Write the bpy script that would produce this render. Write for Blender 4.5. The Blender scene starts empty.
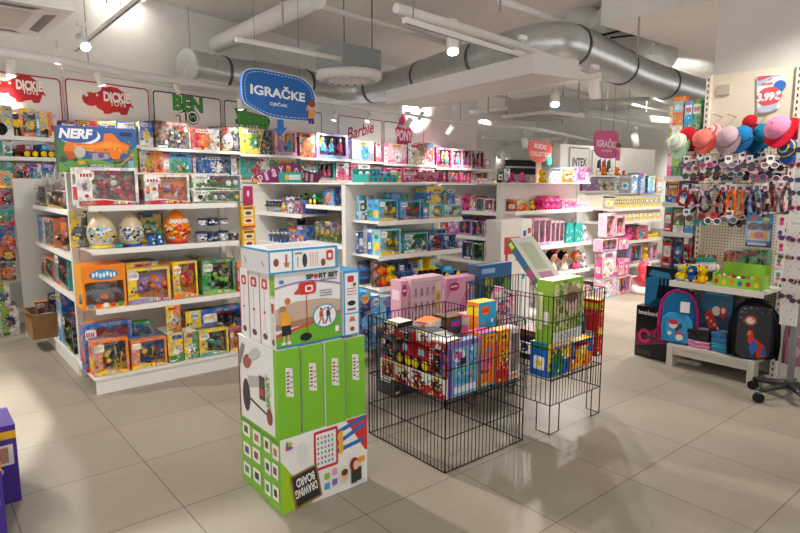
import bpy, math, random, re
from mathutils import Vector, Matrix
SC = bpy.context.scene
COL = SC.collection
PI = math.pi
# ------------------------------------------------------------------ camera
CAMH = 1.6; FPX = 595.0; PITCH = math.radians(8.13); HEAD = math.radians(50.3)
FW = Vector((math.cos(HEAD)*math.cos(PITCH), math.sin(HEAD)*math.cos(PITCH), -math.sin(PITCH)))
RT = Vector((math.sin(HEAD), -math.cos(HEAD), 0)); UP = RT.cross(FW)
EYE = Vector((0, 0, CAMH))
cd = bpy.data.cameras.new('camera'); cam = bpy.data.objects.new('camera', cd); COL.objects.link(cam)
cam.location = EYE; cam.rotation_euler = (PI/2-PITCH, 0, HEAD-PI/2)
cd.sensor_width = 36; cd.lens = FPX/800*36; cd.clip_end = 200; cd.clip_start = 0.05
SC.camera = cam
def ray(x, y): return FW + RT*((x-400)/FPX) - UP*((y-266.5)/FPX)
def atz(x, y, z):
    d = ray(x, y); return EYE + d*((z-CAMH)/d.z)
def atx(x, y, u):
    d = ray(x, y); return EYE + d*(u/d.x)
def aty(x, y, v):
    d = ray(x, y); return EYE + d*(v/d.y)
def proj(p):
    q = Vector(p)-EYE; d = q.dot(FW)
    return 400+FPX*q.dot(RT)/d, 266.5-FPX*q.dot(UP)/d
# ------------------------------------------------------------------ colours
def lin(h):
    h = h.lstrip('#'); r = []
    for i in (0, 2, 4):
        c = int(h[i:i+2], 16)/255; r.append(c/12.92 if c <= .04045 else ((c+.055)/1.055)**2.4)
    return (r[0], r[1], r[2], 1.0)
HEX = dict(r='c8202a', o='f07d1e', y='f6cf1d', g='2f8f3a', l='8cc63c', b='1f5fb4', c='2fa3dc', t='25a39a', n='20305f',
           p='ea5c9e', m='d0186f', h='f5bcd2', v='5f3f95', u='ab8fcf', w='f3f1ec', k='17161a', e='cdbd9f', s='a9adb3',
           d='6f4527', a='44444a', f='e8b48e', x='7ccfe6')
NAMES = dict(r='red', o='orange', y='yellow', g='green', l='lime green', b='blue', c='sky blue', t='teal', n='navy', p='pink',
             m='magenta', h='pale pink', v='purple', u='lilac', w='white', k='black', e='beige', s='silver', d='brown', a='charcoal',
             f='peach', x='light blue')
CL = {k: lin(v) for k, v in HEX.items()}
def col(c):
    if isinstance(c, tuple): return c
    if c in CL: return CL[c]
    CL[c] = lin(c); return CL[c]
# ------------------------------------------------------------------ materials
MATS = {}
def mat(name, rough=.5, metal=0., spec=.4, noise=.0, bump=0., scale=40., alpha=None, coat=0.):
    m = bpy.data.materials.new(name); m.use_nodes = True; nt = m.node_tree; b = nt.nodes['Principled BSDF']
    at = nt.nodes.new('ShaderNodeAttribute'); at.attribute_name = 'Col'
    b.inputs['Roughness'].default_value = rough; b.inputs['Metallic'].default_value = metal
    b.inputs['Specular IOR Level'].default_value = spec; b.inputs['Coat Weight'].default_value = coat
    src = at.outputs['Color']
    if noise or bump:
        tc = nt.nodes.new('ShaderNodeTexCoord'); nz = nt.nodes.new('ShaderNodeTexNoise'); nz.inputs['Scale'].default_value = scale
        nz.inputs['Detail'].default_value = 3
        nt.links.new(tc.outputs['Object'], nz.inputs['Vector'])
        if noise:
            mr = nt.nodes.new('ShaderNodeMapRange'); mr.inputs[1].default_value = .3; mr.inputs[2].default_value = .7
            mr.inputs[3].default_value = 1-noise; mr.inputs[4].default_value = 1
            mx = nt.nodes.new('ShaderNodeVectorMath'); mx.operation = 'SCALE'
            nt.links.new(nz.outputs['Fac'], mr.inputs[0]); nt.links.new(src, mx.inputs[0]); nt.links.new(mr.outputs[0], mx.inputs['Scale'])
            src = mx.outputs[0]
        if bump:
            bp = nt.nodes.new('ShaderNodeBump'); bp.inputs['Strength'].default_value = bump; bp.inputs['Distance'].default_value = .01
            nt.links.new(nz.outputs['Fac'], bp.inputs['Height']); nt.links.new(bp.outputs[0], b.inputs['Normal'])
    nt.links.new(src, b.inputs['Base Color'])
    MATS[name] = m; return m
mat('printed_card', .42, spec=.4)
def shelf_print():
    # small printed pictures: patches of mixed ink over the pack's own colour
    mat('shelf_print', .4, spec=.4); m = MATS['shelf_print']; nt = m.node_tree; b = nt.nodes['Principled BSDF']; N = nt.nodes.new; Lk = nt.links.new
    at = [n for n in nt.nodes if n.type == 'ATTRIBUTE'][0]; tc = N('ShaderNodeTexCoord'); oi = N('ShaderNodeObjectInfo')
    sc = N('ShaderNodeVectorMath'); sc.operation = 'SCALE'; sc.inputs['Scale'].default_value = 30; cb = N('ShaderNodeCombineXYZ'); Lk(oi.outputs['Random'], cb.inputs[0]); Lk(oi.outputs['Random'], cb.inputs[2]); Lk(cb.outputs[0], sc.inputs[0])
    ad = N('ShaderNodeVectorMath'); Lk(tc.outputs['Object'], ad.inputs[0]); Lk(sc.outputs[0], ad.inputs[1])
    vo = N('ShaderNodeTexVoronoi'); vo.inputs['Scale'].default_value = 42; vo.inputs['Randomness'].default_value = 1; Lk(ad.outputs[0], vo.inputs['Vector'])
    nz = N('ShaderNodeTexNoise'); nz.inputs['Scale'].default_value = 16; nz.inputs['Detail'].default_value = 2; Lk(ad.outputs[0], nz.inputs['Vector'])
    gt = N('ShaderNodeMapRange'); gt.inputs[1].default_value = .46; gt.inputs[2].default_value = .54; gt.inputs[3].default_value = 0; gt.inputs[4].default_value = .5; Lk(nz.outputs[0], gt.inputs[0])
    hs = N('ShaderNodeHueSaturation'); hs.inputs['Saturation'].default_value = .75; hs.inputs['Value'].default_value = .62; Lk(vo.outputs['Color'], hs.inputs['Color'])
    mx = N('ShaderNodeMix'); mx.data_type = 'RGBA'; Lk(gt.outputs[0], mx.inputs[0]); Lk(at.outputs['Color'], mx.inputs[6]); Lk(hs.outputs[0], mx.inputs[7]); Lk(mx.outputs[2], b.inputs['Base Color'])
shelf_print()
mat('gloss_print', .22, spec=.5)
mat('plastic', .33, spec=.5)
mat('fabric', .92, spec=.1, noise=.18, bump=.25, scale=90)
mat('fur', 1., spec=.05, noise=.25, bump=.5, scale=120)
mat('painted_metal', .42, spec=.4, noise=.03, scale=6)
mat('plaster', .9, spec=.1, noise=.06, bump=.06, scale=5)
mat('dark_wire', .35, metal=.6, spec=.5)
mat('chrome', .25, metal=1.)
mat('galvanised', .32, metal=.65, noise=.15, scale=9)
mat('cardboard', .85, spec=.1, noise=.12, scale=14)
mat('rubber', .7, spec=.2)
def clear_mat():
    m = bpy.data.materials.new('clear_film'); m.use_nodes = True; nt = m.node_tree; nt.nodes.clear()
    o = nt.nodes.new('ShaderNodeOutputMaterial'); mx = nt.nodes.new('ShaderNodeMixShader')
    t = nt.nodes.new('ShaderNodeBsdfTransparent'); g = nt.nodes.new('ShaderNodeBsdfGlossy')
    t.inputs[0].default_value = (.97, .98, .98, 1); g.inputs['Roughness'].default_value = .12
    lw = nt.nodes.new('ShaderNodeLayerWeight'); lw.inputs[0].default_value = .25
    mr = nt.nodes.new('ShaderNodeMapRange'); mr.inputs[3].default_value = .05; mr.inputs[4].default_value = .5
    nt.links.new(lw.outputs['Fresnel'], mr.inputs[0]); nt.links.new(mr.outputs[0], mx.inputs[0])
    nt.links.new(t.outputs[0], mx.inputs[1]); nt.links.new(g.outputs[0], mx.inputs[2]); nt.links.new(mx.outputs[0], o.inputs[0])
    MATS['clear_film'] = m
clear_mat()
def glow_mat(name, c, s):
    m = bpy.data.materials.new(name); m.use_nodes = True; b = m.node_tree.nodes['Principled BSDF']
    b.inputs['Base Color'].default_value = c; b.inputs['Emission Color'].default_value = c; b.inputs['Emission Strength'].default_value = s
    MATS[name] = m
glow_mat('lamp_glow', (1, .95, .86, 1), 14.)
# ------------------------------------------------------------------ mesh builder
class MB:
    def __init__(s): s.v = []; s.f = []; s.c = []; s.sm = []; s.M = Matrix.Identity(4)
    def pt(s, p):
        s.v.append(tuple(s.M @ Vector(p))); return len(s.v)-1
    def poly(s, pts, c, smooth=False):
        i = [s.pt(p) for p in pts]; s.f.append(i); s.c.append(col(c)); s.sm.append(smooth)
    def box(s, x0, y0, z0, x1, y1, z1, c, cs=None):
        P = [s.pt(p) for p in ((x0,y0,z0),(x1,y0,z0),(x1,y1,z0),(x0,y1,z0),(x0,y0,z1),(x1,y0,z1),(x1,y1,z1),(x0,y1,z1))]
        cs = cs or {}
        for k, q in (('F',(0,1,5,4)),('R',(1,2,6,5)),('B',(2,3,7,6)),('L',(3,0,4,7)),('T',(4,5,6,7)),('D',(3,2,1,0))):
            s.f.append([P[j] for j in q]); s.c.append(col(cs.get(k, c))); s.sm.append(False)
    def grid(s, rings, c, closed=True, cap0=True, cap1=True, smooth=True):
        """rings: list of lists of points (same length); colour may be a function of ring index"""
        ids = [[s.pt(p) for p in r] for r in rings]; n = len(rings[0])
        for i in range(len(ids)-1):
            for j in range(n if closed else n-1):
                k = (j+1) % n
                s.f.append([ids[i][j], ids[i][k], ids[i+1][k], ids[i+1][j]]); s.c.append(col(c(i) if callable(c) else c)); s.sm.append(smooth)
        cc = (lambda i: c(i)) if callable(c) else (lambda i: c)
        if cap0 and closed: s.f.append(ids[0][::-1]); s.c.append(col(cc(0))); s.sm.append(False)
        if cap1 and closed: s.f.append(ids[-1][:]); s.c.append(col(cc(len(ids)-2))); s.sm.append(False)
    def lathe(s, prof, c, n=14, o=(0,0,0), sy=1., smooth=True):
        R = [[(o[0]+r*math.cos(2*PI*k/n), o[1]+sy*r*math.sin(2*PI*k/n), o[2]+z) for k in range(n)] for r, z in prof]
        s.grid(R, c, smooth=smooth)
    def ball(s, o, r, c, n=10, m=7, sc=(1,1,1)):
        R = []
        for i in range(m+1):
            a = -PI/2+PI*i/m; rr = max(math.cos(a), .02)*r
            R.append([(o[0]+sc[0]*rr*math.cos(2*PI*k/n), o[1]+sc[1]*rr*math.sin(2*PI*k/n), o[2]+sc[2]*r*math.sin(a)) for k in range(n)])
        s.grid(R, c)
    def tube(s, path, r, c, n=6, closed=False, smooth=True, caps=True):
        P = [Vector(p) for p in path]; R = []; L = len(P)
        rr = r if callable(r) else (lambda i: r)
        prev = None
        for i, p in enumerate(P):
            if closed: d = P[(i+1) % L]-P[i-1]
            else: d = P[min(i+1, L-1)]-P[max(i-1, 0)]
            d.normalize()
            if prev is None:
                a = Vector((0,0,1)) if abs(d.z) < .9 else Vector((1,0,0))
                x = d.cross(a).normalized()
            else:
                x = prev-d*prev.dot(d)
                x = x.normalized() if x.length > 1e-5 else d.orthogonal().normalized()
            prev = x; y = d.cross(x)
            R.append([p+(x*math.cos(2*PI*k/n+PI/4)+y*math.sin(2*PI*k/n+PI/4))*rr(i) for k in range(n)])
        if closed: R.append(R[0])
        s.grid(R, c, cap0=caps and not closed, cap1=caps and not closed, smooth=smooth)
    def bar(s, a, b, r, c): s.tube([a, b], r, c, n=4, smooth=False)
    def prism(s, pts, y0, y1, c, cside=None):
        """outline pts (x,z) facing -Y at y0, extruded to y1"""
        a = [s.pt((x, y0, z)) for x, z in pts]; b = [s.pt((x, y1, z)) for x, z in pts]; n = len(pts)
        s.f.append(a); s.c.append(col(c)); s.sm.append(False)
        s.f.append(b[::-1]); s.c.append(col(cside or c)); s.sm.append(False)
        for i in range(n):
            j = (i+1) % n; s.f.append([a[j], a[i], b[i], b[j]]); s.c.append(col(cside or c)); s.sm.append(False)
    def build(s, name, m, parent=None, loc=None, rz=0, bevel=0):
        me = bpy.data.meshes.new(name); me.from_pydata(s.v, [], s.f)
        ca = me.color_attributes.new('Col', 'FLOAT_COLOR', 'CORNER')
        buf = []
        for f, c in zip(s.f, s.c): buf.extend(c*len(f))
        ca.data.foreach_set('color', buf)
        me.polygons.foreach_set('use_smooth', s.sm)
        me.materials.append(MATS[m] if isinstance(m, str) else m); me.update()
        o = bpy.data.objects.new(name, me); COL.objects.link(o)
        if parent: o.parent = parent
        if loc is not None: o.location = loc
        o.rotation_euler.z = rz
        if bevel:
            b = o.modifiers.new('bevel', 'BEVEL'); b.width = bevel; b.segments = 2; b.limit_method = 'ANGLE'
        return o
def tag(o, label, cat, group=None, kind=None):
    if label: o['label'] = label
    if cat: o['category'] = cat
    if group: o['group'] = group
    if kind: o['kind'] = kind
    return o
def empty(name, loc, rz, label, cat, group=None):
    o = bpy.data.objects.new(name, None); COL.objects.link(o); o.location = loc; o.rotation_euler.z = rz
    o.empty_display_size = .05
    return tag(o, label, cat, group)
def struct(o): o['kind'] = 'structure'; return o
# ------------------------------------------------------------------ flat printing: 2-D shapes on a face
class Art:
    """shapes on a w x h sheet, later laid on a face; each shape one layer higher"""
    def __init__(s): s.p = []
    def poly(s, pts, c): s.p.append(([pts], c)); return s
    def rect(s, x, y, w, h, c): return s.poly([(x,y),(x+w,y),(x+w,y+h),(x,y+h)], c)
    def rrect(s, x, y, w, h, r, c, n=4):
        P = []
        for cx, cy, a in ((x+w-r,y+r,-PI/2),(x+w-r,y+h-r,0),(x+r,y+h-r,PI/2),(x+r,y+r,PI)):
            for k in range(n+1):
                t = a+PI/2*k/n; P.append((cx+r*math.cos(t), cy+r*math.sin(t)))
        return s.poly(P, c)
    def ell(s, x, y, rx, ry, c, n=16, a=0):
        ca, sa = math.cos(a), math.sin(a)
        return s.poly([(x+rx*math.cos(2*PI*k/n)*ca-ry*math.sin(2*PI*k/n)*sa, y+rx*math.cos(2*PI*k/n)*sa+ry*math.sin(2*PI*k/n)*ca) for k in range(n)], c)
    def star(s, x, y, r, c, n=9, q=.6, a=0, sy=1.):
        return s.poly([(x+(r if k % 2 == 0 else r*q)*math.cos(a+PI*k/n), y+sy*(r if k % 2 == 0 else r*q)*math.sin(a+PI*k/n)) for k in range(2*n)], c)
    def line(s, x0, y0, x1, y1, t, c):
        d = math.hypot(x1-x0, y1-y0) or 1; nx, ny = -(y1-y0)/d*t/2, (x1-x0)/d*t/2
        return s.poly([(x0-nx,y0-ny),(x1-nx,y1-ny),(x1+nx,y1+ny),(x0+nx,y0+ny)], c)
    def pline(s, pts, t, c):
        for a, b in zip(pts, pts[1:]): s.line(*a, *b, t, c)
        return s
    def text(s, t, x, y, w, h, c, bold=.02, shear=0., rot=0., spacing=1., out=None, outw=.05):
        """text fitted in the rectangle x,y,w,h"""
        if out is not None:
            s.text(t, x, y, w, h, out, bold+outw, shear, rot, spacing)
        T, bx = text_tris(t, bold, shear, spacing); b0 = text_tris(t, .0, shear, spacing)[1]
        sx = w/(b0[1]-b0[0]); sy = h/(b0[3]-b0[2]); cr, sr = math.cos(rot), math.sin(rot); o = []
        mx, my = (b0[0]+b0[1])/2, (b0[2]+b0[3])/2
        for tri in T:
            q = []
            for a, b in tri:
                a = (a-mx)*sx; b = (b-my)*sy
                q.append((x+w/2+a*cr-b*sr, y+h/2+a*sr+b*cr))
            o.append(q)
        s.p.append((o, c)); return s
    def lay(s, mb, O, U, V, w=1, h=1, step=.00035, base=.0004, clip=None):
        O, U, V = Vector(O), Vector(U), Vector(V); N = U.cross(V).normalized(); hh = base; step = min(step, .007/max(1, len(s.p)))
        for polys, c in s.p:
            for P in polys:
                if clip: P = [(min(max(a,0),clip[0]), min(max(b,0),clip[1])) for a, b in P]
                mb.poly([O+U*(a*w)+V*(b*h)+N*hh for a, b in P], c)
            hh += step
_TX = {}
def text_tris(t, bold, shear, spacing):
    k = (t, bold, shear, spacing)
    if k in _TX: return _TX[k]
    cu = bpy.data.curves.new('text', 'FONT'); cu.body = t; cu.offset = bold; cu.shear = shear; cu.space_character = spacing
    cu.resolution_u = 3
    ob = bpy.data.objects.new('text', cu); COL.objects.link(ob); bpy.context.view_layer.update()
    ev = ob.evaluated_get(bpy.context.evaluated_depsgraph_get()); me = ev.to_mesh()
    T = [[(me.vertices[i].co.x, me.vertices[i].co.y) for i in p.vertices] for p in me.polygons]
    ev.to_mesh_clear(); bpy.data.objects.remove(ob); bpy.data.curves.remove(cu)
    # keep facing up
    out = []
    for p in T:
        a = sum(p[i][0]*p[(i+1) % len(p)][1]-p[(i+1) % len(p)][0]*p[i][1] for i in range(len(p)))
        out.append(p if a > 0 else p[::-1])
    X = [q[0] for p in out for q in p]; Y = [q[1] for p in out for q in p]
    _TX[k] = (out, (min(X), max(X), min(Y), max(Y))); return _TX[k]
def pack_art(rng, C, w, h, busy=1.):
    """a toy package front: ground, band, burst, product cluster, title plate, badges"""
    A = Art(); C = list(C); m = min(w, h); g = C[0]; c1 = C[1 % len(C)]; c2 = C[2 % len(C)]
    A.rect(0, 0, w, h, g)
    k = rng.random()
    if k < .35:
        y0, y1 = rng.uniform(.15,.5)*h, rng.uniform(.2,.55)*h
        A.poly([(0,0),(w,0),(w,y1),(w*.66,(y0+y1)/2+.05*h),(w*.33,(y0+y1)/2-.05*h),(0,y0)], c1)
    elif k < .6:
        A.poly([(w*rng.uniform(.3,.6),0),(w,0),(w,h),(w*rng.uniform(.5,.8),h)], c1)
    elif k < .8:
        A.rect(0, 0, w, h*rng.uniform(.12,.25), c1); A.rect(0, h*.86, w, h*.14, c2)
    else:
        t = .07*m; A.rrect(t, t, w-2*t, h-2*t, .1*m, c1)
    cx, cy = w*rng.uniform(.42,.6), h*rng.uniform(.38,.5)
    A.star(cx, cy, m*rng.uniform(.36,.46), c2, n=rng.randint(7,12), q=rng.uniform(.6,.85), sy=min(1.15, h/m*.9))
    pal = C+C[1:]+['w', 'a', rng.choice('rycbo')]
    for i in range(int(rng.randint(14, 22)*busy)):
        x = cx+rng.gauss(0, .23)*w; y = cy+rng.gauss(0, .2)*h; r = m*rng.uniform(.035, .12)
        x = min(max(x, r), w-r); y = min(max(y, r), h-r)
        n = rng.choice((4,5,6,8)); a0 = rng.random()*6
        A.poly([(x+r*rng.uniform(.6,1.)*math.cos(a0+2*PI*j/n), y+r*rng.uniform(.6,1.)*math.sin(a0+2*PI*j/n)) for j in range(n)], rng.choice(pal))
    tw = w*rng.uniform(.45,.75); th = h*rng.uniform(.11,.16); tx = rng.uniform(.05*w, w*.95-tw); ty = h*.95-th
    A.rrect(tx, ty, tw, th, th*.4, rng.choice([c for c in ('w', 'y', 'r', 'b', c1) if c != g]))
    n = rng.randint(4, 6)
    pc = rng.choice(['k','r','n','m'])
    for i in range(n): A.rect(tx+tw*(.1+.8*i/n), ty+th*.22, tw*.8/n*.7, th*rng.uniform(.45,.6), pc)
    for i in range(rng.randint(1,3)):
        A.ell(w*rng.choice((.1,.88,.9)), h*rng.uniform(.08,.8), .055*m, .055*m, rng.choice(pal), 10)
    A.rect(w*.06, h*.04, w*rng.uniform(.2,.4), h*.05, rng.choice(('w','y',c2)))
    return A
# ------------------------------------------------------------------ goods: local frame = front at y=0 facing -Y, base z=0, centred on x
NOUN = dict(b=('toy_box','toy box','toy box'), w=('window_box','window boxed toy','toy box'), d=('doll_box','boxed doll','doll'),
    l=('blister_pack','blister packed toy','toy pack'), e=('surprise_egg','surprise egg','toy egg'), c=('toy_tub','round toy tub','tub'),
    p=('plush_toy','plush toy','plush toy'), v=('toy_vehicle','toy vehicle','toy vehicle'), f=('toy_figure','toy figure','toy figure'),
    g=('game_box','board game box','game'), s=('spine_box','upright toy box','toy box'), t=('display_tray','display tray of small toys','tray'),
    h=('doll_plush','soft doll','doll'), k=('toy_case','toy carry case','case'), n=('hanging_bag','bagged toy','toy bag'))
def boxmesh(mb, w, h, d, C, rng, busy=1., art=None, side=None):
    g = C[0]; c1 = C[1 % len(C)]
    mb.box(-w/2, 0, 0, w/2, d, h, g, dict(L=side or c1, T=C[-1], R=side or g))
    (art or pack_art(rng, C, w, h, busy)).lay(mb, (-w/2,0,0), (1,0,0), (0,0,1))
    A = Art()    # left side panel (faces -X): stripe and a small picture
    if side is None:
        A.rect(0, h*.82, d, h*.12, C[2 % len(C)]); A.rrect(d*.2, h*.2, d*.6, min(h*.4, d*.8), d*.08, 'w'); A.ell(d*.5, h*.2+min(h*.2, d*.4), d*.18, d*.16, g if g != 'w' else c1, 8)
        A.lay(mb, (-w/2, d, 0), (0,-1,0), (0,0,1))
def toy_blob(mb, w, h, d, C, rng, y0, z0):
    """a moulded creature or machine: a chain of lumps with limbs"""
    n = rng.randint(3, 5); r = min(h*.26, d*.45, w*.2)
    for i in range(n):
        x = (i-(n-1)/2)*w*.2
        mb.ball((x, y0, z0+h*rng.uniform(.35,.55)), r*rng.uniform(.7,1.05), rng.choice(C), 8, 5, (1.1,.8,1))
    for i in range(rng.randint(4, 6)):
        x = rng.uniform(-.4,.4)*w; z = z0+h*rng.uniform(.3,.55)
        mb.tube([(x,y0,z), (x+rng.uniform(-.12,.12)*w, y0-.2*d, z0+h*rng.uniform(.1,.85)), (x+rng.uniform(-.15,.15)*w, y0-.25*d, z0+h*rng.uniform(.08,.9))], lambda i: r*(.34-.09*i), rng.choice(C), 5)
    mb.ball((-.28*w, y0-.15*d, z0+h*.6), r*.85, C[0], 8, 6); mb.ball((-.33*w, y0-.15*d-r*.7, z0+h*.66), r*.22, 'w', 6, 4); mb.ball((-.23*w, y0-.15*d-r*.72, z0+h*.66), r*.22, 'w', 6, 4)
DOLLS = {}
def doll_mesh(hair, skin, dress, dark):
    k = (hair, skin, dress, dark)
    if k in DOLLS: return DOLLS[k]
    mb = MB()   # unit height doll
    mb.lathe([(.03,.0),(.05,.02),(.04,.1),(.05,.3)], skin, 8, (-.06,0,0)); mb.lathe([(.03,.0),(.05,.02),(.04,.1),(.05,.3)], skin, 8, (.06,0,0))
    mb.lathe([(.2,.24),(.17,.34),(.09,.5),(.11,.62),(.1,.68),(.04,.71)], dress, 10, sy=.7)
    mb.lathe([(.035,.7),(.035,.74)], skin, 8)
    for s in (-1, 1): mb.tube([(s*.1,0,.66),(s*.17,-.02,.52),(s*.16,-.06,.42)], lambda i: .032-.005*i, skin, 6)
    mb.ball((0,0,.83), .115, skin, 10, 7, (1,.95,1.1))
    mb.ball((0,.035,.86), .14, hair, 10, 7, (1.05,.85,1.0)); mb.lathe([(.12,.5),(.15,.7),(.13,.88)], hair, 10, (0,.05,0), .6)
    for s in (-1, 1):
        mb.ball((s*.045,-.108,.84), .017, dark, 6, 4, (1,.5,1.2))
    mb.ball((0,-.118,.81), .012, skin, 6, 4); mb.ball((0,-.108,.775), .02, 'r', 6, 4, (1.2,.4,.5))
    o = mb.build('doll', 'plastic'); DOLLS[k] = o.data; bpy.data.objects.remove(o); return DOLLS[k]
def add_doll(parent, x, y, z, h, rng, C):
    me = doll_mesh(rng.choice('ydako'), rng.choice(['f','f','e','d']), C[-1] if rng.random() < .5 else rng.choice('pmvtc'), 'k')
    o = bpy.data.objects.new('doll', me); COL.objects.link(o); o.parent = parent; o.location = (x,y,z); o.scale = (h,)*3
    return o
def make_item(kind, w, h, d, C, rng, name, near):
    if kind in 'bgs' or (kind == 'w' and near == 0) or (kind == 'l' and near == 0):
        mb = MB()
        if kind == 's':   # spine outward
            A = Art(); A.rect(0,0,w,h,C[0]); A.rect(0,h*.8,w,h*.2,C[1 % len(C)]); A.rrect(w*.15,h*.35,w*.7,h*.35,w*.1,C[2 % len(C)])
            A.ell(w/2,h*.52,w*.22,w*.22,'w',10); A.rect(w*.2,h*.08,w*.6,h*.06,'w'); A.ell(w/2,h*.24,w*.2,w*.16,C[1 % len(C)],8)
            boxmesh(mb, w, h, d, C, rng, art=A)
        elif kind == 'g':
            A = Art(); A.rect(0,0,w,h,C[0]); A.rect(0,0,w,h*.3,C[1 % len(C)]); A.rrect(w*.08,h*.62,w*.84,h*.26,w*.08,C[2 % len(C)])
            for i in range(5): A.rect(w*(.16+.14*i),h*.68,w*.1,h*.13,'w' if C[2 % len(C)] != 'w' else 'r')
            for i in range(7): A.ell(w*rng.uniform(.15,.85),h*rng.uniform(.15,.55),w*.1,w*.1,rng.choice(C+['w','y']),7)
            boxmesh(mb, w, h, d, C, rng, art=A)
        else: boxmesh(mb, w, h, d, C, rng, 2.4 if near == 3 else 1.)
        o = mb.build(name, 'printed_card' if near == 3 else 'shelf_print'); return o
    R = bpy.data.objects.new(name, None); COL.objects.link(R); R.empty_display_size = .03
    if kind == 'w':
        mb = MB(); t = min(w, h)*.08; g, c1, c2 = C[0], C[1 % len(C)], C[-1]
        q = min(d*.85, .07); mb.box(-w/2, q, 0, w/2, d, h, c2, dict(L=g)); mb.box(-w/2,0,0,-w/2+.004,q,h,g); mb.box(w/2-.004,0,0,w/2,q,h,g)
        mb.box(-w/2+.004,0,0,w/2-.004,q,.004,g); mb.box(-w/2+.004,0,h-.004,w/2-.004,q,h,g)
        lw = w*rng.uniform(.2,.3); bh = h*.2
        A = Art(); A.poly([(0,0),(w,0),(w,t),(w*.6,bh*.7),(lw,bh),(lw,h),(0,h)], g)
        A.rect(lw, h-t, w-lw, t, g); A.rect(w-t, t*.8, t, h-t*1.5, g); A.poly([(0,0),(w,0),(w,t*.6),(w*.4,bh*.75),(0,bh*.6)], c1)
        A.rrect(lw*.12, h*.68, lw*1.1, h*.22, h*.05, 'w'); 
        for i in range(4): A.rect(lw*(.2+.22*i), h*.75, lw*.15, h*.09, c1 if c1 != 'w' else 'k')
        for i in range(6): A.ell(lw*rng.uniform(.15,.85), h*rng.uniform(.25,.6), lw*.16, lw*.16, rng.choice(C+['a']), 7)
        for i in range(6): A.rect(w*.45+i*w*.06, t*.5, w*.045, h*.07, rng.choice(['y','w','r']))
        A.lay(mb, (-w/2,0,0), (1,0,0), (0,0,1))
        B = pack_art(rng, [c2]+C[1:]+[g], w, h, 1.4); B.lay(mb, (-w/2,q,0), (1,0,0), (0,0,1))
        S = Art(); S.rect(d*.15,h*.15,d*.7,h*.35,c1); S.ell(d*.5,h*.7,d*.25,d*.2,c2,8); S.lay(mb, (-w/2,d,0),(0,-1,0),(0,0,1))
        mb.build('carton', 'shelf_print', R)
        m2 = MB(); toy_blob(m2, w*.75, h*.8, q*.9, [c1,c2]+C[1:]+C[1:]+[g, 'a', rng.choice('royvb')], rng, q*.5, h*.08); 
        m2.build('toy', 'plastic', R, (w*.1,0,0))
        m3 = MB(); m3.poly([(-w/2+lw,.0016,t*.5),(w/2-t,.0016,t*.5),(w/2-t,.0016,h-t),(-w/2+lw,.0016,h-t)], 'w'); m3.build('window', 'clear_film', R)
    elif kind == 'd':
        mb = MB(); t = w*.09; g, c1, c2 = C[0], C[1 % len(C)], C[-1]
        q = min(d*.8, .09); mb.box(-w/2, q, 0, w/2, d, h, c1, dict(L=g)); mb.box(-w/2,0,0,-w/2+.004,q,h,g); mb.box(w/2-.004,0,0,w/2,q,h,g)
        mb.box(-w/2+.004,0,0,w/2-.004,q,h*.06,g); mb.box(-w/2+.004,0,h-.004,w/2-.004,q,h,g)
        A = Art(); A.rect(0,0,w,h*.14,g); A.rect(0,h*.9,w,h*.1,g); A.rect(0,0,t,h,g); A.rect(w-t,0,t,h,g)
        A.rrect(w*.2,h*.03,w*.6,h*.08,h*.02,c2 if c2 != g else 'w'); A.ell(w*.3,h*.94,w*.16,h*.03,'w',8); A.ell(w*.75,h*.94,w*.1,h*.025,c1,8)
        A.lay(mb, (-w/2,0,0), (1,0,0), (0,0,1))
        B = Art(); 
        for i in range(8): B.star(w*rng.uniform(.15,.85), h*rng.uniform(.2,.85), w*rng.uniform(.06,.14), rng.choice(C+['w']), 5)
        B.lay(mb, (-w/2,q,0),(1,0,0),(0,0,1))
        mb.build('carton', 'shelf_print', R)
        n = 1 if w < h*.8 else (2 if w < h*1.4 else 3)
        for i in range(n): add_doll(R, (i-(n-1)/2)*w*.8/n, q*.5, h*.07, min(h*.8, w*1.6/n), rng, C)
        if near:
            m3 = MB(); m3.poly([(-w/2+t,.0016,h*.14),(w/2-t,.0016,h*.14),(w/2-t,.0016,h*.9),(-w/2+t,.0016,h*.9)], 'w'); m3.build('window', 'clear_film', R)
    elif kind == 'l':
        mb = MB(); mb.box(-w/2, d*.6, 0, w/2, d*.6+.006, h, C[0]); pack_art(rng, C, w, h, .7).lay(mb, (-w/2,d*.6,0),(1,0,0),(0,0,1)); mb.build('card', 'shelf_print', R)
        m2 = MB(); toy_blob(m2, w*.7, h*.5, d*.8, C[1:]+['a', C[0]], rng, d*.33, h*.06); m2.build('toy', 'plastic', R)
        m3 = MB(); m3.box(-w*.4, 0.002, h*.04, w*.4, d*.59, h*.62, 'w'); m3.build('bubble', 'clear_film', R)
    elif kind == 'e':
        r = min(w/2, d/2+.05); prof = [(r*.55,0),(r*.62,.012)]
        for i in range(1, 15):
            a = i/14; z = .012+(h-.012)*a; prof.append((max(r*math.sin(PI*min(1,(.17+.83*a)))**.62*(1.0-.22*max(0,a-.35)), .004), z))
        c0, c1, c2 = C[0], C[1 % len(C)], C[2 % len(C)]
        mb = MB(); mb.lathe(prof, lambda i: c0, 20, (0,r,0)); mb.build('shell', 'plastic', R)
        m2 = MB()   # printed wrap round the egg's waist: small patches following the surface
        def rad(z):
            for (r0,z0),(r1,z1) in zip(prof, prof[1:]):
                if z <= z1: return r0+(r1-r0)*(z-z0)/(z1-z0+1e-6)
            return .01
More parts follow.
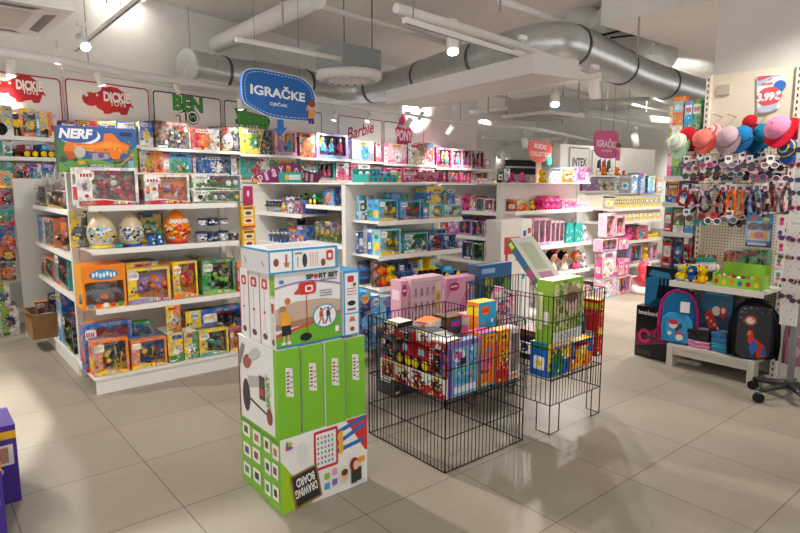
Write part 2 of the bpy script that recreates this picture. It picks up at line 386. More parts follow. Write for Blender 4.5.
        for i in range(70):
            z = h*rng.uniform(.16,.55); a = -PI/2+rng.uniform(-1.25,1.25); dz = h*rng.uniform(.015,.045); da = rng.uniform(.05,.14); cc = rng.choice([c1,c1,c2,c2,C[-1],'w','k'])
            P = []
            for (qa, qz) in ((a-da,z-dz),(a+da,z-dz*.6),(a+da*.8,z+dz),(a-da*.8,z+dz*.8)):
                rr = rad(qz)+.0015+.00012*i; P.append((rr*math.cos(qa), r+rr*math.sin(qa), qz))
            m2.poly(P, cc)
        if c0 == 'o':
            T_, bx_ = text_tris('SMASHERS', .04, 0, 1.); sx_ = r*1.5/(bx_[1]-bx_[0]); mx_ = (bx_[0]+bx_[1])/2
            for tri in T_:
                P = []
                for a, b in tri:
                    z = h*.6+b*sx_*1.3; q = -PI/2+(a-mx_)*sx_/rad(h*.62); rr = rad(z)+.012; P.append((rr*math.cos(q), r+rr*math.sin(q), z))
                m2.poly(P, 'w')
        m2.build('wrap', 'gloss_print', R)
        if near > 1:
            m3 = MB(); m3.lathe([(r*.6,0),(r*.78,.0),(r*.74,.018),(r*.6,.022)], c2, 18, (0,r,0)); m3.build('stand', 'plastic', R)
    elif kind == 'c':
        r = w/2; mb = MB(); mb.lathe([(r*.9,0),(r,.006),(r,h*.8)], C[0], 14, (0,r,0))
        for i in range(10):
            a = -PI/2+rng.uniform(-1.2,1.2); z = h*rng.uniform(.1,.6); da = .25; rr = r+.0012+.0001*i
            mb.poly([(rr*math.cos(a-da), r+rr*math.sin(a-da), z),(rr*math.cos(a+da), r+rr*math.sin(a+da), z),(rr*math.cos(a+da), r+rr*math.sin(a+da), z+h*.16),(rr*math.cos(a-da), r+rr*math.sin(a-da), z+h*.16)], rng.choice(C[1:]+['w']))
        mb.build('tub', 'gloss_print', R); m2 = MB(); m2.lathe([(r*1.03,h*.8),(r*1.03,h*.97),(r*.95,h)], C[-1], 14, (0,r,0)); m2.build('lid', 'plastic', R)
    elif kind == 'p':   # sitting soft animal
        s = h; mb = MB(); c0, c1 = C[0], C[1 % len(C)]; yy = .28*s
        mb.lathe([(.02,.0),(.26*1,.05),(.29,.2),(.22,.38),(.12,.48)], c0, 12) if False else mb.grid([[(r*s*math.cos(2*PI*k/12), yy+r*s*.85*math.sin(2*PI*k/12), z*s) for k in range(12)] for r, z in ((.1,0),(.27,.05),(.29,.2),(.22,.38),(.13,.5))], c0)
        mb.ball((0, yy-.03*s, .7*s), .25*s, c0, 12, 8, (1.08,.95,.98))
        for q in (-1, 1):
            mb.ball((q*.2*s, yy, .92*s), .085*s, c1, 8, 6, (1,.6,1)); mb.tube([(q*.2*s,yy,.42*s),(q*.3*s,yy-.1*s,.3*s),(q*.26*s,yy-.18*s,.2*s)], lambda i: .075*s, c0, 8)
            mb.ball((q*.2*s, yy-.22*s, .09*s), .1*s, c1, 8, 6, (.9,1.2,.9))
        mb.build('body', 'fur', R)
        m2 = MB(); m2.ball((0,yy-.25*s,.66*s), .1*s, c1 if c1 != c0 else 'w', 8, 6, (1.2,.8,.8)); m2.build('muzzle', 'fur', R)
        m3 = MB()
        for q in (-1, 1): m3.ball((q*.1*s, yy-.25*s, .76*s), .028*s, 'k', 6, 5)
        m3.ball((0,yy-.34*s,.69*s), .03*s, 'k', 6, 5); m3.build('face', 'plastic', R)
    elif kind == 'h':   # soft doll with hair and bow
        s = h; yy = .2*s; mb = MB(); mb.grid([[(r*s*math.cos(2*PI*k/12), yy+r*s*.8*math.sin(2*PI*k/12), z*s) for k in range(12)] for r, z in ((.16,0),(.3,.03),(.24,.2),(.14,.38),(.08,.46))], C[0]); mb.build('dress', 'fabric', R)
        mb = MB(); mb.ball((0,yy-.04*s,.66*s), .2*s, 'f', 12, 8)
        for q in (-1,1): mb.tube([(q*.13*s,yy,.36*s),(q*.26*s,yy-.08*s,.22*s)], lambda i: .05*s, 'f', 7)
        for q in (-1,1): mb.ball((q*.08*s,yy-.225*s,.68*s), .03*s, 'k', 6, 5)
        mb.ball((0,yy-.245*s,.6*s), .04*s, 'r', 6, 4, (1.3,.4,.4)); mb.build('head', 'fabric', R)
        mb = MB(); mb.ball((0,yy+.05*s,.72*s), .25*s, C[1 % len(C)], 12, 8, (1.1,.9,1)); mb.build('hair', 'fur', R)
        mb = MB(); mb.ball((-.12*s,yy-.08*s,.96*s), .09*s, C[-1], 8, 5, (1.2,.6,.7)); mb.ball((.12*s,yy-.08*s,.96*s), .09*s, C[-1], 8, 5, (1.2,.6,.7)); mb.ball((0,yy-.1*s,.96*s), .04*s, C[-1], 6, 4); mb.build('bow', 'fabric', R)
    elif kind == 'v':   # four-wheeled toy
        mb = MB(); r = h*.24; c0, c1 = C[0], C[1 % len(C)]
        mb.prism([(-w*.48,h*.25),(w*.48,h*.25),(w*.48,h*.5),(w*.2,h*.55),(w*.1,h*.95),(-w*.3,h*.95),(-w*.38,h*.55),(-w*.48,h*.52)], d*.15, d*.85, c0)
        mb.prism([(-w*.26,h*.6),(w*.1,h*.6),(w*.05,h*.88),(-w*.25,h*.88)], d*.14, d*.15, 'x'); mb.box(-w*.5,d*.1,h*.25,w*.5,d*.9,h*.34,c1); mb.build('body', 'plastic', R)
        for x in (-w*.3, w*.3):
            for y in (d*.1, d*.9):
                m2 = MB(); rings = [[(x+q*math.cos(2*PI*k/12), y+dy, r+q*math.sin(2*PI*k/12)) for k in range(12)] for q, dy in ((r*.5,-d*.12),(r*.95,-d*.1),(r,0),(r*.95,d*.09))]
                m2.grid(rings, lambda i: 'y' if i == 0 and c0 != 'y' else 'k'); m2.build('wheel', 'rubber', R)
    elif kind == 'f':   # small standing figure
        s = h; y = d/2; mb = MB()
        for q in (-1,1): mb.tube([(q*.12*s,y,.015*s),(q*.1*s,y,.25*s),(q*.07*s,y,.42*s)], lambda i: .07*s+.01*s*i, C[1 % len(C)], 6)
        mb.grid([[(rr*s*math.cos(2*PI*k/9), y+rr*s*.7*math.sin(2*PI*k/9), z*s) for k in range(9)] for rr, z in ((.14,.38),(.17,.5),(.2,.64),(.08,.72))], C[0])
        for q in (-1,1): mb.tube([(q*.18*s,y,.64*s),(q*.27*s,y-.05*s,.5*s),(q*.25*s,y-.14*s,.42*s)], lambda i: .06*s-.01*s*i, C[0], 6)
        mb.build('body', 'plastic', R)
        m2 = MB(); m2.ball((0,y,.84*s), .14*s, C[-1] if len(C) > 2 else 'f', 9, 6); m2.ball((0,y+.02*s,.9*s), .15*s, C[1 % len(C)], 9, 5, (1,1,.65)); m2.build('head', 'plastic', R)
    elif kind == 't':   # open tray with small toys in rows
        mb = MB(); g = C[0]; mb.box(-w/2,0,0,w/2,d,.006,g); mb.box(-w/2,0,.006,w/2,.004,h*.45,g); mb.box(-w/2,d-.004,.006,w/2,d,h,g)
        mb.prism([(0,0)]*0 or [(-w/2,.006),(-w/2+.004,.006),(-w/2+.004,h*.6),(-w/2,h*.6)], .004, d-.004, g); mb.prism([(w/2-.004,.006),(w/2,.006),(w/2,h*.6),(w/2-.004,h*.6)], .004, d-.004, g)
        A = Art(); 
        for i in range(6): A.ell(w*(i+.5)/6, h*.22, w*.05, h*.12, C[1+i % max(1,len(C)-1)] if len(C) > 1 else 'w', 8)
        A.lay(mb, (-w/2,0,0),(1,0,0),(0,0,1)); mb.build('tray', 'printed_card', R)
        n = max(3, int(w/.07)); 
        for j in range(2):
            for i in range(n):
                m2 = MB(); r = min(w/n*.46, d*.2); x = -w/2+w*(i+.5)/n; y = d*(.3+.42*j)
                m2.ball((x,y,.006+r*.9), r*.9, rng.choice(C[1:] or C), 8, 6); m2.ball((x,y-r*.2,.006+r*2.0), r*.55, rng.choice(C[1:]+['w']), 8, 5); m2.build('small_toy', 'plastic', R)
    elif kind == 'k':
        mb = MB(); mb.prism([(-w*.5,0),(w*.5,0),(w*.5,h*.6),(w*.36,h*.85),(-w*.36,h*.85),(-w*.5,h*.6)], 0, d, C[0])
        for i in range(10): 
            x = rng.uniform(-.35,.35)*w; z = h*rng.uniform(.12,.55); mb.poly([(x-.05*w,-.001-.0002*i,z-.05*h),(x+.05*w,-.001-.0002*i,z-.05*h),(x,-.001-.0002*i,z+.08*h)], rng.choice(C[1:]+['w']))
        mb.build('shell', 'plastic', R); m2 = MB(); m2.tube([(-w*.2,d/2,h*.85),(-w*.15,d/2,h),(w*.15,d/2,h),(w*.2,d/2,h*.85)], h*.04, C[-1], 6); m2.build('handle', 'plastic', R)
    elif kind == 'n':
        mb = MB(); N = 7; g = C[0]
        fr = [[(-w/2+w*i/N, d*.5-d*.5*math.sin(PI*i/N)*math.sin(PI*min(j/8+.02,.98)), h*j/8) for i in range(N+1)] for j in range(9)]
        bk = [[(-w/2+w*i/N, d*.5+d*.4*math.sin(PI*i/N)*math.sin(PI*min(j/8+.02,.98)), h*j/8) for i in range(N, -1, -1)] for j in range(9)]
        mb.grid([a+b for a, b in zip(fr, bk)], lambda i: C[(i*7+int(w*999)) % len(C)]); mb.build('bag', 'gloss_print', R)
        m2 = MB(); m2.box(-w*.5,d*.45,h*.86,w*.5,d*.55,h*1.02,C[-1]); m2.build('header_card', 'printed_card', R)
    return R
# ------------------------------------------------------------------ shelves: a face is a vertical plane through O, seen from its -Y side after turning by th
ORD = ['first','second','third','fourth','fifth','sixth','seventh','eighth','ninth','tenth','eleventh','twelfth']+['%dth' % i for i in range(13, 20)]+['20th','21st','22nd','23rd','24th','25th','26th','27th','28th','29th','30th']
class Face:
    def __init__(s, ox, oy, th=0.):
        s.O = Vector((ox, oy, 0)); s.th = th; s.X = Vector((math.cos(th), math.sin(th), 0)); s.N = Vector((math.sin(th), -math.cos(th), 0))
    def hit(s, px, py, back=0.):
        d = ray(px, py); t = (s.O-s.N*back-EYE).dot(s.N)/d.dot(s.N); p = EYE+d*t
        return (p-s.O).dot(s.X), p.z
    def P(s, a, back=0., z=0.): return s.O+s.X*a-s.N*back+Vector((0,0,z))
ITEMS = []; SHELVES = []
def shelf_above(p, z): return [s[4] for s in SHELVES if s[0]-.05 < p.x < s[1]+.05 and s[2]-.02 < p.y < s[3]+.05 and s[4] > z+.03]
def stock(face, z, shelf, rows, depth=.25, back=.02, near=0, seed=1, grp=None, zmax=None, srange=None):
    """rows: 'px0 px1 pytop colours kind[*n][^][>setback] description' ; ^ = stands on the previous item"""
    rng = random.Random(seed*7919+13); L = []; prev = None
    for ln in rows.strip().split('\n'):
        q = ln.strip().split(None, 5)
        if len(q) < 5: continue
        x0, x1, yt = float(q[0]), float(q[1]), float(q[2]); cs = list(q[3]); kd = q[4]; desc = q[5] if len(q) > 5 else None
        up = '^' in kd; kd = kd.replace('^', ''); bk = back; n = 1
        m_ = re.match(r'([a-z])((?:[>*][0-9.]+)*)$', kd); kd = m_.group(1)
        for t_, b_ in re.findall(r'([>*])([0-9.]+)', m_.group(2)):
            if t_ == '>': bk = back+float(b_)
            else: n = int(b_)
        for i in range(n):
            a0, a1 = x0+(x1-x0)*i/n, x0+(x1-x0)*(i+1)/n; xm = (a0+a1)/2
            zb = (prev[i if len(prev) > i else -1]+.001) if up and prev else z
            s, zt = face.hit(xm, yt, bk); by = proj(face.P(s, bk, zb))[1]; ym = (yt+by)/2
            s0 = face.hit(a0, ym, bk)[0]; s1 = face.hit(a1, ym, bk)[0]; zt = face.hit(xm, yt, bk)[1]
            srange = srange or getattr(face, 'rng', None)
            if srange: s0 = max(s0, srange[0]+.006); s1 = min(s1, srange[1]-.006)
            if s1-s0 < .012: continue
            zc = min([zmax or 9]+shelf_above(face.P((s0+s1)/2, bk+.08), zb)); zt = min(zt, zc-.006)
            L.append(dict(k=kd, s=(s0+s1)/2, w=(s1-s0)*.975, h=max(zt-zb, .02), z=zb, bk=bk, C=cs, desc=desc, up=up, x=xm, i=i, n=n))
        if not up: prev = []
        base = L[-n:] or [dict(z=z, h=.1)]
        prev = [b['z']+b['h'] for b in base]
    for a in L:
        for b in L:
            if a is b or abs(a['bk']-b['bk']) > .03 or a['s'] >= b['s'] or a['z'] >= b['z']+b['h'] or b['z'] >= a['z']+a['h']: continue
            ov = (a['s']+a['w']/2)-(b['s']-b['w']/2)+.001
            if 0 < ov < .6*min(a['w'], b['w']): a['w'] -= ov/2; a['s'] -= ov/4; b['w'] -= ov/2; b['s'] += ov/4
    names = {}
    order = sorted([l for l in L], key=lambda l: (l['x'], l['z']))
    for r, l in enumerate(order): l['ord'] = r
    # ordinal among same description when several, else none
    for l in L:
        nm, noun, cat = NOUN[l['k']]
        if not l['desc']:
            cn = [NAMES[c] for c in dict.fromkeys(l['C']) if c in NAMES][:2]; l['desc'] = ' and '.join(cn)+' '+noun
        names.setdefault(l['desc'], []).append(l)
    for dsc, g in names.items():
        g.sort(key=lambda l: (l['x'], l['z']))
        for i, l in enumerate(g):
            if len(g) == 1: l['lab'] = '%s on %s' % (dsc, shelf)
            else: l['lab'] = '%s, %s from left on %s' % (dsc, ORD[i], shelf)
    for l in L:
        nm, noun, cat = NOUN[l['k']]
        d = depth+back-l['bk']
        if l['k'] in 'cfp': d = min(d, l['w'])
        if l['k'] == 'l': d = min(.1, d)
        for m in L:
            if m is l or m['bk'] <= l['bk']+.005: continue
            if abs(m['s']-l['s']) < (m['w']+l['w'])/2 and m['z'] < l['z']+l['h'] and l['z'] < m['z']+m['h']: d = min(d, m['bk']-l['bk']-.004)
        d = max(d, .02)
        if l['up']: d = d*.96
        o = make_item(l['k'], l['w'], l['h'], d, l['C'], rng, nm, near)
        o.location = face.P(l['s'], l['bk'], l['z']+.003); o.rotation_euler.z = face.th
        tag(o, l['lab'], cat, grp or ('goods on '+shelf)); ITEMS.append(o)
    return L
# ------------------------------------------------------------------ room
CEIL = 4.1
WHITE = 'e9e6e0'
def floor_mat():
    m = bpy.data.materials.new('stone_tiles'); m.use_nodes = True; nt = m.node_tree; b = nt.nodes['Principled BSDF']; N = nt.nodes.new; Lk = nt.links.new
    tc = N('ShaderNodeTexCoord'); sp = N('ShaderNodeSeparateXYZ'); Lk(tc.outputs['Object'], sp.inputs[0])
    def m2(op, a, bb):
        n = N('ShaderNodeMath'); n.operation = op
        for i, q in enumerate((a, bb)):
            if q is None: continue
            if isinstance(q, (int, float)): n.inputs[i].default_value = q
            else: Lk(q, n.inputs[i])
        return n.outputs[0]
    e = []; fl = []
    for ax, o0, T in ((0, .935, .655), (1, .91, .632)):
        t = m2('DIVIDE', m2('SUBTRACT', sp.outputs[ax], o0), T); f = m2('FRACT', t, None); fl.append(m2('FLOOR', t, None))
        e.append(m2('MULTIPLY', m2('SUBTRACT', .5, m2('ABSOLUTE', m2('SUBTRACT', f, .5), None)), T))
    edge = m2('MINIMUM', e[0], e[1]); g = N('ShaderNodeMapRange'); g.inputs[1].default_value = .0012; g.inputs[2].default_value = .0042; Lk(edge, g.inputs[0])
    cx = N('ShaderNodeCombineXYZ'); Lk(fl[0], cx.inputs[0]); Lk(fl[1], cx.inputs[1]); wn = N('ShaderNodeTexWhiteNoise'); wn.noise_dimensions = '2D'; Lk(cx.outputs[0], wn.inputs[0])
    nz = N('ShaderNodeTexNoise'); nz.inputs['Scale'].default_value = 1.6; nz.inputs['Detail'].default_value = 6; Lk(tc.outputs['Object'], nz.inputs['Vector'])
    nz2 = N('ShaderNodeTexNoise'); nz2.inputs['Scale'].default_value = 22; nz2.inputs['Detail'].default_value = 4; Lk(tc.outputs['Object'], nz2.inputs['Vector'])
    v = m2('ADD', m2('ADD', m2('MULTIPLY', wn.outputs[0], .07), m2('MULTIPLY', nz.outputs[0], .30)), m2('MULTIPLY', nz2.outputs[0], .12))
    v = m2('ADD', v, .70)
    mx = N('ShaderNodeVectorMath'); mx.operation = 'SCALE'; mx.inputs[0].default_value = lin('9a9183')[:3]; Lk(v, mx.inputs['Scale'])
    mc = N('ShaderNodeMix'); mc.data_type = 'RGBA'; mc.inputs[6].default_value = lin('5e574d'); Lk(g.outputs[0], mc.inputs[0]); Lk(mx.outputs[0], mc.inputs[7])
    Lk(mc.outputs[2], b.inputs['Base Color']); b.inputs['Roughness'].default_value = .42; b.inputs['Specular IOR Level'].default_value = .35
    rr = N('ShaderNodeMapRange'); rr.inputs[3].default_value = .34; rr.inputs[4].default_value = .55; Lk(nz.outputs[0], rr.inputs[0]); Lk(rr.outputs[0], b.inputs['Roughness'])
    MATS['stone_tiles'] = m
floor_mat()
mb = MB(); mb.box(-6, -5, -.1, 24, 20, 0, 'w'); struct(mb.build('floor', 'stone_tiles'))
mb = MB(); mb.box(-6, -5, CEIL, 24, 20, CEIL+.1, 'e6e3de'); struct(mb.build('ceiling', 'plaster'))
# back wall (turned a little) with the wall shelving in front of it
TW = math.radians(14.6)
FW_ = Face(.9, 7.95, TW)           # front edge of the wall shelves
WB = .46
s_end = FW_.hit(476.5, 150, WB)[0]
def wall_box(name, face, s0, s1, b0, b1, z0, z1, c='e2dfda'):
    mb = MB(); mb.box(s0, b0, z0, s1, b1, z1, c); o = mb.build(name, 'plaster', None, face.O, face.th); return struct(o)
wall_box('wall_back', FW_, -4, s_end, WB, WB+.2, 0, CEIL)
fw = lambda px, py, y: aty(px, py, y)
mb = MB(); mb.box(9.5, 15.5, 0, 24, 15.7, CEIL, 'ece9e4'); struct(mb.build('wall_far', 'plaster'))
xr = fw(560, 160, 8.6).x
mb = MB(); mb.box(20, 3, 0, 20.2, 15.5, CEIL, 'e6e3de'); struct(mb.build('wall_right_far', 'plaster'))
mb = MB(); mb.box(xr, 8.6, 0, xr+4.5, 8.8, aty(580, 145, 8.6).z, 'ece9e4'); struct(mb.build('wall_side', 'plaster'))
mb = MB(); mb.box(5.5, -1.2, 0, 6.4, 2.37, CEIL, 'cfcac4'); struct(mb.build('wall_right', 'plaster'))
# beams under the slab
def beam(name, x0, y0, x1, y1, z0, c='dedbd6', z1=CEIL):
    mb = MB(); mb.box(x0, y0, z0, x1, y1, z1, c); struct(mb.build(name, 'plaster'))
beam('trim_1', 6.6, 2.5, 24, 4.2, 3.45)
beam('trim_2', -3, 5.2, 2.6, 5.5, 3.75)
# ------------------------------------------------------------------ shop shelving
def slab(root, name, x0, y0, z0, x1, y1, z1, c=WHITE, m='painted_metal', bevel=0):
    mb = MB(); L = root.matrix_basis.translation if root else Vector((0,0,0)); L = root.location if root else L
    mb.box(x0-L.x, y0-L.y, z0-L.z, x1-L.x, y1-L.y, z1-L.z, c); return mb.build(name, m, root, None, 0, bevel)
def sub(parent, rootloc, name, x0, y0, z0, x1, y1, z1, c, m='painted_metal'):
    mb = MB(); L = rootloc; mb.box(x0-L.x, y0-L.y, z0-L.z, x1-L.x, y1-L.y, z1-L.z, c); return mb.build(name, m, parent)
def shelf_y(root, x0, x1, y, z, dep, rail='efece6'):
    SHELVES.append((x0,x1,y,y+dep,z-.04)); s = slab(root, 'shelf', x0, y, z-.022, x1, y+dep, z); sub(s, root.location, 'price_rail', x0, y-.01, z-.038, x1, y, z+.004, rail)
def shelf_x(root, x, y0, y1, z, dep, rail='efece6'):
    SHELVES.append((x,x+dep,y0,y1,z-.04)); s = slab(root, 'shelf', x, y0, z-.022, x+dep, y1, z); sub(s, root.location, 'price_rail', x-.01, y0, z-.038, x, y1, z+.004, rail)
def post(root, x, y, z1, w=.05, d=.06):
    p = slab(root, 'upright_post', x-w/2, y-d/2, 0, x+w/2, y+d/2, z1, 'dedbd4')
def base_y(root, x0, x1, y, y1, z):
    slab(root, 'base_deck', x0, y, z-.02, x1, y1, z); slab(root, 'kick_plate', x0+.01, y+.012, 0, x1-.01, y+.03, z-.02)
def base_x(root, x, x1, y0, y1, z):
    slab(root, 'base_deck', x, y0, z-.02, x1, y1, z); slab(root, 'kick_plate', x+.012, y0+.01, 0, x+.03, y1-.01, z-.02)
# --- gondola with the eggs (end bay faces the camera, long side faces left)
AY = 4.93; AB = 5.34; AX0 = 1.03; AX1 = 2.27; AH = aty(95, 172, AY+.14).z-.012
zA = [aty(150, 205, AY).z, aty(150, 246.5, AY).z, aty(150, 303.5, AY).z, .13]
GA = empty('gondola_shelving', (AX0, AY, 0), 0, 'white shelving unit of giant eggs and plush boxes on the left', 'shelving', None)
base_y(GA, .985, AX1+.03, 4.77, 5.34, .13)
for z in zA[:3]: shelf_y(GA, AX0+.03, AX1-.03, AY, z, AB-AY)
slab(GA, 'back_panel', AX0+.03, AB, .1, AX1-.03, AB+.03, AH-.02, 'e3e0d8')
for x in (AX0, AX1): post(GA, x, AB+.02, AH)
slab(GA, 'top_cap', AX0-.025, AB-.15, AH, AX1+.025, AB+.06, AH+.012)
zS = [aty(62, 209, 5.5).z, .98, .58]
SX = 1.0
zS = [atx(50, 208, SX).z, atx(50, 248, SX).z, atx(48, 281, SX).z]
base_x(GA, .985, 1.45, 5.36, 7.1, .13)
for z in zS: shelf_x(GA, SX+.02, 5.39, 7.08, z, .4)
slab(GA, 'side_panel', .86, 7.1, 0, 1.45, 7.13, AH-.03, 'dcd9d2')
slab(GA, 'back_panel', 1.43, 5.37, .1, 1.46, 7.1, AH-.05, 'd8d4cc')
# --- gondola with the blue family boxes (end bay) and the toy figures (long side)
CY = 4.2; CX0 = 3.2; CX1 = 4.32; CB = 4.62; CH = 1.583
zC = [aty(420, 219.5, CY).z, aty(420, 252.5, CY).z, aty(395, 286, CY).z, .13]
GC = empty('gondola_shelving', (CX0, CY, 0), 0, 'white shelving unit of blue boxed playsets in the middle', 'shelving')
base_y(GC, CX0-.02, CX1+.02, 4.02, CB, .13)
for z in zC[:3]: shelf_y(GC, CX0+.03, CX1-.03, CY, z, CB-CY)
slab(GC, 'back_panel', CX0+.03, CB, .1, CX1-.03, CB+.03, CH-.02, 'e3e0d8')
for x in (CX0, CX1): post(GC, x, CB+.02, CH, .07)
slab(GC, 'top_cap', CX0-.035, CY+.12, CH-.01, CX1+.035, CB+.06, CH+.006)
BX = 3.2
zB = [atx(330, 206, BX).z, atx(330, 244, BX).z, atx(284, 213, BX).z, atx(284, 244, BX).z]
ymid = atx(304.5, 213, BX).y; yfar = atx(261, 213, BX).y
base_x(GC, BX-.02, 3.66, 4.68, yfar, .13)
for z in zB[:2]: shelf_x(GC, BX+.02, 4.68, ymid-.01, z, .4)
for z in zB[2:]: shelf_x(GC, BX-.03, ymid, yfar, z, .45)
slab(GC, 'back_panel', 3.62, 4.66, .1, 3.65, yfar, CH-.03, 'd8d4cc')
slab(GC, 'side_panel', 2.98, yfar, 0, 3.66, yfar+.03, CH-.01, 'e3e0da')
slab(GC, 'top_cap', BX-.02, 4.68, CH-.01, 3.66, yfar+.03, CH+.004)
# --- gondola with the pink doll shelves
EY = 4.25; EX0 = aty(513, 210, EY).x; EX1 = aty(592, 208, EY).x; EB = 4.45; EH = 1.585
zE = [aty(560, 209.5, EY).z, aty(560, 244.5, EY).z, aty(560, 272.5, EY).z, .13]
GE = empty('gondola_shelving', (EX0, EY, 0), 0, 'pale shelving unit of pink dolls behind the tall wire basket', 'shelving')
base_y(GE, EX0, EX1, 4.05, EB, .13)
for z in zE[:3]: shelf_y(GE, EX0+.03, EX1, EY, z, EB-EY)
slab(GE, 'back_panel', EX0+.03, EB, .1, EX1-.03, EB+.03, EH-.02, 'e6d8d4')
post(GE, EX0+.02, EB-.01, EH, .07, .08); post(GE, EX1-.03, EB+.02, EH, .06)
slab(GE, 'top_cap', EX0-.03, EY+.05, EH-.012, EX1+.03, EB+.06, EH)
DX = EX0+.05
yd0 = 4.5; yd1 = atx(450, 211, DX).y+.6
zD = [atx(487, 212, DX).z, atx(480, 237, DX).z, atx(475, 260.5, DX).z]
base_x(GE, DX-.02, DX+.42, yd0, yd1, .13)
for z in zD: shelf_x(GE, DX, yd0, yd1, z, .4)
slab(GE, 'back_panel', DX+.42, yd0, .1, DX+.45, yd1, EH-.03, 'ddd5d0')
slab(GE, 'top_cap', DX-.02, yd0, EH-.012, DX+.46, yd1, EH-.002)
# --- gondola with the yellow packs far right
GY = 4.75; GX0 = aty(607, 195, GY).x; GX1 = aty(664, 195, GY).x; GH = aty(635, 193, GY+.3).z
GG = empty('gondola_shelving', (GX0, GY, 0), 0, 'white shelving unit of small yellow packs at the far right aisle', 'shelving')
zG = [aty(640, 207.5, GY).z, aty(640, 220.5, GY).z, aty(640, 240, GY).z, aty(640, 263, GY).z, .13]
base_y(GG, GX0, GX1, 4.55, GY+.4, .13)
for z in zG[:4]: shelf_y(GG, GX0+.03, GX1-.03, GY, z, .4)
slab(GG, 'back_panel', GX0+.03, GY+.4, .1, GX1-.03, GY+.43, GH-.02, 'e3e0d8')
for x in (GX0, GX1): post(GG, x, GY+.42, GH, .08)
FX = aty(605, 212, GY+.46).x; yf0 = GY+.45; yf1 = yf0+1.6
zF = [atx(598, 212, FX).z, atx(598, 235, FX).z, atx(598, 257, FX).z]
base_x(GG, FX-.02, FX+.42, yf0, yf1, .13)
for z in zF: shelf_x(GG, FX, yf0, yf1, z, .4)
slab(GG, 'back_panel', FX+.42, yf0, .1, FX+.45, yf1, GH-.03, 'ddd5d0')
# --- wall shelving, bay by bay
WS = empty('shop_shelving', FW_.O, TW, 'long white wall shelving under the brand sign boards', 'shelving')
zW1 = FW_.hit(190, 149.5)[1]; zW2 = FW_.hit(190, 176.5)[1]; zW3 = 1.28
def wshelf(s0, s1, z, dep=.41):
    mb = MB(); mb.box(s0, 0, z-.025, s1, dep, z, WHITE); o = mb.build('shelf', 'painted_metal', WS); m2 = MB(); m2.box(s0, -.01, z-.04, s1, 0, z+.004, 'f2f0ea'); m2.build('price_rail', 'painted_metal', o)
BAYS = [-1.5, -.3]+[]
sb = [FW_.hit(x, 150)[0] for x in (57, 140, 240, 300, 351, 383, 436, 476)]
zW = []
for i, (xa, xb, yb) in enumerate(((57,140,143),(140,240,149.5),(240,300,155),(300,351,158.5),(351,383,161.5),(383,436,164.5),(436,492,168.5))):
    s0 = FW_.hit(xa, yb)[0]; s1 = FW_.hit(xb, yb)[0]; z = FW_.hit((xa+xb)/2, yb)[1]; zW.append((s0, s1, z)); wshelf(s0+.004, s1-.004, z)
zWb = []
for i, (xa, xb, yb) in enumerate(((57,140,173),(140,240,177),(240,300,180),(300,351,180.5),(351,383,181),(383,436,182.5),(436,492,184))):
    s0 = FW_.hit(xa, yb)[0]; s1 = FW_.hit(xb, yb)[0]; z = FW_.hit((xa+xb)/2, yb)[1]; zWb.append((s0, s1, z)); wshelf(s0+.004, s1-.004, z)
for s in [zW[0][0]]+[q[1] for q in zW]:
    mb = MB(); mb.box(s-.02, .37, 0, s+.02, .415, 1.93, 'dedbd4'); mb.build('upright_post', 'painted_metal', WS)
mb = MB(); mb.box(zW[0][0], -.05, .11, zW[-1][1], .44, .13, WHITE); mb.build('base_deck', 'painted_metal', WS)
mb = MB(); mb.box(zW[0][0], -.03, 0, zW[-1][1], -.01, .11, WHITE); mb.build('kick_plate', 'painted_metal', WS)
# left-hand bay
zL = [FW_.hit(20, 136.5)[1], FW_.hit(20, 157)[1], FW_.hit(20, 167)[1]]
sl0 = FW_.hit(-25, 150)[0]; sl1 = zW[0][0]
WL = empty('shop_shelving', FW_.O, TW, 'white wall shelving bay of yellow construction toys at the left edge', 'shelving')
for z in zL[:2]+[zL[2]-.2, .9, .5]:
    mb = MB(); mb.box(sl0, 0, z-.025, sl1-.03, .41, z, WHITE); o = mb.build('shelf', 'painted_metal', WL); m2 = MB(); m2.box(sl0, -.01, z-.04, sl1-.03, 0, z+.004, 'f4f2ec'); m2.build('price_rail', 'painted_metal', o)
mb = MB(); mb.box(sl0, -.05, 0, sl1-.03, .44, .13, WHITE); mb.build('base_deck', 'painted_metal', WL)
# ------------------------------------------------------------------ goods on the shelves
fA = Face(0, AY); fAt = Face(0, AY+.12)
stock(fA, zA[0], 'the shelf above the eggs', '''
77 139 168 wrd w red and white boxed robot creature
144 190 175 wro w orange boxed robot creature
193 244 190.5 wgrk w green lizard boxed toy
194 242 175 wgd w^ upper grey boxed dinosaur toy''', .22, .03, 2, 1, 'boxed robot animals')
stock(fA, zA[1], 'the egg shelf', '''
71 90 210 yan l>.14 yellow carded figure pack
89 120 212 ecyw e large beige surprise egg
120.5 147.5 212.5 ewbt e large beige surprise egg
148.5 156 233 bgn c blue slime tub
156.5 164.5 231 bng c blue slime tub
141 166 213 ayg l>.17 dark green carded figure pack
167 195 209.5 oyr e large orange surprise egg
198 209 232 swn c grey mystery tub
209 220 232 nsa c grey mystery tub
220.5 230 231 swn c grey mystery tub
230 240.5 232 ans c grey mystery tub
''', .36, .03, 2, 2, 'eggs and tubs')
stock(fA, zA[1]+.135, 'the egg shelf, upper row', '''
199.5 209 219 swn c grey stacked tub
209.5 219.5 218 nsa c grey stacked tub
220.5 230 219 swa c grey stacked tub''', .3, .035, 2, 3, 'stacked mystery tubs')
stock(fA, zA[2], 'the shelf under the eggs', '''
126 160 262 yuk b>.1 tall yellow and lilac toy box
160 172 263 kyo b>.12 black and yellow toy box
127 171 268 yuo w yellow window box of purple and peach toys
173 198 262 yor w yellow window box with orange octopus shape
199 206 258 kgy s>.1 black and green toy box
202 236 260 glk w green bubble monster window box
237 243 262 roh s red narrow toy box''', .34, .03, 2, 4, 'toys under the eggs')
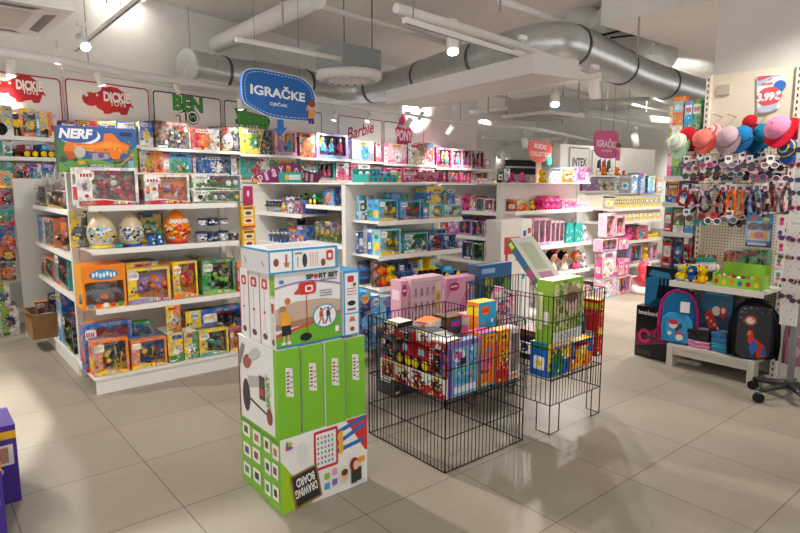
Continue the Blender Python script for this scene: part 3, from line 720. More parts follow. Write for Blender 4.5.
fA4 = Face(0, 4.78)
stock(fA4, zA[3], 'the bottom shelf of the egg unit', '''
84 134 323 bro w>.16 wide blue boxed toy set
134 152 322 akg b>.2 charcoal boxed toy car
93 129.5 340 oyn w orange and yellow boxed purple truck
131 167.5 339 oyb w orange and yellow boxed blue truck
168 183.5 334 ygw b yellow boxed egg toy
184 198.5 332 ygw b yellow boxed egg toy
168.5 183.5 307 yow l^ upper yellow carded round toy
199 229 330 yta w yellow boxed teal tractor
186 203 311 yrk b>.18 red and yellow boxed digger
201 246 308 byk w>.16 blue boxed racing truck
230 246 330 ryo w red boxed figure set''', .3, .03, 2, 5, 'boxed trucks')
# dark toys on the long side of the egg unit
fS = Face(SX+.02, 0, -PI/2); fS.rng = (-7.07, -5.42)
stock(fS, zS[0], 'the top side shelf facing left', '''
27 34 183 wes b white upright book box
34 46 185 edk w beige and brown boxed figure
47 63 191 kyr w black box of yellow figures
44 52 175 wsw s>.08^ tall white carton
53 62 175 wsw s>.08^ tall white carton''', .3, .02, 1, 6, 'side shelf goods')
stock(fS, zS[1], 'the middle side shelf facing left', '''
31 45 216 bwc b blue and white toy box
45 54 218 oka b black and orange toy box
54 65 219 okr l orange carded blaster''', .3, .02, 1, 7, 'side shelf goods')
stock(fS, zS[2], 'the lower side shelf facing left', '''
34 44 262 rakw w red boxed quad bike
44 54 258 ogar w orange and green boxed robot
55 68 255 trb w teal and red boxed robot
38 62 254 kradw b>.18*2 black and red toy box''', .3, .02, 1, 8, 'side shelf goods')
stock(Face(.99, 0, -PI/2), .13, 'the bottom deck facing left', '''
62 73 318 kgr w dark boxed penguin toy
57 63 285 bcw b blue tall toy box''', .3, .02, 1, 9, 'side shelf goods')
# middle unit, end bay
fC = Face(0, CY)
stock(fC, zC[0], 'the upper blue playset shelf', '''
359 367 196 wcg s>.26 white and blue narrow playset box
368 374 196 bag s>.2 dark blue narrow playset box
373 382 200 cgb w>.1 blue and green boxed playset
379 398 200 cyg w blue boxed yellow car playset
400 421 201 crg w blue boxed red car playset
422 430 203 bgs s blue upright playset box
426 446 187 bcy b>.14 tall blue playset box
446 455 188 byc b>.1 blue boxed yellow figures
428 443 205 xyw w light blue boxed yellow playset
444 462 205 xyw w light blue boxed yellow playset
390 409 193 bgc b>.2 blue playset box at the back''', .3, .02, 2, 11, 'blue boxed playsets')
stock(fC, zC[1], 'the middle blue playset shelf', '''
358 366 232 bnw s>.27 navy narrow box
367 372 225 bsc s>.2 silver narrow box
372 379 228 xbw s>.12 pale blue narrow box
380 401 229 xyg w sky blue boxed beach playset
404 428 233 twg w teal boxed white ambulance playset
429 443 234 brg w blue boxed red car playset
444 456 235 bnc w blue boxed blue car playset
457 463 240 buw s lilac upright box
402 446 231 bnt b>.2 wide navy playset box''', .3, .02, 2, 12, 'blue boxed playsets')
stock(fC, zC[2], 'the lower blue playset shelf', '''
362 375 262 nba n>.16 navy bagged toy
376 382 264 dah l brown carded doll
382 388 266 orw p peach plush animal
388 399 265 ygo p green and orange plush frog
399 413 263 nbc w navy boxed toy
414 420 264 swb c silver toy tub
419 428 259 yrb v yellow toy truck
430 441 258 yga v yellow toy digger
443 462 266 cbn v blue toy boat
395 425 259 bay b>.2 wide dark blue box''', .3, .02, 1, 13, 'blue shelf goods')
stock(Face(0, 4.03), .13, 'the deck of the blue playset unit', '''
358 371 292 nbc b navy tall box
371 380 296 bcw b blue tall box
380 392 297 xbs b light blue tall box
392 400 300 tbn b teal tall box''', .3, .03, 1, 14, 'tall boxes on the deck')
stock(Face(0, CY+.12), CH+.006, 'top of the blue playset unit', '''
368 397 169 trb t teal display box of small sets
397 402 172 oyt s orange narrow box
402 444 172 pmh w pink boxed doll set
''', .25, .02, 1, 15, 'boxes on top of the middle unit')
# middle unit, long side: figures
fB = Face(BX+.02, 0, -PI/2); fB.rng = (-(ymid-.02), -4.72); fC.rng = (CX0+.05, CX1-.04)
stock(fB, zB[0], 'the upper figure shelf', '''
305 309 194 lgw f lime alien figure
309 316 193 glk v green toy car
316 322 191 agb f charcoal robot figure
324 334 188 bco b blue boxed figure
334 341 189 cbw l sky blue carded figure
342 351 195 doe p brown plush bear
306 322 189 gbyo b>.2*3 green and blue boxed figure
322 346 188 bgo b>.2*3 blue boxed dinosaur
''', .25, .02, 1, 16, 'toy figures')
stock(fB, zB[1], 'the lower figure shelf', '''
305 351 222 agy l*9 green carded action figure
307 351 222 yag l>.14*7 yellow carded action figure''', .25, .02, 1, 17, 'carded action figures')
fB2 = Face(BX-.03, 0, -PI/2); fB2.rng = (-(yfar-.02), -(ymid+.01))
stock(fB2, zB[2], 'the far figure shelf', '''
263 279 200 asn f*5 grey toy knight
264 284 197 swan b>.2*4 pale boxed knight set
284 300 195 bnyw b>.25*3 navy and yellow boxed set
279 286 202 yow f*2 yellow toy figure
286 295 198 bnw b blue boxed figure
294 303 201 brn b blue and red boxed figure
299 304 193 lgy f>.2 lime green figure
286 294 207 cwb c blue toy tub''', .3, .02, 1, 18, 'toy figures')
stock(fB2, zB[3], 'the far lower figure shelf', '''
265 289 231 abw f*6 grey toy knight
266 286 229 nasb b>.2*4 dark boxed knight set
289 297 229 bnr b blue boxed figure
297 304 226 bwo b blue and white boxed figure
286 298 218 ngr b>.2 dark boxed figure''', .3, .02, 1, 19, 'toy figures')
# doll unit
fE = Face(0, EY); fE.rng = (EX0+.07, EX1-.05)
stock(fE, zE[0], 'the top doll shelf', '''
517 524 200 yroh b yellow toy box
524 531 203 oyr p orange plush toy
531 537 200 ykw p yellow plush toy
537 545 199 mph p*2 magenta plush toy
545 562 199 pmw p*3 pink plush toy
562 577 200 pum b*2 pink toy box
577 589 203 uhw b lilac toy box
540 560 196 mrp b>.1*3 magenta toy box''', .15, .02, 1, 21, 'toys on the top doll shelf')
stock(fE, zE[1], 'the middle doll shelf', '''
533 551 218 hpu d*3 pale pink boxed baby doll
551 564 221 hpw d*3 white and pink boxed doll
566 574 220 tcw k teal toy backpack case
575 583 220 tcw k teal toy backpack case
584 591 224 wuh p white plush toy''', .15, .02, 1, 22, 'dolls on the middle shelf')
stock(fE, zE[2], 'the lower doll shelf', '''
537 549 250 wkc h soft doll with black hair and blue bow
549 562 250 wkr h soft doll with black hair and red bow
562 572 250 wky h soft doll with black hair and yellow bow
573 584 251 pop h soft doll with orange hair and pink bow
585 590 252 wur p white plush toy''', .15, .02, 1, 23, 'soft dolls')
stock(Face(0, 4.06), .13, 'the deck of the doll unit', '''
549 560 283 hwp b pale pink box
560 572 283 lyg p lime plush toy
572 584 285 uhp b lilac box
584 591 286 phw b pink box''', .3, .03, 1, 24, 'boxes on the doll unit deck')
stock(Face(0, EY+.05), EH, 'top of the doll unit', '''
504 510 169 wks b white small box
510 518 173 mud p purple plush toy
519 529 172 pmu p pink plush toy
529 538 176 hup p pale pink plush toy
541 548 170 yog p yellow plush toy
549 562 168 wws b white boxed set
568 575 168 orw c orange round tub
577 590 168 vum b purple toy box''', .1, .03, 1, 25, 'toys on top of the doll unit')
fD = Face(DX, 0, -PI/2); fD.rng = (-(yd1-.02), -(yd0+.02))
stock(fD, zD[0], 'the upper pink side shelf', '''
448 461 196 wph b white and pink toy box
461 468 194 pmw p pink plush unicorn
469 476 196 rhw b red small box
476 484 198 swt d pale boxed doll
484 494 199 hpw d pale pink boxed doll
494 509 200 mhs d magenta boxed doll set
477 495 196 cbh b>.2 blue flat toy box''', .28, .02, 1, 26, 'pink side shelf goods')
stock(fD, zD[1], 'the middle pink side shelf', '''
440 448 222 rdh b red small box
448 458 221 hmu b pink small box
458 472 220 uvp d lilac boxed doll
472 484 221 vpt d purple boxed doll
484 498 222 hut d pink and lilac boxed doll
460 497 216 mvr b>.25*4 magenta box at the back''', .28, .02, 1, 27, 'pink side shelf goods')
stock(fD, zD[2], 'the lower pink side shelf', '''
462 473 241 vuw d purple boxed doll
473 483 243 gtk d dark green boxed doll
484 494 242 hpw d white and pink boxed doll
494 510 240 wrs d white and red boxed doll''', .28, .02, 1, 28, 'pink side shelf goods')
stock(fD, .13, 'the deck of the pink side shelf', '''
447 459 274 nbt b navy box
459 475 275 ukp b lilac box''', .28, .02, 1, 29, 'pink side deck boxes')
stock(Face(DX-.02, 0, -PI/2), EH-.002, 'top of the pink side unit', '''
471 479 180 hpw b*2 pale pink small box
479 489 182 wwh b white flat box
490 498 178 gyr f*2 small green figure''', .28, .05, 0, 30, 'boxes on top of pink side unit')
# white boxed kitchen toy standing on the end of the doll unit
# far right unit
fG = Face(0, GY); fG.rng = (GX0+.06, GX1-.06)
stock(fG, zG[0], 'the top yellow shelf', '''
615 640 196 yek s*7 small yellow pack
640 663 195 ysb s*5 yellow and silver pack''', .2, .02, 0, 31, 'small yellow packs')
stock(fG, zG[1], 'the second yellow shelf', '''
615 664 210 yew s*12 pale yellow pack''', .2, .02, 0, 32, 'pale yellow packs')
stock(fG, zG[2], 'the toy shelf under the yellow packs', '''
626 637 226 pmh p pink plush toy
637 648 226 mrt w magenta and teal boxed toy
648 664 228 yot t yellow tray of small toys''', .28, .02, 0, 33, 'toys under the yellow packs')
stock(fG, zG[3], 'the lower toy shelf of the yellow unit', '''
630 642 244 uhy d lilac boxed doll
642 652 243 yhu p yellow plush toy
652 664 243 hmu d pink boxed doll''', .28, .02, 0, 34, 'toys under the yellow packs')
stock(Face(0, GY+.1), GH, 'top of the yellow unit', '''
631 638 175 csw b blue tall box
639 645 173 bsx b silver blue tall box
648 655 176 wcx b white and blue tall box
656 662 178 osw b orange tall box''', .2, .05, 0, 35, 'tall boxes on the yellow unit')
fF = Face(FX, 0, -PI/2); fF.rng = (-(yf1-.02), -(yf0+.02))
stock(fF, zF[0], 'the top far side shelf', '590 606 196 vap d*3 purple boxed doll', .25, .02, 0, 36, 'purple side shelf dolls')
stock(fF, zF[1], 'the middle far side shelf', '588 606 216 vmk d*3 dark purple boxed doll', .25, .02, 0, 37, 'purple side shelf dolls')
stock(fF, zF[2], 'the lower far side shelf', '586 604 239 mvk d*3 magenta boxed doll', .25, .02, 0, 38, 'purple side shelf dolls')
# stack of pink doll cartons on the floor in front of the far right unit
fP = Face(0, 4.42)
z0 = 0
stock(fP, 0, 'the pink carton stack by the far unit', '''
601 617 278 xhw b pale blue bottom carton
602 616 252 hpw w^ pink boxed baby doll
617.5 631 276 hpo d pale pink bottom carton
632 637 277 hpw b pink bottom carton''', .12, .0, 0, 39, 'pink doll cartons')
zz = aty(617, 277, 4.42).z
stock(fP, zz+.012, 'the second tier of the pink stack', '''
619 623.5 259 hpm s*1 pink narrow carton
624 629 259 phm s pink narrow carton''', .12, .0, 0, 40, 'pink doll cartons')
zz = aty(610, 252, 4.42).z
stock(fP, zz+.012, 'the third tier of the pink stack', '''
601 618 239 hlu d white box of lime plush dolls
619 629 238 hpm s pink narrow carton''', .12, .0, 0, 41, 'pink doll cartons')
zz = aty(610, 238, 4.42).z
stock(fP, zz+.012, 'the top of the pink stack', '''
606 615 214 hpd d pale pink boxed doll
616 625 216 hpw d pale pink boxed doll''', .12, .0, 0, 42, 'pink doll cartons')
# back wall goods
def wstock(i, upper, rows, seed, shelfname):
    z = (zW if upper else zWb)[i][2]; stock(FW_, z, shelfname, rows, .3, .03, 0, seed, 'goods on the back wall', None if upper else zW[i][2]-.045, ((zW if upper else zWb)[i][0]+.02, (zW if upper else zWb)[i][1]-.02))
wstock(0, 1, '''62 76 121 wrb b white and red toy box
76 98 121 rwc b red and white toy box
98 116 122 bwy b blue toy box
116 137 122 bwo b blue and orange toy box''', 51, 'the wall shelf under the red hippo board')
wstock(0, 0, '''63 100 155 wob b*3 white toy box
100 137 155 bcw b*3 blue toy box''', 52, 'the wall shelf behind the blaster box')
wstock(1, 1, '''137 153 122 bwy b blue and white toy box
155 189 122 dak w brown boxed figure set
190 220 129 rwo b red and white toy box
221 237 127 dks b brown boxed set''', 53, 'the wall shelf under the number board')
wstock(1, 0, '''138 155 151 woy b white and orange toy box
155 163 150 yor b yellow toy box
163 170 154 epw s cream narrow box
170 192 153 ctg b teal game box
193 196 151 wrc s white narrow box
197 230 156 bnw b wide blue toy box
231 240 152 wce b white toy box''', 54, 'the lower wall shelf under the number board')
wstock(2, 1, '''236 272 129 ykg w yellow boxed truck
275 297 130 hwu d pink boxed doll house''', 55, 'the wall shelf under the green shell board')
wstock(2, 0, '''233 268 156 twr w teal and white boxed playset
268 297 158 wgs b white and green toy box''', 56, 'the lower wall shelf under the green shell board')
wstock(3, 1, '''298 315 133 wro b white boxed red toy
316 351 134 uvc d lilac boxed doll set''', 57, 'the top wall shelf left of pink script')
wstock(3, 0, '''299 316 160 gws b green toy box
316 335 162 tkp d teal boxed doll
336 351 163 wpm b white and pink toy box''', 58, 'the low wall shelf left of pink script')
wstock(4, 1, '''352 374 141 wsc b white and blue toy box
376 384 143 wph b white and pink toy box''', 59, 'the wall shelf under the pink script board')
wstock(4, 0, '''350 357 162 mpw s magenta narrow box
358 370 165 whp b white and pink toy box
371 384 167 rtw b red toy box''', 60, 'the lower wall shelf under the pink script board')
wstock(5, 1, '''384 388 143 wps s white narrow box
388 407 144 hpw b pink and white toy box
408 425 144 wde b white and brown toy box
425 436 143 dhr b brown toy box''', 61, 'the wall shelf under the magenta emblem board')
wstock(5, 0, '''384 402 168 mhp d magenta boxed doll
403 420 168 pmh d pink boxed doll
420 436 169 hpm d pale pink boxed doll''', 62, 'the lower wall shelf under the magenta emblem board')
wstock(6, 1, '''436 452 148 mpd d magenta boxed doll
452 472 149 hmp d*2 pale pink boxed doll
472 484 151 dhp d brown and pink boxed doll
485 490 157 phw s pink narrow box''', 63, 'the far end of the upper wall shelf')
wstock(6, 0, '''437 449 170 dhm d brown boxed doll
449 472 169 mdp d*2 magenta boxed doll
473 488 172 smd d silver boxed doll''', 64, 'the far end of the lower wall shelf')
# left-hand wall bay
stock(FW_, zL[0], 'the top shelf at the left edge', '''
-8 3 108 yak v yellow toy crane
4 13 106 swy b silver tall box
14 21 113 yka f yellow toy robot
23 36 109 aoy w charcoal boxed digger
36 40 112 csw s pale blue narrow box
40 48 112 yks b yellow tall box
48 57 113 owr b orange and white box''', .3, .03, 0, 65, 'yellow construction toys')
stock(FW_, zL[1], 'the second shelf at the left edge', '''
-5 12 140 wtg b*2 teal and white box
24 38 144 rka v red toy car
41 54 144 bur v blue toy car''', .3, .03, 0, 66, 'toy cars at the left edge')
stock(FW_, zL[2]-.2, 'the third shelf at the left edge', '''
-5 14 162 tgw b*2 teal toy box
14 30 163 rwk b red toy box
30 54 164 bwt b*2 blue toy box''', .3, .015, 0, 67, 'boxes at the left edge')
# stacked cartons by the left edge
fQ = Face(0, 7.3)
zt = 0
for i, (x0, x1, y1, cs, dsc) in enumerate(((0,18,307,'lwn','lime green boxed set, bottom of the left stack'),(-6,9,283,'lwn','lime green boxed set, second in the left stack'),
        (-2,16,262,'edo','brown carton in the left stack'),(-2,15,250,'oky','orange boxed digger in the left stack'),(-2,14.5,226,'bro','blue and red boxed truck in the left stack'),
        (-2,13.5,205,'trg','teal and red boxed truck in the left stack'),(-2,12.5,188,'rak','red and charcoal boxed car near top of the left stack'),(-2,12,170,'oyt','orange boxed car on top of the left stack'))):
    rng = random.Random(300+i); p0 = aty(x0, (y1), 7.3); p1 = aty(x1, y1, 7.3); h = p0.z-zt
    o = make_item('b', p1.x-p0.x, h-.002, .3, list(cs), rng, 'toy_box', 0); o.location = ((p0.x+p1.x)/2, 7.3, zt+.0005); zt = p0.z
    tag(o, dsc, 'toy box', 'boxes stacked at the left edge')
# ------------------------------------------------------------------ carton stack in the middle of the floor
FYS = 2.43
def carton(name, x0, x1, y0, y1, z0, z1, c, cs, front, left, label, group, top=None, cat='toy box'):
    mb = MB(); w, d, h = x1-x0, y1-y0, z1-z0; mb.box(0, 0, 0, w, d, h, c, cs)
    if front: front(w, h).lay(mb, (0,0,0), (1,0,0), (0,0,1), 1, 1)
    if left: left(d, h).lay(mb, (0,d,0), (0,-1,0), (0,0,1), 1, 1)
    if top: top(w, d).lay(mb, (0,0,h), (1,0,0), (0,1,0))
    o = mb.build(name, 'printed_card', None, (x0,y0,z0), 0, .002); return tag(o, label, cat, group)
bx0 = aty(281, 478, FYS).x; bx1 = aty(367, 450, FYS).x
z1 = aty(281, 440.5, FYS).z; z2 = aty(279, 351, FYS).z; z3 = aty(279, 273.5, FYS+.02).z; z4 = aty(268.5, 249.5, FYS+.02).z
yb1 = atx(262.5, 460, bx0).y; yb2 = atx(240, 450, bx0).y
def art_board(w, h):
    A = Art(); A.rect(0,0,w,h,'f4f2ee'); A.poly([(0,0),(w*.34,0),(w*.2,h*.33),(0,h*.72)], 'a4cf2f'); A.poly([(w*.74,h),(w*.97,h*.5),(w,h*.48),(w,h)], 'd8322c')
    A.ell(w*.3, h*.12, w*.09, h*.05, 'f0d9c9')
    for x0, y0, x1, y1 in ((.6,.86,.98,.98),(.6,.7,.98,.88),(.58,.6,.96,.66)): A.line(w*x0, h*y0, w*x1, h*y1, h*.06, '2a6fc0')
    A.rrect(w*.36,h*.42,w*.28,h*.55,w*.02,'d23540'); A.rrect(w*.385,h*.46,w*.23,h*.47,w*.01,'eef4f3')
    cols = ['2a9a5b','e5902c','3b76c9','d23c5a','62b33b','8a56b0']
    for i in range(5):
        for j in range(6): A.rect(w*(.4+.04*i), h*(.5+.07*j), w*.018, h*.035, cols[(i*2+j) % 6])
    A.poly([(w*.65,h*.55),(w*.7,h*.58),(w*.69,h*.9),(w*.64,h*.86)], 'f3b321')
    # upside-down chalk board with the product name
    ca, sa = math.cos(.16), math.sin(.16)
    def R(x, y): return (w*.265+(x*ca-y*sa), h*.27+(x*sa+y*ca))
    bw, bh = w*.15, h*.24
    A.poly([R(-bw,-bh),R(bw,-bh),R(bw,bh),R(-bw,bh)], '9a6a3c'); A.poly([R(-bw*.88,-bh*.88),R(bw*.88,-bh*.88),R(bw*.88,bh*.88),R(-bw*.88,bh*.88)], '2d2f33')
    A.text('DRAWING', w*.145, h*.17, w*.24, h*.115, 'w', .03, 0, PI+.16); A.text('BOARD', w*.155, h*.315, w*.2, h*.115, 'w', .03, 0, PI+.16)
    for x, y, c in ((.47,.26,'8cc152'),(.56,.29,'e9a0bb'),(.47,.12,'4aa3df'),(.56,.14,'8b6fb8')): A.rrect(w*x,h*y,w*.06,h*.09,w*.012,c)
    A.ell(w*.71,h*.24,w*.065,h*.13,'dfe9d2'); A.ell(w*.71,h*.22,w*.04,h*.08,'f0c29c',12); A.ell(w*.71,h*.27,w*.042,h*.05,'6b3b23',10)
    A.rect(w*.79,h*.06,w*.13,h*.22,'5b4632'); A.rect(w*.805,h*.08,w*.1,h*.17,'2f3a36'); A.ell(w*.83,h*.34,w*.055,h*.1,'8e1f3c',12); A.ell(w*.85,h*.32,w*.035,h*.07,'f3c6a2',10); A.rect(w*.88,h*.34,w*.08,h*.08,'f0a437')
    A.rrect(w*.18,h*.62,w*.09,h*.26,w*.03,'e6e6e4')
    for k, c in enumerate(('d23540','2f79c9','46a04c','f0b429')): A.poly([(w*(.05+.03*(k%2)),h*(.84+.05*(k//2))),(w*(.1+.03*(k%2)),h*(.86+.05*(k//2))),(w*(.06+.03*(k%2)),h*(.93+.04*(k//2)))], c)
    A.rect(w*.86,h*.0+h*.02,w*.12,h*.06,'dfe7ee')
    return A
def art_green_side(d, h):
    A = Art(); A.rect(0,0,d,h,'7dbb3a')
    for i, (x, y) in enumerate(((.1,.72),(.58,.7),(.12,.42),(.55,.44),(.1,.12),(.56,.14))):
        A.rrect(d*x,h*y,d*.34,h*.2,d*.04,'efece6'); A.rect(d*(x+.07),h*(y+.05),d*.18,h*.1,['4d5a3c','a8785a','46506e','8a4b3a','4c8f4a','3a3f46'][i])
    A.rect(d*.05,h*.93,d*.9,h*.03,'5f9a2a'); return A
carton('drawing_board_carton', bx0, bx1, FYS, yb1-.004, 0.0008, z1, 'f0eee9', dict(L='7dbb3a', T='d8d6d0'), art_board, art_green_side,
    'large white drawing board carton upside down, front of the bottom layer', 'cartons in the floor stack')
carton('drawing_board_carton', bx0+.01, bx1-.005, yb1+.012, yb2, 0.0008, z1-.006, 'f0eee9', dict(L='7dbb3a', T='d8d6d0'), None, art_green_side,
    'drawing board carton with green side, behind in the bottom layer', 'cartons in the floor stack')
def art_spine(w, h):
    A = Art(); A.rect(0,0,w,h,'7dc02f'); A.poly([(w*.34,h*.48),(w*.7,h*.45),(w*.66,h*.78),(w*.34,h*.8)], 'eeebe6')
    for i in range(6): A.rect(w*.38, h*(.52+.042*i), w*.12, h*.02, 'b4493e' if i % 2 else '6b4a3c')
    for i in range(4): A.rect(w*.54, h*(.5+.06*i), w*.1, h*.012, '555555')
    return A
def art_ball_side(d, h):
    A = Art(); A.rect(0,0,d,h,'e9e7e4'); A.rect(d*.9,0,d*.1,h,'7dc02f'); A.rect(0,0,d*.04,h,'8a3b34')
    A.ell(d*.2,h*.3,d*.1,h*.2,'3a3836',18); A.line(d*.2,h*.3,d*.78,h*.2,h*.03,'4a4a4a'); A.ell(d*.78,h*.2,d*.07,h*.1,'8c4a3d',14)
    A.poly([(d*.25,h*.55),(d*.6,h*.62),(d*.62,h*.5),(d*.3,h*.42)],'b9b6b2'); A.ell(d*.25,h*.72,d*.12,h*.08,'a5554a',14,.5); A.poly([(d*.05,h*.62),(d*.2,h*.9),(d*.12,h*.92),(d*.02,h*.75)],'8b8885')
    A.rect(d*.55,h*.35,d*.14,h*.28,'5a4a48'); A.rect(d*.58,h*.4,d*.08,h*.08,'c04a3f'); A.ell(d*.45,h*.85,d*.16,h*.06,'c7c3bf',14,.4)
    A.text('SPORT', d*.58, h*.45, d*.38, h*.08, '6aa52a', .03, 0, PI/2); return A
xs = [aty(x, 390, FYS).x for x in (281, 310, 339, 364)]
xg = [(bx0, aty(310.5, 395, FYS).x), (aty(312, 395, FYS).x, aty(338.5, 390, FYS).x), (aty(339, 390, FYS).x, aty(359, 390, FYS).x-.004), (aty(360.5, 390, FYS).x, bx1+.0)]
w4 = (bx1-bx0)/4
for i in range(4):
    x0 = bx0+w4*i+(.002 if i else 0)+(.004 if i == 3 else 0); x1 = bx0+w4*(i+1)-(.012,.006,.011,.001)[i]
    carton('sport_set_carton', x0, x1, FYS+(0,.006,-.002,.012)[i], FYS+.43, z1+.001, z2-(0,.004,.002,.012)[i], '7dc02f', dict(L='e9e7e4', T='ddd9d2', B='e9e7e4'), art_spine, art_ball_side if i == 0 else None,
        'green sport set carton standing on edge, %s from left in the middle layer' % ORD[i], 'cartons in the floor stack')
def art_sport(w, h):
    A = Art(); A.rect(0,0,w,h,'efeff2'); A.poly([(0,h*.26),(w,h*.3),(w,h*.55),(w*.7,h*.6),(w*.3,h*.6),(0,h*.52)],'c9b09c'); A.poly([(0,h*.24),(w,h*.3),(w,h*.4),(w*.5,h*.36),(0,h*.32)],'a97f64')
    A.poly([(0,0),(w,0),(w,h*.36),(0,h*.14)],'6fb52f'); A.poly([(0,h*.14),(w,h*.36),(w,h*.385),(0,h*.19)],'d8493f')
    A.pline([(w*t/12, h*(.76+.1*math.sin(PI*(t/12*.8+.15)))) for t in range(13)], h*.012, '3f6fc4'); A.pline([(w*t/12, h*(.745+.1*math.sin(PI*(t/12*.8+.15)))) for t in range(13)], h*.008, 'd34a44')
    A.line(w*.46,h*.12,w*.46,h*.7,w*.012,'b83a35'); A.ell(w*.44,h*.1,w*.09,h*.055,'1c1c20')
    A.rrect(w*.34,h*.68,w*.27,h*.17,w*.05,'d4322f'); A.rrect(w*.44,h*.71,w*.12,h*.09,w*.02,'f2efee'); A.rrect(w*.465,h*.73,w*.07,h*.05,w*.01,'c82b2a'); A.poly([(w*.26,h*.7),(w*.37,h*.69),(w*.36,h*.8)],'c84a3a')
    A.ell(w*.175,h*.62,w*.045,w*.045,'d07a3c'); A.line(w*.16,h*.58,w*.13,h*.46,w*.03,'e3b28c'); A.ell(w*.1,h*.5,w*.05,h*.055,'dba47c'); A.ell(w*.1,h*.525,w*.052,h*.04,'b98044'); A.poly([(w*.06,h*.3),(w*.22,h*.3),(w*.2,h*.46),(w*.07,h*.46)],'f0a52e'); A.poly([(w*.08,h*.16),(w*.22,h*.17),(w*.21,h*.3),(w*.08,h*.3)],'23252c'); A.rect(w*.09,h*.07,w*.035,h*.09,'dba47c'); A.rect(w*.16,h*.07,w*.035,h*.1,'dba47c'); A.rect(w*.07,h*.04,w*.06,h*.04,'e8e6e4'); A.rect(w*.15,h*.04,w*.06,h*.04,'e8e6e4')
    A.ell(w*.74,h*.35,w*.19,h*.165,'2f9ad6',26); A.ell(w*.74,h*.35,w*.175,h*.15,'f1f1f3',26)
    for x, c in ((.68,'b5563a'),(.79,'2c3f78')):
        A.poly([(w*(x-.03),h*.33),(w*(x+.04),h*.34),(w*(x+.02),h*.43),(w*(x-.03),h*.42)],c); A.ell(w*(x+.0),h*.45,w*.022,w*.022,'8a5a40',10); A.line(w*x,h*.33,w*(x-.05),h*.24,w*.022,c); A.line(w*(x+.02),h*.33,w*(x+.04),h*.24,w*.022,'8a5a40'); A.line(w*(x+.02),h*.42,w*(x+.07),h*.46,w*.016,'8a5a40')
    A.rect(w*.9,h*.1,w*.06,h*.08,'f4f4f4'); A.rect(w*.06,h*.86,w*.06,h*.045,'4a74b8')
    for i in range(3): A.rect(w*.66,h*(.7-.035*i),w*.2,h*.012,'77777c')
    A.text('SP', w*.46,h*.885,w*.105,h*.06,'33353d',.05); A.ell(w*.605,h*.915,w*.032,h*.032,'d2322f'); A.text('RT SET', w*.655,h*.885,w*.3,h*.06,'33353d',.05); A.text('BASKETBALL', w*.68,h*.845,w*.26,h*.022,'55565e',.03)
    A.rect(0,0,w,h*.02,'2f86c8'); return A
def art_spine_white(w, h):
    A = Art(); A.rect(0,0,w,h,'eeecea'); A.rect(0,0,w*.07,h,'b9493f'); A.rrect(w*.25,h*.77,w*.55,h*.14,w*.12,'c8423c'); A.rrect(w*.4,h*.8,w*.25,h*.07,w*.05,'f0d8d4')
    A.line(w*.5,h*.2,w*.5,h*.75,w*.03,'c9a09a'); A.ell(w*.5,h*.12,w*.22,h*.045,'54535a'); A.ell(w*.5,h*.45,w*.09,h*.02,'8a4a3c'); return A
def art_spine_green(w, h):
    A = Art(); A.rect(0,0,w,h,'dcd9d4'); A.rect(w*.0,h*.7,w,h*.3,'86b83a'); A.rect(w*.1,h*.6,w*.8,h*.06,'f2f0ee'); A.rrect(w*.25,h*.47,w*.5,h*.13,w*.1,'c8423c'); A.line(w*.5,h*.15,w*.5,h*.45,w*.03,'c9a09a'); A.ell(w*.5,h*.08,w*.25,h*.045,'54535a'); return A
xf1 = aty(340.5, 310, FYS+.02).x
ys = [FYS+.02]+[atx(x, 300, bx0+.01).y for x in (270.3, 259.8, 249, 240.5)]
for i in range(4):
    o = carton('basketball_carton', bx0+.008, xf1-.006*i, ys[i]+.002, ys[i+1]-.002, z2+.002, z3-(0,.004,.008,.012)[i], 'eceaea', dict(T='6fa836' if i == 0 else 'd9d4cd'), art_sport if i == 0 else None, art_spine_green if i == 0 else art_spine_white,
        ['white basketball sport set carton with a boy throwing a ball, facing front','white sport set carton directly behind the front basketball carton','white sport set carton second behind the front basketball carton','white sport set carton at the back of the top upright row'][i], 'cartons in the floor stack')
def art_blue_spine(w, h):
    A = Art(); A.rect(0,0,w,h,'2f9fd6'); A.rect(w*.09,h*.02,w*.82,h*.31,'f0eff0'); A.rect(w*.09,h*.35,w*.82,h*.61,'f0eff0')
    A.rrect(w*.25,h*.82,w*.4,h*.1,w*.08,'c9372f'); A.ell(w*.68,h*.78,w*.11,h*.03,'9a4f35'); 
    for i in range(3): A.rect(w*.2,h*(.63+.045*i),w*.6,h*.01,'b5453c')
    A.ell(w*.48,h*.5,w*.25,h*.04,'2a2a2e'); A.rect(w*.22,h*.39,w*.5,h*.03,'6a6a70'); A.poly([(w*.3,h*.22),(w*.7,h*.22),(w*.6,h*.29),(w*.4,h*.29)],'c07a72'); A.ell(w*.5,h*.1,w*.14,h*.035,'a2563a'); return A
xu0 = aty(342.5, 310, FYS+.03).x; xu1 = aty(358.5, 310, FYS+.03).x
carton('basketball_carton', xu0, xu1, FYS+.02, FYS+.4, z2+.001, aty(350, 270, FYS+.03).z, '2f9fd6', dict(L='d9dde0'), art_blue_spine, None, 'blue edged sport set carton standing upright at the right end', 'cartons in the floor stack')
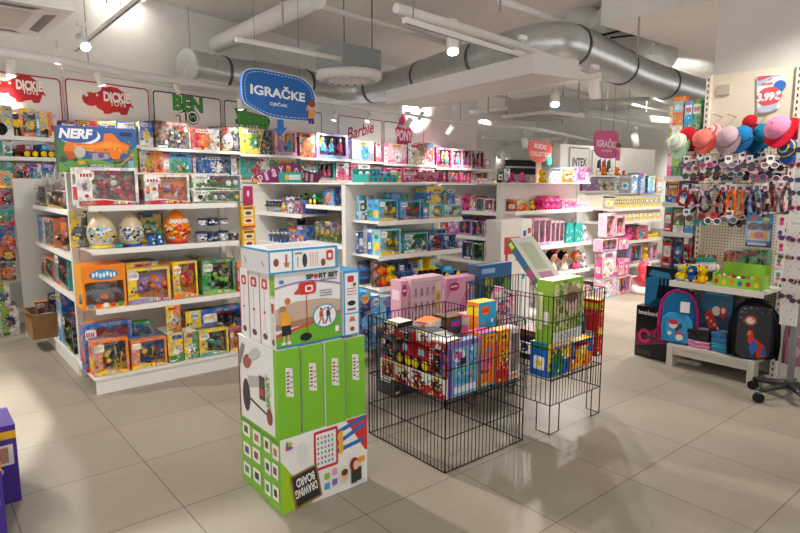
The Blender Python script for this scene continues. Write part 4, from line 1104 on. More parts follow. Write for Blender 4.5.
def art_flat(w, h):
    A = Art(); A.rect(0,0,w,h,'2f9fd6'); A.rect(w*.02,h*.08,w*.3,h*.84,'f1f0f0'); A.rect(w*.34,h*.08,w*.62,h*.84,'f1f0f0')
    A.ell(w*.1,h*.48,w*.038,h*.17,'8d4a3a'); A.poly([(w*.2,h*.45),(w*.29,h*.45),(w*.27,h*.25),(w*.22,h*.25)],'c88a84'); A.rect(w*.225,h*.3,w*.03,h*.5,'b86a66')
    A.text('BASKETBALL',w*.36,h*.76,w*.11,h*.08,'3a3a40',.04); A.line(w*.4,h*.2,w*.4,h*.65,w*.008,'3a3a3c'); A.ell(w*.5,h*.48,w*.035,h*.3,'38383c')
    for i in range(4): A.rect(w*(.58+.035*i),h*.2,w*.006,h*.6,'c86a60')
    A.ell(w*.77,h*.32,w*.035,h*.17,'8d4a3a'); A.rrect(w*.82,h*.4,w*.1,h*.44,w*.03,'d0362f'); A.rrect(w*.845,h*.5,w*.05,h*.2,w*.01,'f1e7e5'); return A
def art_flat_left(d, h):
    A = Art(); A.rect(0,0,d,h,'d5d3d2'); A.line(d*.12,h*.6,d*.2,h*.3,h*.06,'6a6a6c'); A.line(d*.75,h*.5,d*.86,h*.3,h*.06,'6a6a6c'); A.rect(0,h*.93,d,h*.07,'2f9fd6'); return A
xt0 = aty(268.5, 262, FYS-.0).x; yt1 = atx(241, 255, xt0).y
carton('basketball_carton', xt0, aty(337.5, 258, FYS).x, FYS-.0, yt1, z3+.001, aty(268.5, 251, FYS).z, 'eceaea', dict(T='dfe3e8'), art_flat, art_flat_left, 'blue edged sport set carton lying flat on top of the stack', 'cartons in the floor stack',
    lambda w, d: Art().rect(0,0,w,d,'2f9fd6').rect(w*.02,d*.03,w*.96,d*.94,'e6e8ec').poly([(w*.1,d*.2),(w*.9,d*.3),(w*.8,d*.8),(w*.2,d*.7)],'d6d3d4'))
# ------------------------------------------------------------------ blaster box on top of the egg unit
yN = AB-.13; nx0 = aty(58.5, 160, yN).x; nx1 = aty(137.5, 160, yN).x; nz0 = AH+.0125; nz1 = aty(95, 127, yN).z
def art_nerf(w, h):
    G_ = random.Random(11)
    A = Art(); A.rect(0,0,w,h,'2d5fa6'); A.poly([(0,0),(w,0),(w,h*.16),(w*.7,h*.22),(w*.35,h*.3),(0,h*.2)],'6fa743'); A.poly([(0,h*.2),(w*.3,h*.3),(w*.12,h*.6),(0,h*.7)],'4d7f46'); A.poly([(w*.9,h*.14),(w,h*.14),(w,h*.6),(w*.92,h*.5)],'5f9a4a')
    for i in range(90):
        x = w*G_.uniform(.04,.96); y = h*G_.uniform(.05,.72); r = w*G_.uniform(.014,.05); n = G_.choice((4,5,6)); A.poly([(x+r*math.cos(2*PI*k/n+i), y+r*.8*math.sin(2*PI*k/n+i)) for k in range(n)], G_.choice(['4f8f3c','86b04a','3f6f86','7a6a4a','a98a4a','5a7a9a','c98a3a','3a5a3a']))
    A.ell(w*.28,h*.78,w*.25,h*.19,'f2f4f6',24,.05); A.ell(w*.25,h*.82,w*.25,h*.19,'2d5fa6',24,.05)
    A.text('NERF', w*.03, h*.74, w*.4, h*.19, 'f6f7f8', .05, .2)
    A.poly([(w*.07,h*.52),(w*.12,h*.66),(w*.2,h*.64),(w*.42,h*.62),(w*.56,h*.7),(w*.58,h*.86),(w*.68,h*.88),(w*.78,h*.7),(w*.9,h*.62),(w*.88,h*.5),(w*.78,h*.42),(w*.75,h*.3),(w*.66,h*.3),(w*.64,h*.44),(w*.5,h*.44),(w*.3,h*.47),(w*.2,h*.46),(w*.18,h*.4),(w*.07,h*.42)],'ee7d1c')
    for i in range(26):
        x = w*G_.uniform(.16,.85); y = h*G_.uniform(.46,.66); A.poly([(x,y),(x+w*.03,y-h*.02),(x+w*.04,y+h*.02),(x+w*.01,y+h*.03)], G_.choice(['d96a14','f5a03a','c85a18','f2b25a']))
    A.poly([(w*.2,h*.58),(w*.5,h*.6),(w*.6,h*.7),(w*.72,h*.66),(w*.84,h*.58),(w*.6,h*.54),(w*.4,h*.52)],'f39a2e'); A.poly([(w*.07,h*.45),(w*.18,h*.44),(w*.2,h*.3),(w*.12,h*.26)],'c4591c')
    A.ell(w*.26,h*.44,w*.07,h*.13,'c9c4ba'); A.poly([(w*.4,h*.26),(w*.62,h*.3),(w*.6,h*.42),(w*.42,h*.42)],'a9a3b0'); A.ell(w*.52,h*.37,w*.04,h*.06,'6f4fa0'); A.poly([(w*.24,h*.16),(w*.34,h*.18),(w*.3,h*.26),(w*.22,h*.24)],'d9b92e')
    A.line(w*.68,h*.2,w*.93,h*.3,h*.035,'5a4632'); A.line(w*.72,h*.12,w*.9,h*.34,h*.03,'c3a52c'); A.rect(w*.78,h*.82,w*.16,h*.09,'26324a'); A.text('MINECRAFT', w*.38, h*.1, w*.3, h*.07, 'd7dbd0', .03); A.rect(w*.87,h*.05,w*.07,h*.22,'7fb4d8'); return A
carton('blaster_box', nx0, nx1, yN, yN+.1, nz0, nz1, '2d5fa6', dict(L='4a5a48', T='3a66a8'), art_nerf, None, 'large blue box with an orange toy blaster on top of the egg unit', None)
# wide orange box with a soft toy behind its window, under the eggs
yP = AY+.03; px0 = aty(82, 285, yP).x; px1 = aty(126, 285, yP).x; pz1 = aty(104, 265, yP).z; pz0 = zA[2]+.0006
R = empty('plush_box', ((px0+px1)/2, yP, pz0), 0, 'big orange box with grey soft creature under the beige eggs', 'toy box', 'toys under the eggs')
w, h, d = px1-px0, pz1-pz0, .26
mb = MB(); mb.box(-w/2,d*.9,0,w/2,d,h,'f08a1f'); mb.box(-w/2,0,0,-w/2+.005,d*.9,h,'e9a02a'); mb.box(w/2-.005,0,0,w/2,d*.9,h,'e07a1c'); mb.box(-w/2+.005,0,0,w/2-.005,d*.9,.005,'f08a1f'); mb.box(-w/2+.005,0,h-.005,w/2-.005,d*.9,h,'f08a1f')
A = Art(); A.rect(0,0,w,h*.1,'f1b52c'); A.rect(0,h*.62,w,h*.38,'f0851c'); A.rect(0,0,w*.06,h,'f0851c'); A.rect(w*.94,0,w*.06,h,'f0851c'); A.ell(w*.5,h*.78,w*.33,h*.12,'1d6fb8',18); A.ell(w*.5,h*.78,w*.3,h*.1,'2f9bd8',18)
for i in range(7): A.ell(w*(.26+.08*i),h*.78+h*.02*math.sin(i*2),w*.03,h*.06,'f4f4f2',8)
for i in range(5): A.rrect(w*(.1+.17*i),h*.03,w*.12,h*.1,w*.02,['4a86c0','e3542c','f4f1e6','c23a3a','3c9a50'][i])
A.lay(mb,(-w/2,0,0),(1,0,0),(0,0,1)); mb.build('carton','printed_card',R)
mb = MB(); mb.ball((0,d*.45,h*.3),h*.2,'8e8d92',12,8,(1.7,.8,1)); mb.ball((0,d*.42,h*.52),h*.17,'94939a',12,8,(1.2,.9,.9)); mb.ball((0,d*.1,h*.26),h*.09,'e27a2a',10,6,(1.2,.6,.8)); mb.ball((-.15*h,d*.14,h*.2),h*.07,'77777d'); mb.ball((.15*h,d*.14,h*.2),h*.07,'77777d')
for q in (-1,1): mb.tube([(q*.2*h,d*.4,h*.4),(q*.42*h,d*.3,h*.3),(q*.45*h,d*.2,h*.15)],lambda i: h*(.09-.01*i),'8a898f',8)
mb.build('soft_creature','fur',R); mb = MB(); mb.poly([(-w*.44,.002,h*.1),(w*.44,.002,h*.1),(w*.44,.002,h*.62),(-w*.44,.002,h*.62)],'w'); mb.build('window','clear_film',R)
# dropped toy on the egg shelf edge
mb = MB(); p = aty(122, 244, AY+.04); mb.tube([(-.05,0,.012),(0,-.006,.014),(.05,.004,.01)], lambda i: (.014,.018,.01)[i], lambda i: ('25a3a0','20243a')[i], 8); tag(mb.build('toy_car_part','plastic',None,(p.x,AY+.05,zA[1])), 'small teal and navy toy lying on the egg shelf edge', 'toy')
# yellow hanging display with red bars at the right end of the egg unit
yD = AY-.02; dx0 = aty(241, 200, yD).x; dx1 = aty(254.5, 200, yD).x
R = empty('hanging_display', ((dx0+dx1)/2, yD, zA[1]+.0), 0, 'tall yellow card strip of small toys at the right end', 'display strip')
for y0, y1 in ((206,228),(230,250)):
    za = aty(247, y1, yD).z-R.location.z; zb = aty(247, y0, yD).z-R.location.z; w = dx1-dx0; mb = MB(); mb.box(-w/2,0,za,w/2,.05,zb,'f0b92a'); A = Art(); hh = zb-za; A.rect(0,0,w,hh,'f2bf30'); A.rect(0,0,w,hh*.1,'d23a2a')
    for q in (.2,.55): A.rrect(w*.15,hh*q,w*.7,hh*.26,w*.08,'f3e9cf'); A.ell(w*.5,hh*(q+.13),w*.25,hh*.08,'9c2f3f' if q < .4 else '55504e')
    A.rect(w*.15,hh*.86,w*.7,hh*.09,'7a4d1a'); A.lay(mb,(-w/2,0,za),(1,0,0),(0,0,1)); mb.build('card_panel','printed_card',R)
mb = MB(); za = aty(247, 205, yD).z-R.location.z; zb = aty(247,186,yD).z-R.location.z; mb.box(-.035,.0,za,.05,.01,zb,'b02a5c'); A = Art(); A.ell(.04,(zb-za)*.6,.012,.03,'e9c9d6',8); A.lay(mb,(-.035,0,za),(1,0,0),(0,0,1)); mb.build('header_card','printed_card',R)
mb = MB(); mb.box(-.05,.05,-.02,.05,.06,aty(247,188,yD).z-R.location.z,'e6e2da'); mb.build('backing_strip','painted_metal',R)
# ------------------------------------------------------------------ purple boxes at the bottom left corner
p = atz(22, 500, 0); 
def art_purple(d, h):
    A = Art(); A.rect(0,0,d,h,'4a2f93'); A.rect(0,h*.83,d,h*.1,'e9b32a'); A.poly([(d*.3,h*.86),(d*.5,h*.85),(d*.45,h*.91),(d*.35,h*.92)],'7a3a1c'); A.rect(d*.02,h*.57,d*.42,h*.24,'e7e4e8'); A.rect(d*.06,h*.6,d*.34,h*.18,'7a8aa0'); A.rect(d*.48,h*.5,d*.48,h*.26,'e7e4e8'); A.rect(d*.53,h*.53,d*.38,h*.2,'b98a76'); A.rrect(d*.45,h*.39,d*.4,h*.08,d*.04,'d8d2e6'); A.ell(d*.5,h*.32,d*.1,h*.03,'d23a8f',10); A.ell(d*.3,h*.06,d*.1,h*.03,'e24a8f',10); A.ell(d*.7,h*.07,d*.08,h*.025,'e9e2f2',10); A.rect(d*.4,h*.12,d*.1,h*.12,'6f56b5'); return A
def purple(x, y, rz, h, w, d, label):
    mb = MB(); mb.box(0,0,0,w,d,h,'4a2f93',dict(T='55389c')); art_purple(w,h).lay(mb,(0,0,0),(1,0,0),(0,0,1)); art_purple(d,h).lay(mb,(w,0,0),(0,1,0),(0,0,1))
    T = Art(); 
    for i in range(6): T.ell(w*(.15+.14*i),d*(.3+.1*(i%3)),w*.05,d*.08,['e9e2f2','e9b32a','d23a8f'][i%3],9)
    T.lay(mb,(0,0,h),(1,0,0),(0,1,0)); return tag(mb.build('doll_carton','printed_card',None,(x,y,0.0006),rz,.003),label,'toy box','purple doll cartons at the left')
pa = atz(1.5, 533, 0)
zt_ = aty(16, 424, p.y).z
purple(p.x-.42, p.y, 0, zt_, .42, .3, 'purple doll carton with yellow stripe, rear one at the lower left edge')
pb = atz(9.5, 552, 0); zt2 = aty(7, 452, pb.y).z
purple(pb.x-.4, pb.y, 0, zt2, .4, p.y-pb.y-.03, 'purple doll carton, nearest one at the lower left corner')
# ------------------------------------------------------------------ open cardboard tray of mixed goods on the left deck
q0 = atx(26, 331, .93); rz = -PI/2
R = empty('cardboard_tray', (.74, atx(50,330,.8).y, .1325), 0, 'open brown cardboard tray of mixed toys on the left deck', 'carton')
tray_face = Face(0, 5.65)
TY = 6.35; tx0 = aty(32,325,TY).x; tx1 = min(aty(73,325,TY).x, 1.41); tz = .1315; th_ = aty(40,313,TY).z-tz
R.location = ((tx0+tx1)/2, TY, tz); w = tx1-tx0; h = th_*.95; d = .42
for nm, b in (('tray_bottom',(-w/2,0,0,w/2,d,.006)),('tray_wall',(-w/2,0,.006,w/2,.006,h)),('tray_wall',(-w/2,d-.006,.006,w/2,d,h)),('tray_wall',(-w/2,.006,.006,-w/2+.006,d-.006,h)),('tray_wall',(w/2-.006,.006,.006,w/2,d-.006,h))):
    mb = MB(); mb.box(*b,'9a744e'); mb.build(nm,'cardboard',R)
mb = MB(); mb.poly([(-w/2,.003,h),(-w/2,d,h),(-w/2-.07,d,h+.05),(-w/2-.07,.003,h+.05)],'a8825a'); mb.build('tray_flap','cardboard',R)
rng = random.Random(77)
for i, (x, y, ww, hh, cs, dsc) in enumerate(((-.12,.06,.1,.2,'bwx','blue and white box in the brown tray'),(0,.09,.14,.2,'sws','silver grey box in the brown tray'),(.11,.05,.09,.19,'nrb','navy and red box at the right of the brown tray'),(-.05,.24,.2,.3,'dko','brown box at the back of the brown tray'),(.1,.25,.15,.38,'kad','black box at the back of the brown tray'))):
    o = make_item('b', min(ww, w*.3), hh, .09, list(cs), rng, 'toy_box', 0); o.location = (R.location.x+x*w/.4*.9, R.location.y+y+.02, tz+.0075); tag(o, dsc, 'toy box', 'goods in the cardboard tray')
# ------------------------------------------------------------------ wire baskets
WIRE = '1d1d20'
def wire_panel(name, root, a, b, zl, n, r=.0022, zr=None):
    """upright wire panel between floor points a and b, horizontals at zl, n uprights"""
    mb = MB(); a, b = Vector(a), Vector(b); L = root.location
    for z in zl: mb.bar((a.x-L.x,a.y-L.y,z-L.z),(b.x-L.x,b.y-L.y,z-L.z),r*1.5,WIRE)
    for i in range(n+1):
        p = a+(b-a)*i/n; mb.bar((p.x-L.x,p.y-L.y,zl[0]-L.z),(p.x-L.x,p.y-L.y,zl[-1]-L.z),r*(1.7 if i in (0,n) else 1),WIRE)
    return mb.build(name, 'dark_wire', root)
def wire_floor(name, root, x0, x1, y0, y1, z, n, r=.002):
    mb = MB(); L = root.location
    for i in range(n+1):
        x = x0+(x1-x0)*i/n; mb.bar((x-L.x,y0-L.y,z-L.z),(x-L.x,y1-L.y,z-L.z),r,WIRE)
    for i in range(4):
        y = y0+(y1-y0)*i/3; mb.bar((x0-L.x,y-L.y,z-.004-L.z),(x1-L.x,y-L.y,z-.004-L.z),r*1.4,WIRE)
    return mb.build(name, 'dark_wire', root)
k0 = atz(443, 473, 0); k1 = atz(524, 441.5, 0); k3 = atz(370.5, 433, 0)
X0, Y0, X1, Y1 = k0.x, (k0.y+k1.y)/2, k1.x, k3.y
zrim = aty(444, 338, Y0).z; zfl = aty(443, 405, Y0).z; zmid = aty(443, 440, Y0).z
B1 = empty('wire_basket', (X0, Y0, 0), 0, 'black wire basket of red toys and dolls beside the carton stack', 'basket')
zl = [.006, zmid, zfl, (zfl+zrim)/2, zrim]
wire_panel('wire_panel', B1, (X0,Y0,0), (X1,Y0,0), zl, 22); wire_panel('wire_panel', B1, (X0,Y0,0), (X0,Y1,0), zl, 24); wire_panel('wire_panel', B1, (X1,Y0,0), (X1,Y1,0), zl, 24); wire_panel('wire_panel', B1, (X0,Y1,0), (X1,Y1,0), zl, 22)
wire_floor('wire_shelf', B1, X0, X1, Y0, Y1, zfl, 20)
mb = MB(); a = Vector((X0,Y0+.06,0)); zt = aty(432, 311, Y0+.06).z
for P in ([(X0+.005,Y0+.012,zrim),(X0+.005,Y0+.012,zt),(X0+.22,Y0+.012,zt),(X0+.22,Y0+.012,zrim-.08)],):
    mb.tube([(x-X0,y-Y0,z) for x,y,z in P], .004, WIRE, 4, smooth=False)
mb.build('wire_handle', 'dark_wire', B1)
j0 = atz(545, 434, 0); j1 = atz(605, 415.5, 0)
U0, V0, U1 = j0.x, (j0.y+j1.y)/2+.01, j1.x; V1 = V0+.74
jr = aty(547, 299, V0).z; jf = aty(545, 383, V0).z; jm = aty(546, 352, V0).z; jn = aty(546, 325, V0).z; jl = aty(545, 408, V0).z
B2 = empty('wire_basket', (U0, V0, 0), 0, 'taller black wire basket on hairpin legs with a green puzzle box', 'basket')
zl = [jl, jf, jm, jn, jr]
for a, b, n in (((U0,V0,0),(U1,V0,0),18),((U0,V0,0),(U0,V1,0),20),((U1,V0,0),(U1,V1,0),20),((U0,V1,0),(U1,V1,0),18)): wire_panel('wire_panel', B2, a, b, zl, n)
wire_floor('wire_shelf', B2, U0, U1, V0, V1, jf, 18)
for x, y, sx in ((U0,V0,1),(U1,V0,-1),(U0,V1,1),(U1,V1,-1)):
    mb = MB(); t = .1*sx; mb.tube([(x-U0,y-V0,jl),(x-U0,y-V0,.005),(x-U0+t,y-V0,.005),(x-U0+t,y-V0,jl)], .0042, WIRE, 5, smooth=False); mb.build('leg', 'dark_wire', B2)
    s_ = 1 if y == V0 else -1; mb = MB(); mb.tube([(x-U0,y-V0,.007),(x-U0,y-V0+.1*s_,.007),(x-U0,y-V0+.1*s_,jl)], .004, WIRE, 5, smooth=False); mb.build('leg_brace', 'dark_wire', B2)
# goods in the first basket
def put(kind, x, y, z, w, h, d, cs, seed, name, label, cat, rz=0, rx=0, ry=0, near=3, grp='goods in the wire baskets'):
    o = make_item(kind, w, h, d, list(cs), random.Random(seed), name, near); o.location = (x, y, z); o.rotation_euler = (rx, ry, rz); return tag(o, label, cat, grp)
zb = zfl+.006
def putpx(kind, yv, x0, x1, yt, yb, d, cs, seed, name, label, cat, near=3, z=None, rx=0, ry=0):
    xm = (x0+x1)/2; ymid = (yt+yb)/2; a = aty(x0, ymid, yv); b = aty(x1, ymid, yv); t = aty(xm, yt, yv).z; bz = aty(xm, yb, yv).z if z is None else z
    return put(kind, (a.x+b.x)/2, yv, bz, b.x-a.x, t-bz, d, cs, seed, name, label, cat, 0, rx, ry, near)
putpx('b', Y0+.04, 480, 496, 332, 396, .1, 'cop', 402, 'doll_box', 'blue boxed doll beside the lilac box in the low basket', 'doll', z=zb)
putpx('b', Y0+.03, 497, 509, 330, 394, .1, 'ory', 403, 'doll_box', 'orange boxed doll in the low wire basket', 'doll', z=zb)
putpx('d', Y0+.03, 509.5, 519, 328, 388, .1, 'wpo', 404, 'doll_box', 'white and pink boxed doll at the basket corner', 'doll', z=zb)
putpx('b', Y0+.2, 478, 495, 302, 390, .1, 'coy', 405, 'toy_box', 'tall sky blue toy box rising from the low basket', 'toy box', z=zb)
putpx('b', Y0+.28, 468, 483, 314, 390, .1, 'wpe', 406, 'toy_box', 'white box with a pink picture in the low basket', 'toy box', z=zb)
putpx('b', Y0+.34, 447, 467, 316, 390, .12, 'akd', 407, 'toy_box', 'charcoal toy box in the middle of the low basket', 'toy box', z=zb)
for i in range(4):   # lower layer of white and red boxes, seen through the left side
    y = Y0+.03+.145*i; put('b', X0+.025, y+.07, zb, .138, .115, .17, 'wrk', 410+i, 'toy_box', 'white and red boxed truck, %s from the near corner in the basket' % ORD[i], 'toy box', -PI/2)
for i in range(4):
    y = Y0+.03+.145*i; put('v' if i in (1, 2) else 'w', X0+.03, y+.07, zb+.118, .138, .13, .15, ['rkw','rak','rwk','arw'][i], 420+i, 'toy_truck' if i in (1,2) else 'window_box', ['red boxed toy truck by the basket corner','red and charcoal toy truck on the boxes','red and white toy truck on the boxes','charcoal boxed toy truck at the far side of the basket'][i], 'toy vehicle', -PI/2+(0,.05,-.05,0)[i])
for i in range(3):
    y = Y0+.14+.17*i; put('w', X0+.21, y+.07, zb, .16, .25+.02*i, .14, ['rkw','krw','rwa'][i], 430+i, 'window_box', ['red boxed car in the inner row of the basket','black and red boxed car in the inner row','red and white boxed car in the inner row'][i], 'toy box', -PI/2)
put('b', X0+.19, Y1-.3, zb+.3, .12, .05, .16, 'wro', 440, 'toy_box', 'white carton tipped on top of the red trucks', 'toy box', -PI/2+.4, .0, .0)
putpx('w', Y0+.46, 430, 449, 322, 392, .12, 'rkw', 441, 'window_box', 'red and black boxed car at the rear of the basket', 'toy box', z=zb)
putpx('b', Y0+.46, 450, 466, 318, 392, .12, 'kdp', 442, 'toy_box', 'black and brown boxed doll set at the rear of the basket', 'toy box', z=zb)
for i in range(4):
    y = Y0+.03+.145*i; put('b', X0+.03+.02*(i % 2), y+.07, zb+.264, .12, .06+.02*(i % 2), .13, ['rkw','wrk','rak','krw'][i], 443+i, 'toy_box', ['flat red box topmost by the basket corner','flat white box topmost in the basket','flat red and charcoal box topmost in the basket','flat black box topmost at the far side of the basket'][i], 'toy box', -PI/2+(.1,-.1,.08,.1)[i])
# goods in the second basket
zj = jf+.006
putpx('b', V0+.03, 548, 570, 342, 378, .14, 'ybg', 451, 'toy_box', 'yellow and blue toy box low in the tall basket', 'toy box', z=zj)
putpx('b', V0+.04, 571, 592, 340, 376, .12, 'boy', 452, 'toy_box', 'blue toy box beside the yellow one in the tall basket', 'toy box', z=zj)
zq = aty(560, 341, V0+.05).z
def art_puzzle(w, h):
    A = Art(); G_ = random.Random(21); A.rect(0,0,w,h,'8fb83c'); A.rect(w*.06,h*.2,w*.88,h*.74,'c9cf8a')
    for i in range(130):
        x = w*G_.uniform(.08,.92); y = h*G_.uniform(.22,.92); r = w*G_.uniform(.03,.09); n = G_.choice((4,5,6)); A.poly([(x+r*math.cos(2*PI*k/n+i), y+r*math.sin(2*PI*k/n+i)) for k in range(n)], G_.choice(['5f7f3a','e3dfb0','a9bf5a','7fa04a','d9d9a0','b9a87a','8fae6a','c9b58a','6f8f3f']))
    A.ell(w*.64,h*.66,w*.26,h*.22,'a98a72',18); A.ell(w*.62,h*.58,w*.2,h*.16,'d9b8a0',16); A.ell(w*.6,h*.7,w*.2,h*.09,'7a5a48',14); A.ell(w*.56,h*.6,w*.02,w*.02,'3a2a24',8); A.ell(w*.68,h*.6,w*.02,w*.02,'3a2a24',8); A.ell(w*.62,h*.51,w*.05,h*.012,'b5605a',8)
    A.rect(0,0,w,h*.18,'e3e2dc')
    for i in range(4): A.ell(w*(.3+.14*i),h*.09,w*.05,h*.05,'8a8f9a',12); A.ell(w*(.3+.14*i),h*.09,w*.03,h*.03,'e3e2dc',10)
    return A
def plain_side(c, *bars):
    def f(d, h):
        A = Art(); A.rect(0,0,d,h,c)
        for x, y, ww, hh, cc in bars: A.rect(d*x,h*y,d*ww,h*hh,cc)
        return A
    return f
def artbox(yv, x0, x1, yt, z, d, c, art, side, name, label, cat, grp):
    xm = (x0+x1)/2; t = aty(xm, yt, yv).z; by = proj((aty(xm, yt, yv).x, yv, z))[1]; ym = (yt+by)/2; a = aty(x0, ym, yv).x; b = aty(x1, ym, yv).x
    return carton(name, a, b, yv, yv+d, z, t, c, dict(T=c), art, side, label, grp, None, cat)
artbox(V0+.035, 552, 582, 279, zq+.002, .12, '9cc044', art_puzzle, plain_side('86ad35',(.1,.2,.3,.6,'d9d9a0'),(.5,.3,.35,.2,'e3e2dc')), 'puzzle_box', 'large green framed puzzle box in the tall basket', 'puzzle', 'goods in the wire baskets')
putpx('b', V0+.2, 583, 600, 312, 375, .1, 'wbx', 454, 'toy_box', 'white and blue toy box behind in the tall basket', 'toy box', z=zj)
putpx('b', V0+.1, 597, 603, 300, 368, .12, 'gry', 455, 'toy_box', 'green and red narrow box at the basket corner', 'toy box', z=zj)
putpx('b', V0+.3, 536, 556, 330, 375, .2, 'nkd', 456, 'toy_box', 'navy toy box at the back of the tall basket', 'toy box', z=zj)
# puzzle and tilted boxes leaning between the baskets
a = aty(506, 243, Y0+.62); b = atx(540, 295, a.x)
L_ = (b-a).length; ang = math.atan2(a.z-b.z, b.x-a.x)
mb = MB(); mb.box(0,0,0,L_+.02,.26,.055,'d9d6cf'); A = Art(); W2 = L_+.02; A.rect(0,0,W2,.055,'3f6f4a'); A.rect(W2*.2,.006,W2*.3,.043,'2f5f9a'); A.rect(W2*.55,.006,W2*.18,.043,'b5477f'); A.rect(W2*.05,.012,W2*.1,.03,'d9d24a'); A.rect(W2*.8,.012,W2*.15,.03,'e8e5df'); A.lay(mb,(0,0,0),(1,0,0),(0,0,1))
T = Art(); T.rect(0,0,W2,.26,'d9d6cf'); T.rect(W2*.1,.05,W2*.5,.15,'b7c0a8'); T.rect(W2*.65,.05,W2*.25,.15,'c48aa8'); T.lay(mb,(0,0,.055),(1,0,0),(0,1,0))
o = mb.build('long_game_box','printed_card',None,(a.x,a.y,a.z),0); X_ = (b-a).normalized(); Y_ = Vector((1,0,0)); Z_ = X_.cross(Y_); o.rotation_euler = Matrix((X_,Y_,Z_)).transposed().to_euler(); tag(o,'long flat game box leaning steeply over the basket edge','game box')
# pink cartons behind the baskets, two high
def art_badge(w, h):
    A = Art(); A.rect(0,0,w,h,'d9a0b8'); A.ell(w*.5,h*.8,w*.36,h*.13,'b02a6a',16); A.rect(w*.25,h*.78,w*.5,h*.04,'ecd0dd')
    for x, y in ((.3,.5),(.65,.42),(.4,.22),(.7,.15)): A.ell(w*x,h*y,w*.14,h*.07,'c987a5',10); A.ell(w*x,h*y+h*.01,w*.07,h*.04,'f0d5c8',8)
    return A
def art_small(w, h):
    A = Art(); G_ = random.Random(4); A.rect(0,0,w,h,'dcb3c2')
    for i in range(4):
        for j in range(3):
            x, y = w*(.14+.18*i), h*(.2+.26*j); A.ell(x,y,w*.05,h*.07,G_.choice(['b98a98','a9788a','c9a0a8']),10); A.ell(x,y+h*.06,w*.03,h*.035,'8f6a5a',8)
    A.rect(w*.74,h*.1,w*.2,h*.8,'ecc9d2'); A.poly([(w*.78,h*.3),(w*.88,h*.3),(w*.92,h*.7),(w*.76,h*.75)],'e0b45a'); A.ell(w*.84,h*.6,w*.05,h*.06,'d97a4a',10); A.rect(0,h*.93,w,h*.07,'e6c6d0'); return A
def art_pony(w, h):
    A = Art(); A.rect(0,0,w,h,'e5a5c3'); A.poly([(0,h),(w*.4,h),(0,h*.6)],'d488ae'); A.ell(w*.24,h*.84,w*.17,h*.08,'b5326f',14); A.rect(w*.13,h*.83,w*.22,h*.03,'f0d5e2')
    A.ell(w*.62,h*.5,w*.2,h*.14,'e07fb0',14,.3); A.ell(w*.68,h*.66,w*.12,h*.1,'d96aa2',12); A.ell(w*.5,h*.38,w*.07,h*.12,'b04a9a',10,.4); A.ell(w*.8,h*.6,w*.1,h*.08,'8fb4de',10); A.ell(w*.82,h*.86,w*.1,h*.07,'6a9fd6',12); A.ell(w*.3,h*.25,w*.12,h*.08,'f0c0d8',10); A.rect(w*.5,h*.08,w*.4,h*.14,'f0d3de'); A.rect(w*.55,h*.12,w*.3,h*.05,'b5326f'); return A
for i, (x0, x1, yt, art, c, dsc) in enumerate(((394,408.5,281,art_badge,'d9a0b8','magenta badged pink carton, leftmost behind the basket'),(409,443,277,art_small,'dcb3c2','wide pale pink carton with small prints behind the basket'),(443.5,477,277,art_pony,'e5a5c3','pink carton with round badge at the right behind the basket'))):
    yv = 3.3; a = aty(x0,300,yv); b = aty(x1,300,yv); zm = aty((x0+x1)/2,330,yv).z
    put('b', (a.x+b.x)/2, yv, .0006, b.x-a.x-.006, zm-.001, .22, 'nakd', 470+i, 'doll_carton', ['lower dark carton, left of three behind the basket','lower dark carton, middle of three behind the basket','lower dark carton, right of three behind the basket'][i], 'toy box', grp='pink cartons behind the basket')
    artbox(yv, x0+(7,2,3)[i], x1-.5, yt, zm+.001, .12, c, art, plain_side(c,(.15,.6,.7,.2,'ecd0dd')), 'doll_carton', dsc, 'toy box', 'pink cartons behind the basket')
def art_set(w, h):
    A = Art(); G_ = random.Random(8); A.rect(0,0,w,h,'3f5f7a'); A.rect(0,h*.8,w,h*.2,'35618f'); A.rect(w*.08,h*.86,w*.4,h*.08,'8fb0d0'); A.rect(w*.14,h*.06,w*.8,h*.7,'2f4a3a')
    for i in range(110):
        x = w*G_.uniform(.16,.92); y = h*G_.uniform(.08,.74); r = w*G_.uniform(.03,.09); n = G_.choice((3,4,5)); A.poly([(x+r*math.cos(2*PI*k/n+i), y+r*1.5*math.sin(2*PI*k/n+i)) for k in range(n)], G_.choice(['4f7a3f','6a8f4a','3a5a6a','8a7a3f','2a3a3a','9aa04a']))
    return A
def art_lilac(w, h):
    A = Art(); G_ = random.Random(31); A.rect(0,0,w,h,'7fb2d9'); A.rect(0,0,w*.14,h,'6a4a9a'); A.rect(0,h*.9,w,h*.1,'8a6fb8'); A.ell(w*.35,h*.75,w*.2,h*.12,'e6e9f4',14); A.ell(w*.32,h*.75,w*.12,h*.08,'c9569a',12)
    A.rect(w*.18,h*.4,w*.74,h*.16,'5fc0d0'); A.rect(w*.18,h*.06,w*.74,h*.12,'e9edf4'); A.rect(w*.2,h*.22,w*.7,h*.14,'4aa3c8')
    for i in range(60):
        x = w*G_.uniform(.2,.92); y = h*G_.uniform(.14,.86); r = w*G_.uniform(.015,.05); n = G_.choice((4,5,6)); A.poly([(x+r*math.cos(2*PI*k/n+i), y+r*math.sin(2*PI*k/n+i)) for k in range(n)], G_.choice(['d96aa8','f0e6f0','4a3f8a','3fb0b8','e9a0c8','2f3a6a','f0d05a']))
    A.rect(w*.36,h*.58,w*.2,h*.12,'3a2a4a'); return A
a = aty(481,300,3.02); b = aty(518,300,3.02); zm = aty(460,330,3.3).z
xl = aty(477.5,310,3.3).x+.004; put('b', (xl+b.x)/2, 3.02, .0006, b.x-xl, zm-.001, .5, 'nakd', 490, 'doll_carton', 'lower dark carton under the green and blue boxed set', 'toy box', grp='pink cartons behind the basket')
